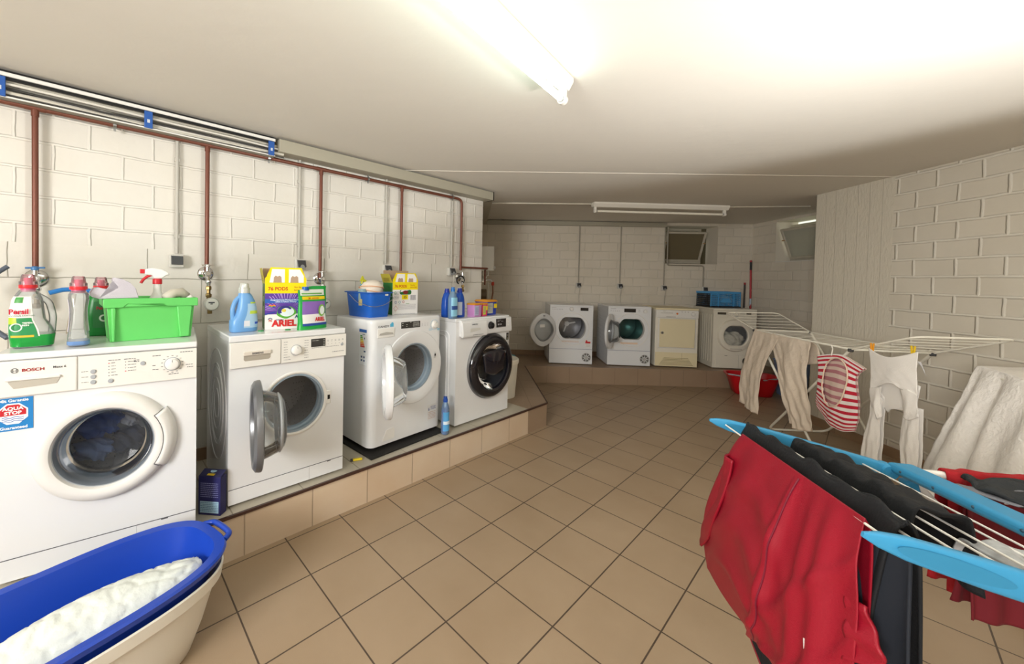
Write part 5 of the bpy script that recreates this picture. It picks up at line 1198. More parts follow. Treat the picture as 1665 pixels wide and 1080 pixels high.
# pods boxes
def pods_box(label, loc, rot, w, d, h, front, flap_h, side, variant):
    t = thing('detergent_box', label, 'box', loc, rot, None)
    CARD = M('b59a80', .8); SD = M(side, .5); YE = M('f4dc00', .45)
    bm = B(); th = .0015
    box(bm, 0, w, d-th, d, 0, h); box(bm, th, w-th, th, d-th, 0, th); finish(bm, 'rear_panel', CARD, t, smooth=0)
    bm = B(); box(bm, 0, th, 0, d, 0, h); finish(bm, 'side_panel', SD, t, smooth=0); bm = B(); box(bm, w-th, w, 0, d, 0, h); finish(bm, 'side_panel', SD, t, smooth=0)
    bm = B(); box(bm, 0, w, -th, 0, 0, h); fp = finish(bm, 'front_panel', M('eeecea', .45), t, smooth=0)
    # front flap standing up, notched outline
    hf = flap_h; c = .018
    P = [(0, 0), (w, 0), (w, hf*.35), (w-c*.5, hf*.45), (w-c*.6, hf*.6), (w-c*1.3, hf*.75), (w-c*1.5, hf), (c*1.5, hf), (c*1.3, hf*.75), (c*.6, hf*.6), (c*.5, hf*.45), (0, hf*.35)]
    bm = B(); extr(bm, P, -th, 0); fl = finish(bm, 'front_flap', YE, t, smooth=0); fl.location = (0, 0, h); fl.rotation_euler = (math.radians(3), 0, 0)
    bm = B()
    for a, b in ((.10, .46), (.56, .93)):
        q = [(w*a, hf*.08), (w*b, hf*.08), (w*b, hf*.90), (w*(a+.06), hf*.90)] if a < .3 else [(w*a, hf*.08), (w*b, hf*.08), (w*(b), hf*.5), (w*(b-.10), hf*.90), (w*a, hf*.90)]
        extr(bm, q, -th-.0006, -th)
    finish(bm, 'box_print', M('f2f2f0'), fl)
    bm = B()
    for cx in (.29, .70): extr(bm, [(w*(cx-.10), hf*.08), (w*(cx+.10), hf*.08), (w*(cx+.09), hf*.42), (w*(cx+.05), hf*.50), (w*cx, hf*.44), (w*(cx-.05), hf*.50), (w*(cx-.09), hf*.38)], -th-.0012, -th-.0006)
    finish(bm, 'box_print', CARD, fl)
    bm = B(); extr(bm, [(0, 0), (d, 0), (d*.97, flap_h*.95), (d*.05, flap_h*.95)], -th, 0, ax='y'); sf = finish(bm, 'side_flap', M('b8ac3c', .5), t, smooth=0); sf.location = (0, d, h); sf.rotation_euler = (math.radians(10), 0, math.radians(-90))  # flap yellow is darkened, its shade is put into the colour
    if variant == 2: sf.rotation_euler = (math.radians(24), 0, math.radians(-90))
    bm = B(); dashes(bm, d*.2, d*.8, flap_h*.1, flap_h*.5, 3, -.003, .006); finish(bm, 'box_print', M('8a7a2a'), sf)
    bm = B(); box(bm, 0, w, d-th, d, h, h+flap_h*(.95 if variant == 1 else 1.25)); finish(bm, 'rear_flap', CARD, t, smooth=0)
    yh = h*.21
    bm = B(); box(bm, 0, w, -th-.0006, -th, h-yh, h); finish(bm, 'box_print', YE, fp)
    letters(fp, M('c9481c'), [('76 PODS', (w*.07, -th-.0012, h-yh*.68), .0255*w/.21, 'LEFT', 1.02, .0009)])
    letters(fp, M('d08a1c'), [('Nur für', (w*.69, -th-.0012, h-yh*.42), .0125*w/.21, 'LEFT', 1, .0004), ('kurze Zeit!', (w*.69, -th-.0012, h-yh*.72), .0125*w/.21, 'LEFT', 1, .0004)])
    y1 = -th-.0006
    if variant == 1:
        hb = h-yh
        bm = B(); box(bm, 0, w, y1, -th, hb*.42, hb); finish(bm, 'box_print', M('5b3a9c', .45), fp)
        bm = B(); c = (w*.5, hb*.48)
        for k in range(26):
            a = .12+(PI-.24)*k/25+.03*math.sin(k*5); r0, r1 = w*.20, w*(.50+.12*((k*7)%5)/5)
            p = [(c[0]+r0*math.cos(a), c[1]+r0*math.sin(a)), (c[0]+r1*math.cos(a-.018), c[1]+r1*math.sin(a-.018)), (c[0]+r1*math.cos(a+.018), c[1]+r1*math.sin(a+.018))]
            p = [(min(max(x, .002), w-.002), min(max(z, hb*.43), hb-.001)) for x, z in p]; poly(bm, [(x, y1-.0004, z) for x, z in p])
        finish(bm, 'box_print', M('b79adf'), fp)
        bm = B(); box(bm, 0, w, y1-.0008, y1-.0004, hb*.735, hb*.845); finish(bm, 'box_print', M('2a61b8'), fp)
        letters(fp, M('e8eef8'), [('Ausgezeichnete Fleckenentfernung', (w*.5, y1-.0014, hb*.80), .0112*w/.21, 'CENTER', 1, .0003), ('selbst in kaltem Wasser', (w*.5, y1-.0014, hb*.75), .0112*w/.21, 'CENTER', 1, .0003)])
        bm = B(); extr(bm, [(0, hb*.40), (w*.25, hb*.47), (w*.25, hb*.50), (0, hb*.44)], y1-.001, y1); extr(bm, [(w, hb*.40), (w*.76, hb*.50), (w*.76, hb*.52), (w, hb*.47)], y1-.001, y1); finish(bm, 'box_print', M('2a3f9c'), fp)
        pc = (w*.50, hb*.48); R_ = w*.175
        def blob(pts, mm, k):
            bm = B(); poly(bm, [(pc[0]+x*R_, y1-.0012-.0004*k, pc[1]+z*R_) for x, z in pts][::-1]); finish(bm, 'box_print', mm, fp)
        blob([(1.35*math.cos(a)*(1+.12*math.cos(3*a+.6)), .92*math.sin(a)*(1+.1*math.sin(3*a))) for a in [2*PI*i/36 for i in range(36)]], M('5aa838'), 0)
        blob([(.12+1.02*math.cos(a), .02+.72*math.sin(a)) for a in [2*PI*i/36 for i in range(36)]], M('dfeaf0'), 1)
        arcp = [(-.15+1.0*math.cos(a), .12+.82*math.sin(a)) for a in [math.radians(20+190*i/18) for i in range(19)]]+[(-.02+.62*math.cos(a), .10+.48*math.sin(a)) for a in [math.radians(210-175*i/18) for i in range(19)]]
        blob(arcp, M('34347f'), 2)
        blob([(-.28+.30*math.cos(a), .22+.25*math.sin(a)) for a in [2*PI*i/24 for i in range(24)]], M('e2cf4f'), 3)
        letters(fp, M('cf2a2a'), [('ARIEL', (w*.17, y1-.0016, hb*.085), .0475*w/.21, 'LEFT', 1.03, .0024)])
        letters(fp, M('27337c'), [('All-in-1', (w*.72, y1-.0016, hb*.30), .026*w/.21, 'LEFT', .9, .0007), ('PODS', (w*.82, y1-.0016, hb*.235), .012*w/.21, 'LEFT', 1, .0004), ('COLOR+', (w*.26, y1-.0016, hb*.245), .010*w/.21, 'LEFT', 1, .0002)])
        bm = B()
        for k in range(8): a = PI*(k+.5)/8; poly(bm, [(w*.125+r*math.cos(b), y1-.0012, hb*.27+r*math.sin(b)) for r, b in ((w*.03, a-.12), (w*.055, a-.12), (w*.055, a+.12), (w*.03, a+.12))])
        finish(bm, 'box_print', M('3c4487'), fp)
        letters(fp, M('d2553c'), [('76', (w*.125, y1-.0016, hb*.215), .017*w/.21, 'CENTER', 1, .0005)])
        bm = B(); pts = [(w*(.09+.16*i/12), hb*(.665+.012*math.sin(i*.9))) for i in range(13)]
        for k, cc in enumerate(('e5402f', 'f2a12f', '4aa84f')):
            b3 = B()
            for i in range(12): poly(b3, [(pts[i][0], y1-.0012, pts[i][1]-k*.0035), (pts[i+1][0], y1-.0012, pts[i+1][1]-k*.0035), (pts[i+1][0], y1-.0012, pts[i+1][1]-k*.0035+.0035), (pts[i][0], y1-.0012, pts[i][1]-k*.0035+.0035)])
            finish(b3, 'box_print', M(cc), fp)
        bm.free()
    else:
        hb = h-yh
        bm = B(); extr(bm, [(w*.28+.0, hb*.90)]+[(w*.34+.018*math.cos(a), hb*.90+.018*math.sin(a)) for a in [math.radians(90+180*i/8) for i in range(9)]]+[(w*.66+.018*math.cos(a), hb*.90+.018*math.sin(a)) for a in [math.radians(-90+180*i/8) for i in range(9)]], y1-.0004, y1); finish(bm, 'box_print', M('1d6b2e'), fp)
        bm = B(); extr(bm, circ(w*.5, hb*.90, .014, 18, sx=1.8), y1-.001, y1-.0004); finish(bm, 'box_print', M('7d2020'), fp)
        bm = B(); box(bm, w*.36, w*.60, y1-.001, y1, hb*.62, hb*.80); finish(bm, 'box_print', YE, fp)
        letters(fp, M('4a4a20'), [('15', (w*.48, y1-.0014, hb*.665), .030, 'CENTER', 1, .001)])
        bm = B(); dashes(bm, w*.06, w*.24, hb*.62, hb*.93, 6, y1-.0006, .004); dashes(bm, w*.7, w*.92, hb*.58, hb*.78, 8, y1-.0006, .004); dashes(bm, w*.2, w*.92, hb*.22, hb*.44, 7, y1-.0006, .002); dashes(bm, w*.08, w*.9, hb*.04, hb*.07, 1, y1-.0006, .003); finish(bm, 'box_print', M('a7a5ad'), fp)
        for cx, cz, cc in ((.10, .88, '3f9a57'), (.12, .52, '6d7fb5'), (.27, .52, '4f9aa8'), (.42, .53, 'c06a6a')):
            bm = B(); lathe(bm, [(.010, y1-.0008), (.007, y1-.0012)], (w*cx, 0, hb*cz), 'y', 18); finish(bm, 'box_print', M(cc), fp)
        bm = B(); q = .02; tube(bm, [(w*.12, y1-.001, hb*.28+q), (w*.12+q, y1-.001, hb*.28), (w*.12, y1-.001, hb*.28-q), (w*.12-q, y1-.001, hb*.28)], .001, 4, closed=True); finish(bm, 'box_print', M('c8392f'), fp)
        bm = B(); dashes(bm, w*.52, w*.66, hb*.44, hb*.46, 1, y1-.0006, .004); finish(bm, 'box_print', M('5a9a4a'), fp)
    # side print
    bm = B(); box(bm, -.0006, 0, d*.25, d*.7, h*.25, h*.5); box(bm, -.0006, 0, d*.35, d*.75, h*.6, h*.72); finish(bm, 'box_print', M('8aa487' if variant == 1 else '4f9a5a'), [c for c in t.children if c.name.startswith('side_panel')][0])
    return t
pods_box('tall detergent box with open yellow flaps and purple pod picture, on the second machine', (-.245, .255, 1.0815), 79, .215, .13, .255, 1, .092, '47703f', 1)
pods_box('white and green detergent box turned backwards with open yellow flaps, beside the blue bucket', (-.405, 1.19, 1.095), 90.5, .235, .13, .25, 1, .075, '237a35', 2)
for (x, y), lab in (((-.205, .225), 'green round lid spot lying left of the tall purple box'), ((-.175, .355), 'green round lid spot lying before the tall purple box')):
    bm = B(); lathe(bm, [(.001, .004), (.014, .004), (.015, .002), (.015, 0)], (x, y, 1.0815), 'z', 20); tag(finish(bm, 'green_disc', M('2f9a55'), None), lab.replace('round lid spot', 'round disc'), 'disc')
# green refill pouch
t = thing('refill_pouch', 'green stand-up refill pouch with blue spout cap on the second machine', 'pouch', (-.165, .487, 1.0815), 105)
GP = mat('pouch_green', '23a347', .3, bump=.002, bscale=30)
w, h = .093, .245
bm = B()
def pouch_r(z): k = z/h; return .095-.004*math.sin(k*PI), .030*(1-k)**.7+.002
rg = []
for j in range(13):
    z = h*j/12; rx, ry = pouch_r(z); rg.append((z, .002*math.sin(z*50), 0, rx, ry, 2.6))
loft(bm, rg, 40); 
for v in bm.verts:
    if v.co.z > h*.86 and v.co.x < -.02: v.co.z -= .022*min(1, (-.02-v.co.x)/.03)
bd = finish(bm, 'pouch_body', GP, t, smooth=60)
bm = B(); lathe(bm, [(.018, h-.022), (.018, h-.004), (.001, h-.004)], (-.048, 0, 0), 'z', 20); lathe(bm, [(.02, h-.024), (.02, h-.019)], (-.048, 0, 0), 'z', 20, cap1=True); finish(bm, 'spout_cap', M('1f62b5', .35), t)
bm = B(); wrap(bm, rg, -142, -38, .055, .158, .0015, nz=8, na=24); lb = finish(bm, 'label', M('8f6bbf', .4), t, smooth=60)
def pl(z0, z1, a0, a1, c, off): 
    b3 = B(); wrap(b3, rg, a0, a1, z0, z1, off, nz=4, na=20); finish(b3, 'label_field', M(c, .4), lb)
pl(.022, .085, -142, -38, 'efeeee', .0022); pl(.020, .034, -142, -38, '2b4a9c', .0028); pl(.168, .186, -140, -42, 'f0d21c', .0022); pl(.192, .226, -150, -45, 'e6ebe4', .0022); pl(.198, .206, -140, -60, '6fae5a', .003)
letters(lb, M('cf2a2a'), [('ARIEL', (-.005, -.034, .045), .030, 'LEFT', .85, .0014)])
letters(lb, M('d2481c'), [('38', (-.045, -.024, .1715), .014, 'LEFT', 1, .0006), ('WÄSCHEN', (-.022, -.024, .1725), .010, 'LEFT', 1, .0002)])
bm = B(); pts = [(.040+.022*math.cos(a), -.0315, .105+.034*math.sin(a)) for a in [2*PI*i/28 for i in range(28)]]; poly(bm, pts[::-1]); finish(bm, 'pod_picture', M('7fb84a'), lb, smooth=0)
bm = B(); pts = [(.042+.015*math.cos(a), -.0325, .105+.025*math.sin(a)) for a in [2*PI*i/28 for i in range(28)]]; poly(bm, pts[::-1]); finish(bm, 'pod_picture', M('e2e8ea'), lb, smooth=0)

# blue bucket with wire handle, with peg bag and brush
BB = mat('blue_plastic', '1c62c4', .35)
t = thing('bucket', 'square blue plastic bucket with wire handle on the machine with energy label', 'bucket', (-.430, 1.005, 1.0955), 98)
bm = B(); n = 48
rgs = [(.0, 0, 0, .082, .120, 7), (.006, 0, 0, .088, .127, 7), (.175, 0, 0, .102, .145, 7), (.178, 0, 0, .116, .158, 7), (.184, 0, 0, .117, .159, 7), (.185, 0, 0, .112, .155, 7), (.180, 0, 0, .100, .142, 7), (.012, 0, 0, .084, .122, 7)]
R = loft(bm, rgs, n, cap0=True, cap1=True); finish(bm, 'bucket_body', BB, t, smooth=50)
bm = B(); tube(bm, rnd([(.117, -.03, .165), (.095, -.17, .145), (.02, -.165, .100), (-.06, -.158, .085), (-.108, -.148, .090), (-.128, -.03, .115), (-.122, .06, .165)], .03), .0022, 8); finish(bm, 'wire_handle', STEEL, t)
bm = B(); box(bm, -.1015, -.098, -.055, -.02, .09, .135); st = finish(bm, 'sticker', M('c9b983'), t, smooth=0); bm = B(); box(bm, .03, .055, -.150, -.143, .160, .172); finish(bm, 'plaster', M('dedad0'), t, bevel=.002)
cb = Vector((-.430, 1.005, 1.0955)); RB_ = Matrix.Rotation(math.radians(98), 4, 'Z')
bm = B(); bmesh.ops.create_uvsphere(bm, u_segments=40, v_segments=24, radius=1)
for v in bm.verts:
    p = v.co; v.co = Vector((p.x*.082*(1+.04*math.sin(p.z*9)), p.y*.085, p.z*.062+.03*p.x*.3)); 
    if v.co.z < -.02: v.co.z = -.02+(v.co.z+.02)*2.2
o = finish(bm, 'laundry_net', mat('offwhite_net', 'e6ddd0', .85, bump=.001, bscale=250), None, smooth=180); o.matrix_world = Matrix.Translation(cb+Vector((.02, .01, .205))) @ RB_
t = thing('laundry_bag', 'white zipped washing bag with peach piping in the blue bucket', 'bag', cb+Vector((.02, .01, .205)), 98)
o.parent = t; o.matrix_world = Matrix(); o.matrix_basis = Matrix(); o.name = 'bag_body'
for dz, rr_ in ((.006, .0035), (-.012, .0035)):
    bm = B(); tube(bm, [(.086*math.cos(a), -.089*math.sin(a) if 1 else 0, dz+(.010 if dz > 0 else -.010)*math.sin(a)-.012*math.cos(a)) for a in [2*PI*i/40 for i in range(40)]], rr_, 8, closed=True); finish(bm, 'piping', M('eab48c'), t)
t = thing('dust_brush', 'yellow green brush handle sticking out of the blue bucket', 'brush', cb+Vector((-.03, -.055, .10)), 98)
bm = B(); bar(bm, (-.02, .03, 0), (.022, .0, .165), .022, .010); extr(bm, [(.000,.158),(.045,.150),(.060,.160),(.030,.175),(.022,.198),(.012,.175)], -.006, .006); finish(bm, 'handle', M('c3c32c', .4), t, bevel=.002)
bm = B(); bar(bm, (-.002, .018, .07), (.016, .004, .14), .026, .013); finish(bm, 'grip', M('5f8f96'), t, bevel=.002)
bm = B(); lathe(bm, [(.033, 0), (.035, .08), (.03, .082)], (0, 0, 0), 'z', 20, cap0=True, cap1=True); o = finish(bm, 'cleaner_bottle', mat('teal_grey', '8fa9ab', .4), None); o.location = cb+Vector((.035, -.065, .125)); tag(o, 'grey teal container upright at the left in the blue bucket', 'container')

# bottles and pods tubs on the black-doored machine
ZS = LZ+.8495
def simple_bottle(name, label, loc, rot, rings, m_, capr, caph, capm, lab, liquid=None):
    t = thing(name, label, 'bottle', loc, rot)
    bm = B(); loft(bm, rings, 36); b = finish(bm, 'bottle_body', m_, t, smooth=60)
    z = rings[-1][0]; cx = rings[-1][1]
    bm = B(); lathe(bm, [(capr, z-.004), (capr, z+caph*.5), (capr*.82, z+caph*.55), (capr*.8, z+caph), (.001, z+caph)], (cx, 0, 0), 'z', 28); finish(bm, 'cap', capm, t)
    if lab:
        bm = B(); wrap(bm, rings, lab[0], lab[1], lab[2], lab[3], .0014, nz=6); lb = finish(bm, 'label', lab[4], t, smooth=60)
        if len(lab) > 5:
            bm = B(); wrap(bm, rings, lab[0]+6, lab[1]-6, lab[2]+.35*(lab[3]-lab[2]), lab[2]+.55*(lab[3]-lab[2]), .0022, nz=3); finish(bm, 'label_field', lab[5], lb)
    return t
DB = mat('dark_blue_plastic', '1a50b4', .3)
RD = [(0, 0, 0, .042, .030, 3), (.006, 0, 0, .047, .034, 3), (.09, 0, 0, .047, .034, 3), (.15, 0, 0, .042, .032, 2.6), (.185, 0, 0, .030, .026, 2.3), (.20, 0, 0, .020, .020, 2)]
simple_bottle('detergent_bottle', 'dark blue bottle with blue cap, rear left of the three on the black-doored machine', (-.30, 1.640, ZS), 100, RD, DB, .021, .03, M('2238a0', .3), None)
simple_bottle('detergent_bottle', 'dark blue bottle with white back label, right of the clear blue bottle', (-.240, 1.725, ZS), 100, RD, DB, .021, .035, M('2238a0', .3), (-165, -95, .02, .125, M('c3cfe2')))
RCB = [(0, 0, 0, .032, .026, 3), (.006, 0, 0, .037, .030, 3), (.16, 0, 0, .037, .030, 3), (.19, 0, 0, .028, .024, 2.4), (.215, 0, 0, .015, .015, 2)]
t = simple_bottle('cleaner_bottle', 'clear bottle of light blue cleaner with big label, front of the black-doored machine', (-.185, 1.600, ZS), 100, RCB, glassmat('blue_clear', 'a8cdea', .1, .35), .017, .03, M('1f6fc0', .3), (-160, -20, .02, .165, M('8fcbe8', .4), M('2c4f94')))
bm = B(); loft(bm, [(z, a, b, c-.002, d-.002, e) for z, a, b, c, d, e in RCB[:3]]+[(.165, 0, 0, .034, .028, 3)], 30); finish(bm, 'liquid', mat('light_blue_liquid', '79b7e2', .2), t)
t2 = simple_bottle('detergent_bottle', 'pale clear blue bottle standing behind the dark blue bottle', (-.33, 1.80, ZS), 100, RCB, glassmat('blue_clear2', '9dbde6', .1, .4), .015, .02, M('cfd8e6', .3), None)
def tub(label, loc, rot, w, d, h, bodym, lidm, labm, extra=None):
    t = thing('pods_tub', label, 'tub', loc, rot, 'plastic pods tubs on the black-doored machine')
    bm = B(); loft(bm, [(0, 0, 0, w*.44, d*.44, 6), (.003, 0, 0, w*.46, d*.46, 6), (h*.9, 0, 0, w*.49, d*.49, 6)], 40); b = finish(bm, 'tub_body', bodym, t, smooth=50)
    bm = B(); loft(bm, [(h*.88, 0, 0, w*.52, d*.52, 6), (h*.94, 0, 0, w*.53, d*.53, 6), (h*.96, 0, 0, w*.50, d*.50, 6), (h, 0, 0, w*.47, d*.47, 6)], 40); finish(bm, 'lid', lidm, t, smooth=40)
    bm = B(); box(bm, -w*.44, w*.02, -d*.482-.001, -d*.45, h*.12, h*.8); l = finish(bm, 'label', labm, t, smooth=0)
    bm = B(); dashes(bm, -w*.4, -w*.02, h*.2, h*.7, 5, -d*.482-.0016, .004); finish(bm, 'label_print', M('7d86a8'), l)
    if extra:
        bm = B(); box(bm, w*.12, w*.40, -d*.484-.001, -d*.45, h*.45, h*.75); finish(bm, 'yellow_sticker', extra, t, smooth=0)
    return t
ORG = mat('orange_lid', 'dd952a', .4)
tub('lilac pods tub with orange lid, front left of the tubs', (-.210, 1.868, ZS), 97, .115, .09, .112, M('c98fc6', .35), ORG, M('b9bedd'))
tub('small pink pods tub with yellow sticker between the lilac and blue tubs', (-.225, 1.975, ZS), 97, .075, .08, .110, M('dc3f76', .35), ORG, M('cfd04a'), M('e9d52a'))
tub('wide blue pods tub with orange lid, rear of the tubs', (-.300, 2.105, ZS), 97, .165, .15, .130, M('2743b4', .35), ORG, M('c9c9b4'), M('ecd321'))

# ------------------------------------------------------------------ things on the plinth
t = thing('detergent_box', 'small dark blue carton with light blue panel and torn top, in the gap between machines', 'box', (-.104, -.026, LZ+.0005), 42)
NV = M('24245c', .5); w, d, h = .112, .042, .185
bm = B(); box(bm, -w/2, w/2, 0, d, 0, h); cb_ = finish(bm, 'carton', NV, t, bevel=.001)
bm = B(); extr(bm, [(0, 0), (.042, .008), (.042, .010), (0, .002)], -w/2, w/2, ax='x'); tf = finish(bm, 'top_flap', M('2c2c52'), t); tf.location = (0, .002, h); tf.rotation_euler = (math.radians(14), 0, 0)
bm = B(); lathe(bm, [(.011, .0085), (.001, .0088)], (0, .031, 0), 'z', 20, sx=1.4); finish(bm, 'oval_mark', M('a7cde6'), tf); bm = B(); box(bm, -.018, .018, .004, .016, .0045, .0060); finish(bm, 'yellow_mark', M('d9bb2a'), tf, smooth=0)
bm = B(); poly(bm, [(-w/2-.001, .0, h*.95), (-w/2-.030, .02, h*1.0), (-w/2-.034, .04, h*.75), (-w/2-.001, .04, h*.55)]); finish(bm, 'torn_flap', M('a58a6a'), t, solid=.0015, smooth=0)
bm = B(); box(bm, -w*.42, w*.42, -.0010, 0, h*.06, h*.36); finish(bm, 'light_blue_panel', M('a9cbe0'), t, smooth=0)
bm = B(); dashes(bm, -w*.4, w*.4, h*.45, h*.85, 8, -.0008, .003); finish(bm, 'box_print', M('8f92c4'), cb_)
bm = B(); dashes(bm, -w*.4, w*.4, h*.08, h*.34, 6, -.0016, .003); finish(bm, 'box_print', M('5f7fa0'), cb_)
RW = [(0, 0, 0, .026, .026, 2), (.006, 0, 0, .031, .031, 2), (.10, 0, 0, .031, .031, 2), (.11, 0, 0, .028, .028, 2), (.19, 0, 0, .031, .031, 2), (.22, 0, 0, .022, .022, 2), (.245, 0, 0, .014, .014, 2)]
t = simple_bottle('cleaner_bottle', 'clear bottle of blue cleaner standing on the plinth before the black-doored machine', (-.105, 1.475, LZ+.0005), 80, RW, glassmat('blue_clear3', 'b5d3ee', .1, .3), .018, .035, M('1d4fae', .3), (-150, -30, .03, .17, M('5aa7e0', .4), M('dcebf6')))
bm = B(); loft(bm, [(z+.002, 0, 0, c-.002, c-.002, 2) for z, a, b, c, dd, e in RW[:5]], 30); finish(bm, 'liquid', mat('blue_cleaner', '3f86d8', .2), t)
t = thing('lighter', 'yellow plastic lighter lying on the light plinth tiles', 'lighter', (-.150, .775, LZ+.0015), 68)
bm = B(); box(bm, -.022, .036, -.011, .011, 0, .011); finish(bm, 'lighter_body', M('e6cc1c', .3), t, bevel=.004)
bm = B(); box(bm, -.038, -.022, -.010, .010, 0, .010); finish(bm, 'lighter_top', M('3a3833', .3), t, bevel=.002)
t = thing('pail', 'white plastic pail with lid behind the black-doored machine', 'pail', (-.455, 2.54, LZ+.0005))
bm = B(); lathe(bm, [(.001, .0), (.125, 0), (.148, .33), (.148, .345)], (0, 0, 0), 'z', 48); finish(bm, 'pail_body', M('e9e6da', .4), t)
bm = B(); lathe(bm, [(.155, .335), (.158, .345), (.158, .372), (.150, .380), (.140, .376), (.001, .372)], (0, 0, 0), 'z', 48); finish(bm, 'lid', M('efece1', .4), t)
t = thing('watering_jug', 'teal plastic jug standing behind the white pail', 'jug', (-.64, 2.81, LZ+.0005))
bm = B(); lathe(bm, [(.001, 0), (.10, 0), (.115, .32), (.10, .34), (.001, .342)], (0, 0, 0), 'z', 36); finish(bm, 'jug_body', M('3f97ab', .35), t)
bm = B(); tube(bm, [(.112, -.02, .30), (.145, -.03, .27), (.145, -.03, .17), (.11, -.02, .12)], .012, 10); finish(bm, 'handle', M('3c7f8c', .35), t)

# crate on the rightmost dryer
t = thing('crate', 'blue folding crate with black end panels on the rightmost dryer', 'crate', (.499, 5.916, LZ+.8265), 52)
CB_ = mat('crate_blue', '4f9fd8', .4); w, d, h = .46, .29, .225
def grille(bm, x0, x1, z0, z1, y, nx, nz, t_=.004, ax='y', fill=None):
    for i in range(nx+1):
        x = x0+(x1-x0)*i/nx; (box(bm, x-t_/2, x+t_/2, y, y+.004, z0, z1) if ax == 'y' else box(bm, y, y+.004, x-t_/2, x+t_/2, z0, z1))
    for j in range(nz+1):
        z = z0+(z1-z0)*j/nz; (box(bm, x0, x1, y, y+.004, z-t_/2, z+t_/2) if ax == 'y' else box(bm, y, y+.004, x0, x1, z-t_/2, z+t_/2))
bm = B(); grille(bm, .01, w-.01, .025, h-.02, 0, 22, 7, .007); box(bm, 0, w, -.003, .008, h-.028, h); 
for x in (0, w*.25, w*.75, w-.014): box(bm, x, x+.014, -.003, .006, .0, h)
extr(bm, [(w*.32, .07), (w*.70, .07), (w*.62, .13), (w*.40, .13)], -.002, .004); finish(bm, 'front_panel', CB_, t)
bm = B(); grille(bm, .01, w-.01, .025, h-.02, d-.004, 22, 7, .007); box(bm, 0, w, d-.008, d+.003, h-.028, h); finish(bm, 'rear_panel', CB_, t)
for x in (0, w-.004):
    bm = B(); grille(bm, .01, d-.01, .02, h-.03, x, 10, 6, .010, 'x'); finish(bm, 'end_panel', M('1e2024', .4), t)
    bm = B(); box(bm, x-.004, x+.008, 0, d, h-.028, h); finish(bm, 'end_rim', CB_, t)
bm = B(); box(bm, -.004, w+.004, -.005, d+.005, .0, .018); finish(bm, 'base', M('1e2024', .4), t, bevel=.003)
for k, (x, y, s1, c, lab) in enumerate(((.13, .14, (.08, .10, .07), '7d8794', 'grey bundle in the left of the blue crate'), (.33, .14, (.09, .10, .06), 'cfd6dc', 'white bundle in the right of the blue crate'))):
    bm = B(); bmesh.ops.create_uvsphere(bm, u_segments=28, v_segments=18, radius=1)
    for v in bm.verts: p = v.co; q = 1+.1*math.sin(p.x*9+k)+.08*math.sin(p.y*11+p.z*8); v.co = Vector((p.x*s1[0]*q, p.y*s1[1]*q, p.z*s1[2]*q))
    o = finish(bm, 'cloth_bundle', mat('bundle_'+c, c, .9, noise=.4, nscale=30), None, smooth=180); o.matrix_world = Matrix.Translation((.499, 5.916, LZ+.8265)) @ Matrix.Rotation(math.radians(52), 4, 'Z') @ Matrix.Translation((x, y, .10)); tag(o, lab, 'cloth')
# poles in the corner
t = thing('broom_pole', 'long red pole leaning in the far right corner', 'pole', (.835, 6.745, LZ))
bm = B(); tube(bm, [(.0, -.02, 0), (-.03, .005, 1.38)], .013, 12); finish(bm, 'pole', M('b01e28', .35), t)
bm = B(); tube(bm, [(-.03, .005, 1.38), (-.0316, .0065, 1.50)], .0145, 12); finish(bm, 'grip', M('26262a', .5), t); bm = B(); lathe(bm, [(.0135, .84), (.0137, .95)], (-.0192, -.004, 0), 'z', 12); finish(bm, 'sticker', M('b9c8d4'), t)
bm = B(); lathe(bm, [(.016, 1.50), (.016, 1.525), (.001, 1.53)], (-.032, .006, 0), 'z', 12); finish(bm, 'end_cap', M('b01e28', .35), t)
t = thing('broom_pole', 'shorter patterned dark pole with red tip left of the long red pole', 'pole', (.745, 6.70, LZ))
bm = B(); tube(bm, [(.0, -.01, 0), (.0, .01, 1.16)], .012, 12); finish(bm, 'pole', mat('patterned_pole', '5a5450', .5, noise=.9, nscale=70), t)
bm = B(); tube(bm, [(.0, .01, 1.16), (.0, .0105, 1.19)], .013, 12); finish(bm, 'end_cap', M('a8202a', .4), t)

# red basket and pale blue bin on the floor right
t = thing('laundry_basket', 'red plastic basket with grey handle grips on the floor before the back plinth', 'basket', (1.045, 5.64, .0005), 25)
RDP = mat('red_plastic', 'c8141e', .35)
bm = B(); rgs = [(0, 0, 0, .185, .14, 4), (.01, 0, 0, .20, .15, 4), (.225, 0, 0, .262, .195, 4), (.228, 0, 0, .285, .215, 4), (.238, 0, 0, .287, .217, 4), (.240, 0, 0, .280, .210, 4), (.232, 0, 0, .258, .190, 4), (.02, 0, 0, .196, .146, 4)]
loft(bm, rgs, 56); finish(bm, 'basket_body', RDP, t, smooth=50)
for s_, a, b in ((-1, (-.28, -.12, .245), (-.02, -.225, .245)), (1, (.06, -.225, .225), (.285, -.10, .245))):
    bm = B(); bar(bm, a, b, .022, .016); finish(bm, 'handle_grip', M('a7aab0', .4), t, bevel=.006)
t = thing('bin', 'pale blue plastic bin behind the red basket', 'bin', (1.40, 5.95, .0005), 30)
bm = B(); loft(bm, [(0, 0, 0, .13, .11, 4), (.42, 0, 0, .165, .14, 4), (.43, 0, 0, .175, .15, 4), (.44, 0, 0, .172, .147, 4), (.43, 0, 0, .160, .135, 4), (.02, 0, 0, .125, .105, 4)], 44); finish(bm, 'bin_body', mat('pale_blue_plastic', '8ba6cf', .4), t, smooth=50)

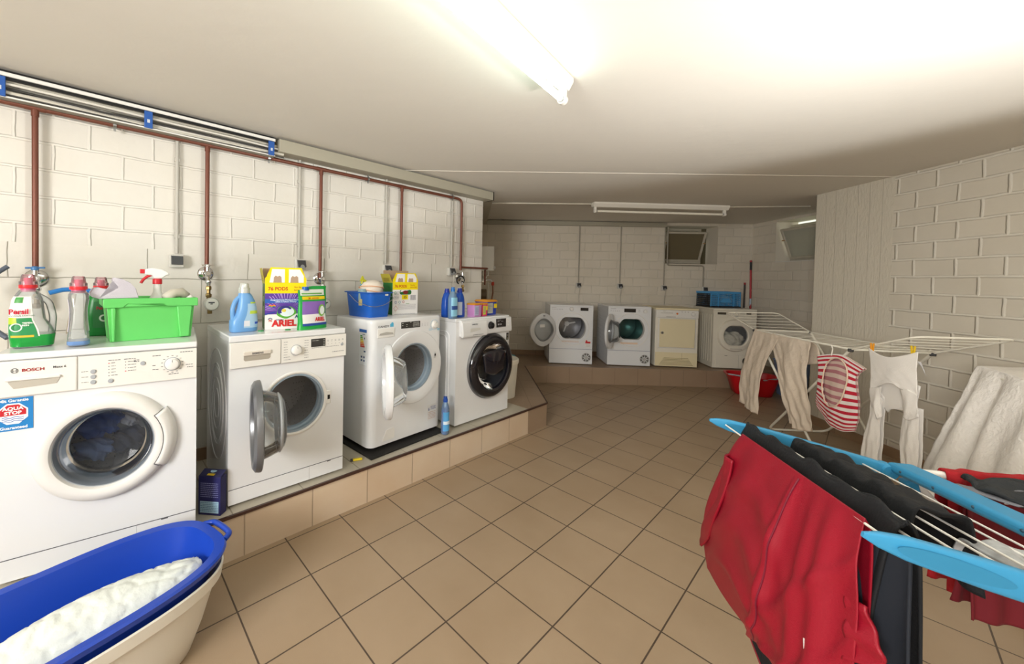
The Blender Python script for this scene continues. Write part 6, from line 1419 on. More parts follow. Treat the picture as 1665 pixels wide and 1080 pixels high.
# ------------------------------------------------------------------ blue tub nested on white tub (front left)
t = thing('laundry_tub', 'large white tub with blue tub insert on the floor beside the nearest machine', 'tub', (.352, -.535, .0005), 104)
U = 1
WT = mat('white_tub_plastic', 'e9e5da', .4)
def stad(rings, bm, n=88): return loft(bm, rings, n)
bm = B(); stad([(0, 0, 0, .36, .165, 3.2), (.012, 0, 0, .375, .178, 3.2), (.10, 0, 0, .41, .195, 3.2), (.245, 0, 0, .452, .222, 3.2), (.247, 0, 0, .468, .236, 3.2), (.288, 0, 0, .474, .240, 3.2), (.292, 0, 0, .468, .235, 3.2), (.27, 0, 0, .450, .22, 3.2), (.02, 0, 0, .37, .17, 3.2)], bm); finish(bm, 'outer_tub', WT, t, smooth=40)
bm = B(); stad([(.026, 0, 0, .35, .155, 3), (.27, 0, 0, .440, .210, 3), (.312, 0, 0, .455, .222, 3), (.318, 0, 0, .478, .242, 3), (.338, 0, 0, .486, .248, 3), (.345, 0, 0, .480, .242, 3), (.341, 0, 0, .448, .214, 3), (.29, 0, 0, .436, .204, 3), (.045, 0, 0, .355, .155, 3)], bm)
ins = finish(bm, 'blue_insert', mat('royal_blue_plastic', '1d45b4', .28), t, smooth=45)
for sg in (-1, 1):
    bm = B(); tube(bm, rnd([(sg*.476, .085, .334), (sg*.508, .065, .336), (sg*.512, 0, .337), (sg*.508, -.065, .336), (sg*.476, -.085, .334)], .03), .011, 12); finish(bm, 'end_handle', MATS['royal_blue_plastic'], ins)
# grip pocket in the white rim (dark opening shows the blue insert)
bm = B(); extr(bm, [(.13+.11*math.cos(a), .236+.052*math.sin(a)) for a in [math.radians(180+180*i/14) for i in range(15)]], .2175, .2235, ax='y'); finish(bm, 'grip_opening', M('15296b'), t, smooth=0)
bm = B(); box(bm, .02, .24, .236, .2425, .250, .290); finish(bm, 'rim_pad', M('b9cdd3', .3), t, bevel=.003)
# rolled quilted blanket in the tub
bm = B(); N_ = 90; pts = []
for i in range(N_+1):
    u = i/N_; pts.append(Vector((-.34+.74*u, -.005-.035*u+.01*math.sin(u*6), .135+.085*u+.02*math.sin(u*3.1))))
rs = [(.03+.072*min(1, math.sin(PI*min(max(i/N_, .015), .985))**.4))*(1-.10*(i/N_)) for i in range(N_+1)]
tube(bm, pts, .1, 72, rs=rs)
cells = [(random.Random(k).uniform(-.4, .45), random.Random(k+500).uniform(0, 2*PI)) for k in range(170)]
for n_, v in enumerate(bm.verts):
    i, k = divmod(n_, 72)
    if i > N_: continue
    a = 2*PI*k/72; c = pts[i]; x = c.x; D = sorted(((x-cx_)**2+(.085*((a-ca+PI)%(2*PI)-PI))**2) for cx_, ca in cells)[:2]
    e_ = math.sqrt(D[1])-math.sqrt(D[0]); dv = v.co-c
    if dv.length > 0: v.co += dv.normalized()*(.007*min(1, e_/.010)-.004+.005*math.sin(x*11+a*2))
o = finish(bm, 'blanket', mat('quilt_white', 'dfe4de', .85, bump=.002, bscale=60), None, smooth=180)
o.matrix_world = Matrix.Translation((.352, -.535, .03)) @ Matrix.Rotation(math.radians(104), 4, 'Z')
tag(o, 'rolled white quilted blanket lying in the blue tub', 'blanket')

# ------------------------------------------------------------------ white drying rack with clothes (right middle)
V = Vector
RW_ = mat('white_rack', 'ece8da', .35); BLK = mat('rack_joint', '1e1d1d', .5)
A_, B_, C_, D_ = V((1.29, 4.22, .95)), V((1.672, 4.48, .95)), V((1.966, 3.40, .95)), V((2.348, 3.66, .95))
E_, F_ = V((.964, 4.615, 1.075)), V((1.379, 4.835, 1.091)); G2 = V((2.622, 3.328, 1.109)); G1 = V((2.24, 3.085, 1.10))
t = thing('drying_rack', 'white wire drying rack with raised wings by the right wall, trousers and tops on it', 'drying rack', (0, 0, 0))
def part(name, paths, r, m_=RW_, par=None, n=8):
    bm = B()
    for p in paths: tube(bm, p, r, n)
    return finish(bm, name, m_, par or t, smooth=50)
cf = part('centre_frame', [rnd([A_, C_, D_, B_, A_], .0001, 1)], .0075)
wl = part('wing_frame', [rnd([A_, E_, F_, B_], .06, 6)], .0065); wr_ = part('wing_frame', [rnd([C_, G1, G2, D_], .05, 6)], .0065)
def wires(a, b, c, d, n, host, k0=1, r=.0022):
    for k in range(k0, n): 
        f = k/n; p, q = a.lerp(c, f), b.lerp(d, f); part('wire', [[p, q]], r, par=host, n=6)
wires(A_, B_, C_, D_, 11, cf); wires(A_, B_, E_, F_, 6, wl); wires(C_, D_, G1, G2, 6, wr_)
for p in (B_, C_, A_, D_):
    bm = B(); bar(bm, p+V((-.015, 0, -.006)), p+V((.015, .0, -.006)), .028, .022); finish(bm, 'joint', BLK, t, bevel=.004)
f1a, f1b, f2a, f2b = V((1.418, 4.244, .010)), V((1.80, 4.60, .010)), V((1.80, 3.79, .010)), V((2.16, 4.10, .010))
part('leg', [rnd([C_, f1a, f1b, D_], .08, 6)], .010, n=10); part('leg', [rnd([A_, f2a, f2b, B_], .08, 6)], .010, n=10)
nrm = V((-.7716, -.6361, 0)); dh = V((.6361, -.7716, 0))
def rk(s, z, o=.010): q = A_+dh*s+nrm*o; return (q.x, q.y, z)
BEIGE = mat('beige_cotton', 'e2d3c0', .9, noise=.08, bump=.006, bscale=30)
# trousers: two legs hanging over the near rail
bm = B()
def rp(k, a=.008): return lambda u, v: a*(math.sin(u*9+k+v*2)+.6*math.sin(u*17+v*7+k)+.5*math.sin(v*11+u*5)+.45*math.sin(u*31-v*16+k*3)+.35*math.sin(v*34+u*12))*(.15+v)
patch(bm, [[rk(.01, .962, .0), rk(.16, .958, .0), rk(.33, .953, .0)], [rk(-.0, .90), rk(.15, .90), rk(.33, .88)], [rk(-.11, .62, .025), rk(.04, .62, .03), rk(.20, .64, .025)], [rk(-.16, .38, .02), rk(-.02, .38, .03), rk(.12, .38, .02)], [rk(-.175, .19, .01), rk(-.04, .17, .02), rk(.095, .155, .01)]], 26, 40, rp(0), nrm)
patch(bm, [[rk(.27, .955, .002), rk(.48, .951, .002), rk(.70, .945, .002)], [rk(.26, .88), rk(.47, .88, .02), rk(.71, .87)], [rk(.35, .68, .02), rk(.50, .66, .03), rk(.685, .66, .02)], [rk(.45, .42, .02), rk(.58, .40, .03), rk(.745, .42, .02)], [rk(.515, .225, .01), rk(.64, .22, .02), rk(.775, .255, .01)]], 28, 40, rp(2, .011), nrm)
patch(bm, [[rk(.01, .962, .0), rk(.30, .955, 0), rk(.70, .945, .0)], [rk(.02, .93, -.04), rk(.35, .92, -.04), rk(.72, .91, -.04)], [rk(.06, .84, -.06), rk(.40, .72, -.06), rk(.74, .78, -.06)]], 30, 10, rp(5, .004), nrm)
tag(finish(bm, 'trousers', BEIGE, None, smooth=180, solid=.003), 'beige cotton trousers hanging over the near rail of the white rack', 'trousers')
# striped top with oval neck
SM = bpy.data.materials.new('red_white_stripes'); SM.use_nodes = True; nt = SM.node_tree; pb = nt.nodes['Principled BSDF']; pb.inputs['Roughness'].default_value = .85
uv = nt.nodes.new('ShaderNodeUVMap'); sp = nt.nodes.new('ShaderNodeSeparateXYZ'); nt.links.new(uv.outputs[0], sp.inputs[0])
ml = nt.nodes.new('ShaderNodeMath'); ml.operation = 'MULTIPLY'; ml.inputs[1].default_value = 13.5; nt.links.new(sp.outputs[1], ml.inputs[0])
fr_ = nt.nodes.new('ShaderNodeMath'); fr_.operation = 'FRACT'; nt.links.new(ml.outputs[0], fr_.inputs[0]); gt = nt.nodes.new('ShaderNodeMath'); gt.operation = 'GREATER_THAN'; gt.inputs[1].default_value = .52; nt.links.new(fr_.outputs[0], gt.inputs[0])
mx = nt.nodes.new('ShaderNodeMix'); mx.data_type = 'RGBA'; mx.inputs[6].default_value = lin('efe6e2'); mx.inputs[7].default_value = lin('c32038'); nt.links.new(gt.outputs[0], mx.inputs[0]); nt.links.new(mx.outputs[2], pb.inputs['Base Color'])
SM2 = SM.copy(); SM2.name = 'striped_wrong_side'; k_ = [n for n in SM2.node_tree.nodes if n.bl_idname == 'ShaderNodeMix'][0]; k_.inputs[6].default_value = lin('dcc6b8'); k_.inputs[7].default_value = lin('b97c82')
t2 = thing('striped_top', 'red and white striped top hanging from the near rail of the white rack', 'top', (0, 0, 0))
cur = lambda o: [[rk(.79, .855, o), rk(.90, .885, o), rk(1.0, .90, o), rk(1.10, .872, o), rk(1.185, .842, o)], [rk(.805, .76, o), rk(.90, .78, o+.01), rk(.99, .79, o+.015), rk(1.08, .775, o+.01), rk(1.125, .765, o)], [rk(.80, .60, o), rk(.90, .59, o+.02), rk(.98, .59, o+.03), rk(1.07, .60, o+.02), rk(1.145, .61, o)], [rk(.795, .52, o), rk(.90, .47, o+.02), rk(.98, .46, o+.03), rk(1.07, .45, o+.02), rk(1.145, .47, o)], [rk(.81, .46, o), rk(.90, .39, o+.01), rk(.98, .37, o+.015), rk(1.06, .37, o+.01), rk(1.13, .40, o)]]
bm = B(); patch(bm, cur(.012), 44, 60, rp(1, .003), nrm, hole=lambda u, v: ((u-.48)/.29)**2+((v-.34)/.25)**2 < 1 if v < .36 else abs(u-.46) < .29*math.sqrt(max(0, 1-((v-.36)/.27)**2))**1.2)
finish(bm, 'front', SM, t2, smooth=180, solid=.002)
bm = B(); patch(bm, cur(-.004), 30, 40, rp(3, .003), nrm); finish(bm, 'back', SM2, t2, smooth=180, solid=.002)
def scur(o, u, v): 
    cs = [smc(c, u) for c in cur(o)]; return V(smc(cs, v))
bm = B(); tube(bm, [scur(.018, .48+.29*math.cos(a), .34+.25*math.sin(a)) if math.sin(a) < 0.05 else scur(.018, .46+.29*math.cos(a), .36+.27*math.sin(a)) for a in [2*PI*i/40 for i in range(40)]], .0045, 6, closed=True); finish(bm, 'neck_trim', M('ead2bb'), t2)
bm = B(); tube(bm, [rk(.90, .935, 0), rk(.915, .955, .012), rk(.93, .93, .012), rk(.93, .88, .02)], .0035, 8); finish(bm, 'hanging_loop', M('eae6da'), t2)
# white long sleeved top pegged by its hem
WC = mat('white_cotton', 'f0ece6', .9, bump=.001, bscale=200)
t3 = thing('long_sleeved_top', 'white long sleeved top pegged to the raised right wing of the white rack', 'top', (0, 0, 0))
bm = B(); patch(bm, [[rk(1.222, .99, .02), rk(1.30, .962, .03), rk(1.38, .958, .035), rk(1.46, .985, .03), rk(1.53, 1.02, .02)], [rk(1.24, .86, .02), rk(1.31, .85, .03), rk(1.38, .85, .035), rk(1.46, .87, .03), rk(1.525, .90, .02)], [rk(1.245, .72, .02), rk(1.31, .76, .03), rk(1.39, .80, .035), rk(1.455, .78, .03), rk(1.535, .76, .02)]], 30, 20, rp(1, .002), nrm)
patch(bm, [[rk(1.24, .73, .021), rk(1.285, .745, .026), rk(1.33, .76, .031)], [rk(1.25, .64, .02), rk(1.29, .63, .03), rk(1.315, .66, .02)], [rk(1.30, .55, .02), rk(1.315, .55, .03), rk(1.335, .575, .02)]], 12, 14, rp(2, .003), nrm)
patch(bm, [[rk(1.44, .80, .031), rk(1.49, .79, .026), rk(1.535, .77, .021)], [rk(1.455, .70, .02), rk(1.50, .68, .03), rk(1.54, .70, .02)], [rk(1.46, .62, .02), rk(1.50, .61, .03), rk(1.555, .65, .02)]], 12, 14, rp(4, .003), nrm)
patch(bm, [[rk(1.25, .80, .0), rk(1.38, .84, .0), rk(1.53, .82, .0)], [rk(1.30, .64, -.01), rk(1.39, .65, -.01), rk(1.50, .68, -.01)], [rk(1.33, .60, -.01), rk(1.40, .66, -.01), rk(1.48, .62, -.01)]], 16, 10, rp(4, .002), nrm)
finish(bm, 'body_cloth', WC, t3, smooth=180, solid=.002)
for cs in ([[rk(1.245, .72, .012), rk(1.28, .72, .02), rk(1.32, .68, .012)], [rk(1.235, .55, .01), rk(1.26, .55, .02), rk(1.31, .54, .01)], [rk(1.20, .38, .01), rk(1.245, .38, .02), rk(1.305, .40, .01)], [rk(1.187, .20, .01), rk(1.235, .20, .02), rk(1.30, .235, .01)]], [[rk(1.47, .69, .012), rk(1.50, .69, .02), rk(1.54, .69, .012)], [rk(1.445, .57, .01), rk(1.49, .57, .02), rk(1.54, .57, .01)], [rk(1.44, .42, .01), rk(1.49, .42, .02), rk(1.54, .43, .01)], [rk(1.475, .25, .01), rk(1.51, .25, .02), rk(1.54, .27, .01)]]):
    bm = B(); patch(bm, cs, 14, 30, rp(1, .005), nrm); patch(bm, [[tuple(V(p)-nrm*.022) for p in c] for c in cs], 14, 30, rp(1, .003), nrm); finish(bm, 'sleeve', WC, t3, smooth=180, solid=.002)
bm = B(); patch(bm, [[rk(1.515, .965, .012), rk(1.54, .96, .012)], [rk(1.555, .92, .010), rk(1.565, .885, .010)]], 6, 6); finish(bm, 'care_tag', M('d9d9dc'), t3, solid=.001)
for s_, c, lab in ((1.245, 'f0a01e', 'orange clothes peg holding the left end of the white top'), (1.50, 'e9c41c', 'yellow clothes peg holding the right end of the white top')):
    tp = thing('clothes_peg', lab, 'peg', rk(s_, .985+.10*(s_-1.245), .02), 0, 'pegs on the white top')
    for k in (-1, 1):
        bm = B(); bar(bm, dh*(.010*k)+V((0, 0, .038)), dh*(.003*k)+V((0, 0, -.035)), .008, .007, up=tuple(nrm)); finish(bm, 'jaw', M(c, .4), tp, bevel=.001)
    bm = B(); tube(bm, arc((0, 0, .004), .006, 0, 2*PI, 12, ax=tuple(dh)), .0012, 6); finish(bm, 'spring', STEEL, tp)

# ------------------------------------------------------------------ sheet over another rack (far right)
K = V((2.475, 3.185, .955)); e1 = V((.70, .71, 0)).normalized(); e2 = V((.30, -.954, 0))
t = thing('drying_rack', 'white folding rack hidden beneath the white crinkled sheet', 'drying rack', (0, 0, 0))
cf = part('centre_frame', [[K+V((0,0,-.032)), K+e1*.36+V((0,0,-.032)), K+e1*.36+e2*.95+V((0,0,-.032)), K+e2*.95+V((0,0,-.032)), K+V((0,0,-.032))]], .008)
for k in range(1, 9): part('wire', [[K+e1*.36*k/9+V((0,0,-.032)), K+e1*.36*k/9+e2*.95+V((0,0,-.032))]], .002, par=cf, n=6)
for a, b in ((.05, .85), (.85, .05)):
    p, q = K+e2*a, K+e2*b; part('leg', [rnd([p+V((0,0,-.032)), V((q.x, q.y, .01)), V((q.x, q.y, .01))+e1*.36, p+e1*.36+V((0,0,-.032))], .06, 5)], .010)
SH = mat('crinkled_sheet', 'f8f4ee', .75, bump=.006, bscale=48, noise=.1, nscale=40)
bm = B(); dz = lambda p, z: (p.x, p.y, z)
patch(bm, [[dz(K, .957), dz(K+e2*.45, .952), dz(K+e2*.98, .957)], [dz(K+e1*.18, .955), dz(K+e1*.18+e2*.45, .948), dz(K+e1*.18+e2*.98, .955)], [dz(K+e1*.37, .957), dz(K+e1*.37+e2*.45, .952), dz(K+e1*.37+e2*.98, .957)]], 30, 12, lambda u, v: .0015*math.sin(u*30+v*9), (0, 0, 1))
def fold(u, v): return (.045*abs(math.sin(u*9+.6))**.7+.022*math.sin(u*31+2+v)+.006*math.sin(u*70+v*20)*math.sin(v*30+u*9))*v**.7
n2 = V((-.954, -.30, 0))
patch(bm, [[dz(K, .957), dz(K+e2*.25, .953), dz(K+e2*.6, .952), dz(K+e2*.98, .957)],
           [dz(K+n2*.03, .80), dz(K+e2*.25+n2*.04, .79), dz(K+e2*.6+n2*.04, .79), dz(K+e2*.98+n2*.04, .79)],
           [dz(K+n2*.10-e2*.03, .50), dz(K+e2*.25+n2*.10, .48), dz(K+e2*.6+n2*.10, .48), dz(K+e2*1.0+n2*.1, .48)],
           [dz(K+n2*.165-e2*.06, .22), dz(K+e2*.25+n2*.14, .12), dz(K+e2*.6+n2*.14, .10), dz(K+e2*1.05+n2*.14, .10)]], 70, 44, fold, n2)
patch(bm, [[dz(K, .957), dz(K+e1*.18, .952), dz(K+e1*.37, .957)], [dz(K+n2*.03, .80), dz(K+e1*.18-e2*.03, .79), dz(K+e1*.37-e2*.03, .8)], [dz(K+n2*.10-e2*.03, .50), dz(K+e1*.16-e2*.06, .5), dz(K+e1*.37-e2*.05, .5)], [dz(K+n2*.165-e2*.06, .22), dz(K+e1*.14-e2*.09, .2), dz(K+e1*.37-e2*.07, .2)]], 26, 40, lambda u, v: .012*math.sin(u*14)*v, -e2)
tag(finish(bm, 'bed_sheet', SH, None, smooth=180, solid=.003), 'white crinkled sheet draped over a rack at the right edge', 'sheet')

# ------------------------------------------------------------------ blue winged rack with dark and red clothes (front right)
T1, T2, H1 = V((1.73, .978, .96)), V((2.064, .442, 1.005)), V((2.09, 1.195, .874)); dd = (T2-T1); WL = dd.length; dd.normalize(); H2 = H1+dd*WL
ee = V((.843, .537, .02)).normalized(); CL = .95
LB = mat('sky_blue_plastic', '368cb8', .4); RWB = mat('rack_wire', 'e9e6df', .3)
t = thing('drying_rack', 'sky blue winged drying rack covered with red and black clothes, front right', 'drying rack', (0, 0, 0))
def arm(name, P, wds, hts):
    bm = B(); prev = None; rings = []
    for i, p in enumerate(P):
        a, b = P[max(i-1, 0)], P[min(i+1, len(P)-1)]; d = (b-a).normalized(); s = d.cross(V((0,0,1))).normalized(); u = s.cross(d)
        rings.append([bm.verts.new(p+s*wds[i]/2*spow(math.cos(k*PI/8), .5)+u*hts[i]/2*spow(math.sin(k*PI/8), .5)) for k in range(16)])
    for R0, R1 in zip(rings, rings[1:]):
        for k in range(16): bm.faces.new((R0[k], R0[(k+1)%16], R1[(k+1)%16], R1[k]))
    bm.faces.new(rings[0][::-1]); bm.faces.new(rings[-1]); return finish(bm, name, LB, t, smooth=50)
def armpts(T, Hh): 
    w = (Hh-T); return [T-w*.045+V((0,0,.0)), T+w*.0, T+w*.08, T+w*.3, T+w*.6, T+w*.92, Hh]
for T, Hh in ((T1, H1), (T2, H2)):
    a = arm('wing_arm', armpts(T, Hh), [.006, .014, .020, .022, .022, .024, .030], [.008, .022, .034, .042, .042, .040, .034])
    w = (Hh-T); s = w.normalized().cross(V((0,0,1))).normalized(); s = s if s.dot(dd) > 0 else -s; uu = w.normalized()
    bm = B(); poly(bm, [T+uu*(.085+.068*math.cos(q_))+s*.0118+V((0, 0, .0125*math.sin(q_))) for q_ in [2*PI*k/28 for k in range(28)]]); finish(bm, 'grip_recess_shade', M('2f7fa6', .5), a, smooth=0)  # flat ellipse, shade of a grip recess put into its darker blue
    for f in (.5, .8):
        bm = B(); c_ = T+w*f+s*.0125; bmesh.ops.create_uvsphere(bm, u_segments=10, v_segments=8, radius=.003); bmesh.ops.translate(bm, verts=bm.verts, vec=c_); finish(bm, 'rivet', M('27485a'), a)
wires_ = [.05, .19, .33, .46, .60, .73, .86]
for f in wires_:
    p = T1.lerp(H1, f); bm = B(); tube(bm, [p, p+dd*WL], .0022, 8); finish(bm, 'wire', RWB, t, smooth=60)
bm = B(); bar(bm, H1+dd*.0+ee*.03+V((0,0,.012)), H2+ee*.03+V((0,0,.012)), .062, .026, up=(0, 0, 1)); cr = finish(bm, 'centre_rail', LB, t, bevel=.010, seg=3)
for k in range(7):
    bm = B(); p = H1+dd*(.05+.095*k)+ee*.0+V((0, 0, .012)); bmesh.ops.create_uvsphere(bm, u_segments=10, v_segments=8, radius=.0038); bmesh.ops.translate(bm, verts=bm.verts, vec=p+ee*.0+V((0,0,.002))); finish(bm, 'rivet', M('27485a'), cr)
for Hh in (H1, H2):
    bm = B(); lathe(bm, [(.001, -.02), (.018, -.02), (.020, -.012), (.020, .012), (.018, .02), (.001, .02)], (0, 0, 0), 'x', 24); bmesh.ops.rotate(bm, verts=bm.verts, matrix=Matrix.Rotation(math.atan2(dd.y, dd.x), 3, 'Z')); bmesh.ops.translate(bm, verts=bm.verts, vec=Hh); finish(bm, 'hinge', LB, t)
J1, J2 = H1+ee*CL, H2+ee*CL
bm = B(); bar(bm, J1, J2, .062, .026); finish(bm, 'centre_rail', LB, t, bevel=.010)
for p, q in ((H1, J1), (H2, J2)):
    bm = B(); tube(bm, [p+ee*.04, q], .011, 12); finish(bm, 'centre_tube', RWB, t)
for k in range(1, 8):
    a = dd*WL*k/8; bm = B(); tube(bm, [H1+a+ee*.04, J1+a], .0024, 8); finish(bm, 'wire', RWB, t, smooth=60)
for p, q in ((H1+ee*.06, J1-ee*.15), (J1-ee*.06, H1+ee*.25)):
    g0, g1 = V((q.x, q.y, .011)), V((q.x, q.y, .011))+dd*WL; g1.z = .011
    bm = B(); tube(bm, rnd([p+V((0,0,-.02)), g0, g1, p+dd*WL+V((0,0,-.02))], .06, 5), .010, 10); finish(bm, 'leg', RWB, t)
bm = B(); bar(bm, H1+ee*.05+V((0,0,-.02)), H1+ee*.065+V((0,0,-.075)), .03, .03, up=tuple(dd)); finish(bm, 'leg_clamp', LB, t, bevel=.006)
# clothes on the wing
wh = (H1-T1); whn = V((wh.x, wh.y, 0)).normalized(); ddh = V((dd.x, dd.y, 0)).normalized()
def wp_(f, s, z, o=0): p = T1+wh*f; return (p.x+ddh.x*s-whn.x*o, p.y+ddh.y*s-whn.y*o, z)
def wz(f, s, up=.008): return (T1+wh*f).z+dd.z*s+up
REDF = mat('red_polyester', '8c0620', .5, bump=.0006, bscale=400)
BLKF = mat('black_cotton', '121316', .85, bump=.0015, bscale=120); REDD = mat('dark_red_cotton', 'a01222', .8, noise=.1)
t = thing('jacket', 'red shiny jacket hanging over the outermost wire of the blue rack', 'jacket', (0, 0, 0))
def rf(u, v):
    q = min(1, v*3)
    a = .016*math.exp(-((u-.62+.05*v)/.022)**2)*q; b = .012*math.exp(-((u-.84)/.035)**2)*q+.010*math.exp(-((u-.74-.03*v)/.03)**2)*q
    # folds sweeping down from the left shoulder towards the seam, curving up again to the right
    g = 0
    for k, (c0, am) in enumerate(((.30, .012), (.48, .016), (.68, .015))):
        line = c0+.55*(u-.36)**2*4-.20*(u-.36); g += am*math.exp(-((v-line)/.050)**2)*math.exp(-((u-.40)/.26)**2)
    h = .007*math.sin(24*u+3*v)*min(1, v*2)*math.exp(-(v/.5)**2)
    d = .010*math.exp(-((v-(.35+1.1*(.85-u)))/.035)**2)*(1 if u > .62 else 0)+.010*math.exp(-((v-(.60+1.1*(.85-u)))/.035)**2)*(1 if u > .62 else 0)
    ed = min(1, u*12)*min(1, (1-u)*9)
    return (a+b+.75*g*q+h+d)*ed
f0 = .05
red = [[wp_(f0, .125, wz(f0, .125)), wp_(f0, .25, wz(f0, .25)), wp_(f0, .42, wz(f0, .42)), wp_(f0, .572, wz(f0, .572))],
       [wp_(f0, .095, .92, .012), wp_(f0, .24, .93, .015), wp_(f0, .42, .93, .015), wp_(f0, .575, .93, .010)],
       [wp_(f0, .055, .82, .03), wp_(f0, .22, .82, .035), wp_(f0, .42, .82, .035), wp_(f0, .585, .84, .012)],
       [wp_(f0, .005, .68, .045), wp_(f0, .20, .68, .05), wp_(f0, .42, .68, .05), wp_(f0, .59, .70, .02)],
       [wp_(f0, -.04, .55, .03), wp_(f0, .16, .585, .04), wp_(f0, .40, .60, .045), wp_(f0, .60, .62, .02)],
       [wp_(f0, -.035, .475, .02), wp_(f0, .13, .505, .03), wp_(f0, .37, .56, .03), wp_(f0, .60, .56, .02)]]
bm = B(); patch(bm, red, 90, 70, rf, -whn); finish(bm, 'front_side', REDF, t, smooth=180, solid=.002)
bm = B(); patch(bm, [red[0], [wp_(f0, .11, .93, -.018), wp_(f0, .25, .93, -.018), wp_(f0, .42, .93, -.018), wp_(f0, .57, .95, -.015)], [wp_(f0, .10, .70, -.02), wp_(f0, .25, .70, -.02), wp_(f0, .42, .70, -.02), wp_(f0, .56, .70, -.02)]], 40, 30, lambda u, v: .004*math.sin(u*20)*v, -whn); finish(bm, 'rear_side', REDF, t, smooth=180, solid=.002)
bm = B(); patch(bm, [[wp_(f0, .085, .90, .005), wp_(f0, .11, .90, .03), wp_(f0, .14, .90, .03)], [wp_(f0, .035, .76, -.0), wp_(f0, .06, .76, .035), wp_(f0, .12, .76, .045)], [wp_(f0, -.055, .62, -.01), wp_(f0, -.01, .63, .04), wp_(f0, .06, .64, .05)], [wp_(f0, -.115, .55, -.01), wp_(f0, -.08, .54, .03), wp_(f0, -.02, .55, .045)]], 14, 26, lambda u, v: .004*math.sin(v*9+u*4), -whn); finish(bm, 'sleeve', REDF, t, smooth=180, solid=.006)
bm = B(); patch(bm, [[wp_(f0, .555, .86, .010), wp_(f0, .590, .87, .004)], [wp_(f0, .562, .83, .014), wp_(f0, .600, .84, .0)], [wp_(f0, .568, .80, .018), wp_(f0, .622, .818, .0)], [wp_(f0, .572, .76, .02), wp_(f0, .612, .79, .0)]], 8, 18, lambda u, v: .003*math.sin(v*14), -whn); finish(bm, 'cuff', REDF, t, smooth=180, solid=.005)
bm = B(); tube(bm, [V(smc([smc(c, .63-.04*v) for c in red], v))-whn*(rf(.63-.04*v, v)+.0022) for v in [.04+.94*k/50 for k in range(51)]], .0018, 6); finish(bm, 'seam_line', M('6d1a2c'), t)
bm = B(); bar(bm, wp_(f0, .512, .735, .042), wp_(f0, .516, .71, .042), .009, .002); finish(bm, 'care_label', M('dcd6d2'), t)
# dark lining of the far layer shows under the hem
bm = B(); lin_ = [[wp_(f0, .02, .60, -.035), wp_(f0, .25, .60, -.035), wp_(f0, .5, .62, -.035)], [wp_(f0, .045, .50, -.035), wp_(f0, .26, .48, -.035), wp_(f0, .5, .5, -.035)], [wp_(f0, .09, .43, -.03), wp_(f0, .28, .38, -.03), wp_(f0, .5, .40, -.03)]]
patch(bm, lin_, 24, 14); finish(bm, 'lining', BLKF, t, smooth=180, solid=.003)
bm = B(); tube(bm, [lin_[0][0], lin_[1][0], lin_[2][0], lin_[2][1], lin_[2][2]], .0028, 6); finish(bm, 'hem_piping', M('8c1226'), t)
# black garments
def drape(name, label, cat, f, s0, s1, zf, zb, m_, amp=.006, wid=.018, k=0, f2=None, nu=60, rag=0):
    bm = B(); f2 = f if f2 is None else f2
    ss_ = [s0, s0+(s1-s0)*.33, s0+(s1-s0)*.66, s1]
    def L(ff, dz, o, sh=0): return [wp_(ff, s+sh*(i/3-.5), (wz(ff, s) if dz is None else dz), o) for i, s in enumerate(ss_)]
    top = lambda ff, o: [wp_(ff, s, wz(ff, s, .016), o) for s in ss_]
    C = [L(f, zf, wid+.02, rag), L(f, (zf+.95)/2, wid+.015), [wp_(f, s, wz(f, s, -.03), wid) for s in ss_], top(f, .004), top((f+f2)/2, 0), top(f2, -.004), [wp_(f2, s, wz(f2, s, -.03), -wid) for s in ss_], L(f2, zb, -wid-.01)]
    patch(bm, C, nu, 60, lambda u, v: amp*max(0, min(1, abs(v-.57)*4-.55))*(math.sin(u*19+k)+.7*math.sin(u*37+k*2+v*5)+.5*math.sin(u*9+v*8))-whn*0 if 0 else V((-whn.x, -whn.y, 0))*(amp*max(0, min(1, abs(v-.57)*5-.9))*(math.sin(u*19+k)+.7*math.sin(u*37+k*2+v*5)+.5*math.sin(u*9+v*8)))+V((0, 0, .004*(math.sin(u*23+k)+math.sin(u*41+v*6))*(1 if .4 < v < .75 else 0)+.004)), -whn)
    return tag(finish(bm, name, m_, None, smooth=180, solid=.004), label, cat)
drape('sweatshirt', 'black cotton garment rolled over the second wire behind the red jacket', 'garment', .19, .015, .565, .66, .72, BLKF, .006, .020, 1)
drape('trousers', 'black garment lying across two wires in the middle of the blue rack wing', 'trousers', .455, .035, .435, .81, .82, BLKF, .005, .016, 3, f2=.61)
# long black garment hanging below rail end
bm = B(); patch(bm, [[wp_(.20, .40, .93, .03), wp_(.20, .50, .95, .035), wp_(.21, .59, .955, .02)], [wp_(.20, .40, .80, .04), wp_(.20, .50, .80, .05), wp_(.21, .61, .83, .03)], [wp_(.20, .40, .62, .04), wp_(.20, .51, .62, .05), wp_(.21, .63, .64, .03)], [wp_(.20, .40, .40, .04), wp_(.20, .52, .40, .05), wp_(.21, .66, .42, .03)]], 30, 40, lambda u, v: .012*math.sin(u*12+v*2)*(.3+v), -whn)
tag(finish(bm, 'black_top', mat('black_jersey', '161b24', .8), None, smooth=180, solid=.004), 'long black top hanging below the near end of the blue rack', 'top')
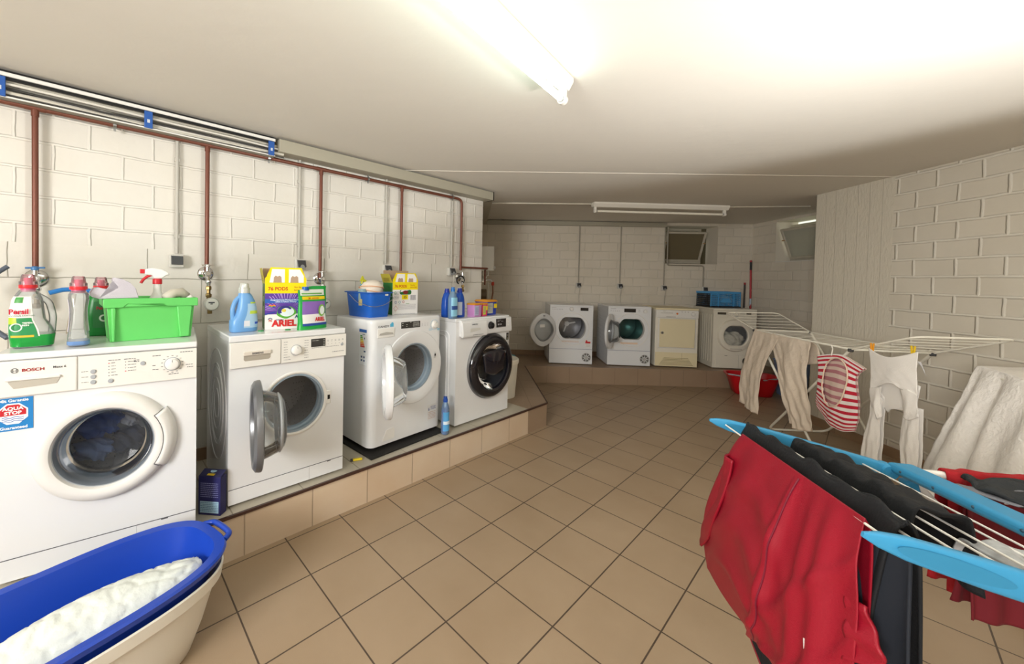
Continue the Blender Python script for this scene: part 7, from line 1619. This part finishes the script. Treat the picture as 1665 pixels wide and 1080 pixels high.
# centre clothes
def cn(a, b, z): p = H1+dd*a+ee*b; return (p.x, p.y, p.z+z)
bm = B(); bs_ = [.125, .30, .55, .85]
patch(bm, [[cn(-.03, b, -.30) for b in bs_], [cn(-.025, b, -.2) for b in bs_], [cn(-.018, b, -.01) for b in bs_], [cn(0, b, .014) for b in bs_], [cn(.018, b, -.01) for b in bs_], [cn(.03, b, -.2) for b in bs_], [cn(.03, b, -.30) for b in bs_]], 60, 40, lambda u, v: .006*math.sin(u*34)+.004*math.sin(u*60+v*6), V(dd))
tag(finish(bm, 'towel', mat('red_towel', 'a0101a', .85, noise=.15, nscale=60, bump=.001, bscale=300), None, smooth=180, solid=.005), 'red towel hanging over the far tube of the blue rack', 'towel')
bm = B(); patch(bm, [[cn(.12, b, -.27) for b in (.06, .2, .5)], [cn(.13, b, -.2) for b in (.06, .2, .5)], [cn(.155, b, .008) for b in (.05, .2, .5)], [cn(.165, b, -.2) for b in (.06, .2, .5)], [cn(.175, b, -.28) for b in (.06, .2, .5)]], 40, 30, lambda u, v: .006*math.sin(u*26+v*3), V(dd))
tag(finish(bm, 'shorts', mat('wine_red_cotton', '640c18', .85), None, smooth=180, solid=.004), 'dark red garment hanging between the wires beside the red towel', 'garment')
bm = B(); patch(bm, [[cn(.05, b, .012) for b in (.13, .22, .5)], [cn(.09, b, .022) for b in (.115, .22, .5)], [cn(.15, b, .020) for b in (.09, .2, .5)], [cn(.21, b, .012) for b in (.13, .22, .5)]], 30, 24, lambda u, v: .006*math.sin(u*15+v*9)+.004*math.sin(v*20+u*3), V((0, 0, 1)))
tag(finish(bm, 'cardigan', mat('charcoal_knit', '2c2f31', .95, noise=.3, nscale=80, bump=.002, bscale=200), None, smooth=180, solid=.010), 'charcoal knitted garment lying across the wires beside the red towel', 'cardigan')
bm = B(); patch(bm, [[cn(.11, b, .016) for b in (.065, .10, .2)], [cn(.16, b, .014) for b in (.075, .13, .2)], [cn(.20, b, .010) for b in (.11, .16, .2)]], 14, 12, lambda u, v: .002*math.sin(u*9), V((0, 0, 1)))
bm2 = bm; tag(finish(bm, 'lining_cloth', mat('grey_lining', '6f7077', .7), None, smooth=180, solid=.002), 'grey satin cloth peeking from under the charcoal cardigan', 'cloth')
bm = B(); patch(bm, [[cn(.40, b, -.05) for b in (-.16, -.12, -.05)], [cn(.42, b, .016) for b in (-.165, -.12, -.05)], [cn(.47, b, .026) for b in (-.165, -.12, -.05)], [cn(.53, b, .018) for b in (-.165, -.12, -.05)], [cn(.56, b, -.05) for b in (-.16, -.12, -.05)]], 24, 24, lambda u, v: .006*math.sin(u*11+v*9), V((0, 0, 1)))
tag(finish(bm, 'patterned_cloth', mat('mottled_cloth', 'd8dadc', .85, noise=.75, nscale=45), None, smooth=180, solid=.004), 'grey white mottled cloth on the wing wires at the right edge', 'cloth')
# black drawstring loop
p = T2.lerp(H2, .55)+V((.03, .10, -.02)); bm = B(); tube(bm, [p, p+V((.0, 0, -.10)), p+V((-.004, 0, -.16)), p+V((.006, 0, -.185)), p+V((.014, 0, -.16)), p+V((.012, 0, -.10)), p+V((.010, 0, 0))], .0022, 8)
tag(finish(bm, 'drawstring', DARK, None), 'black drawstring loop dangling under the near blue arm', 'cord')
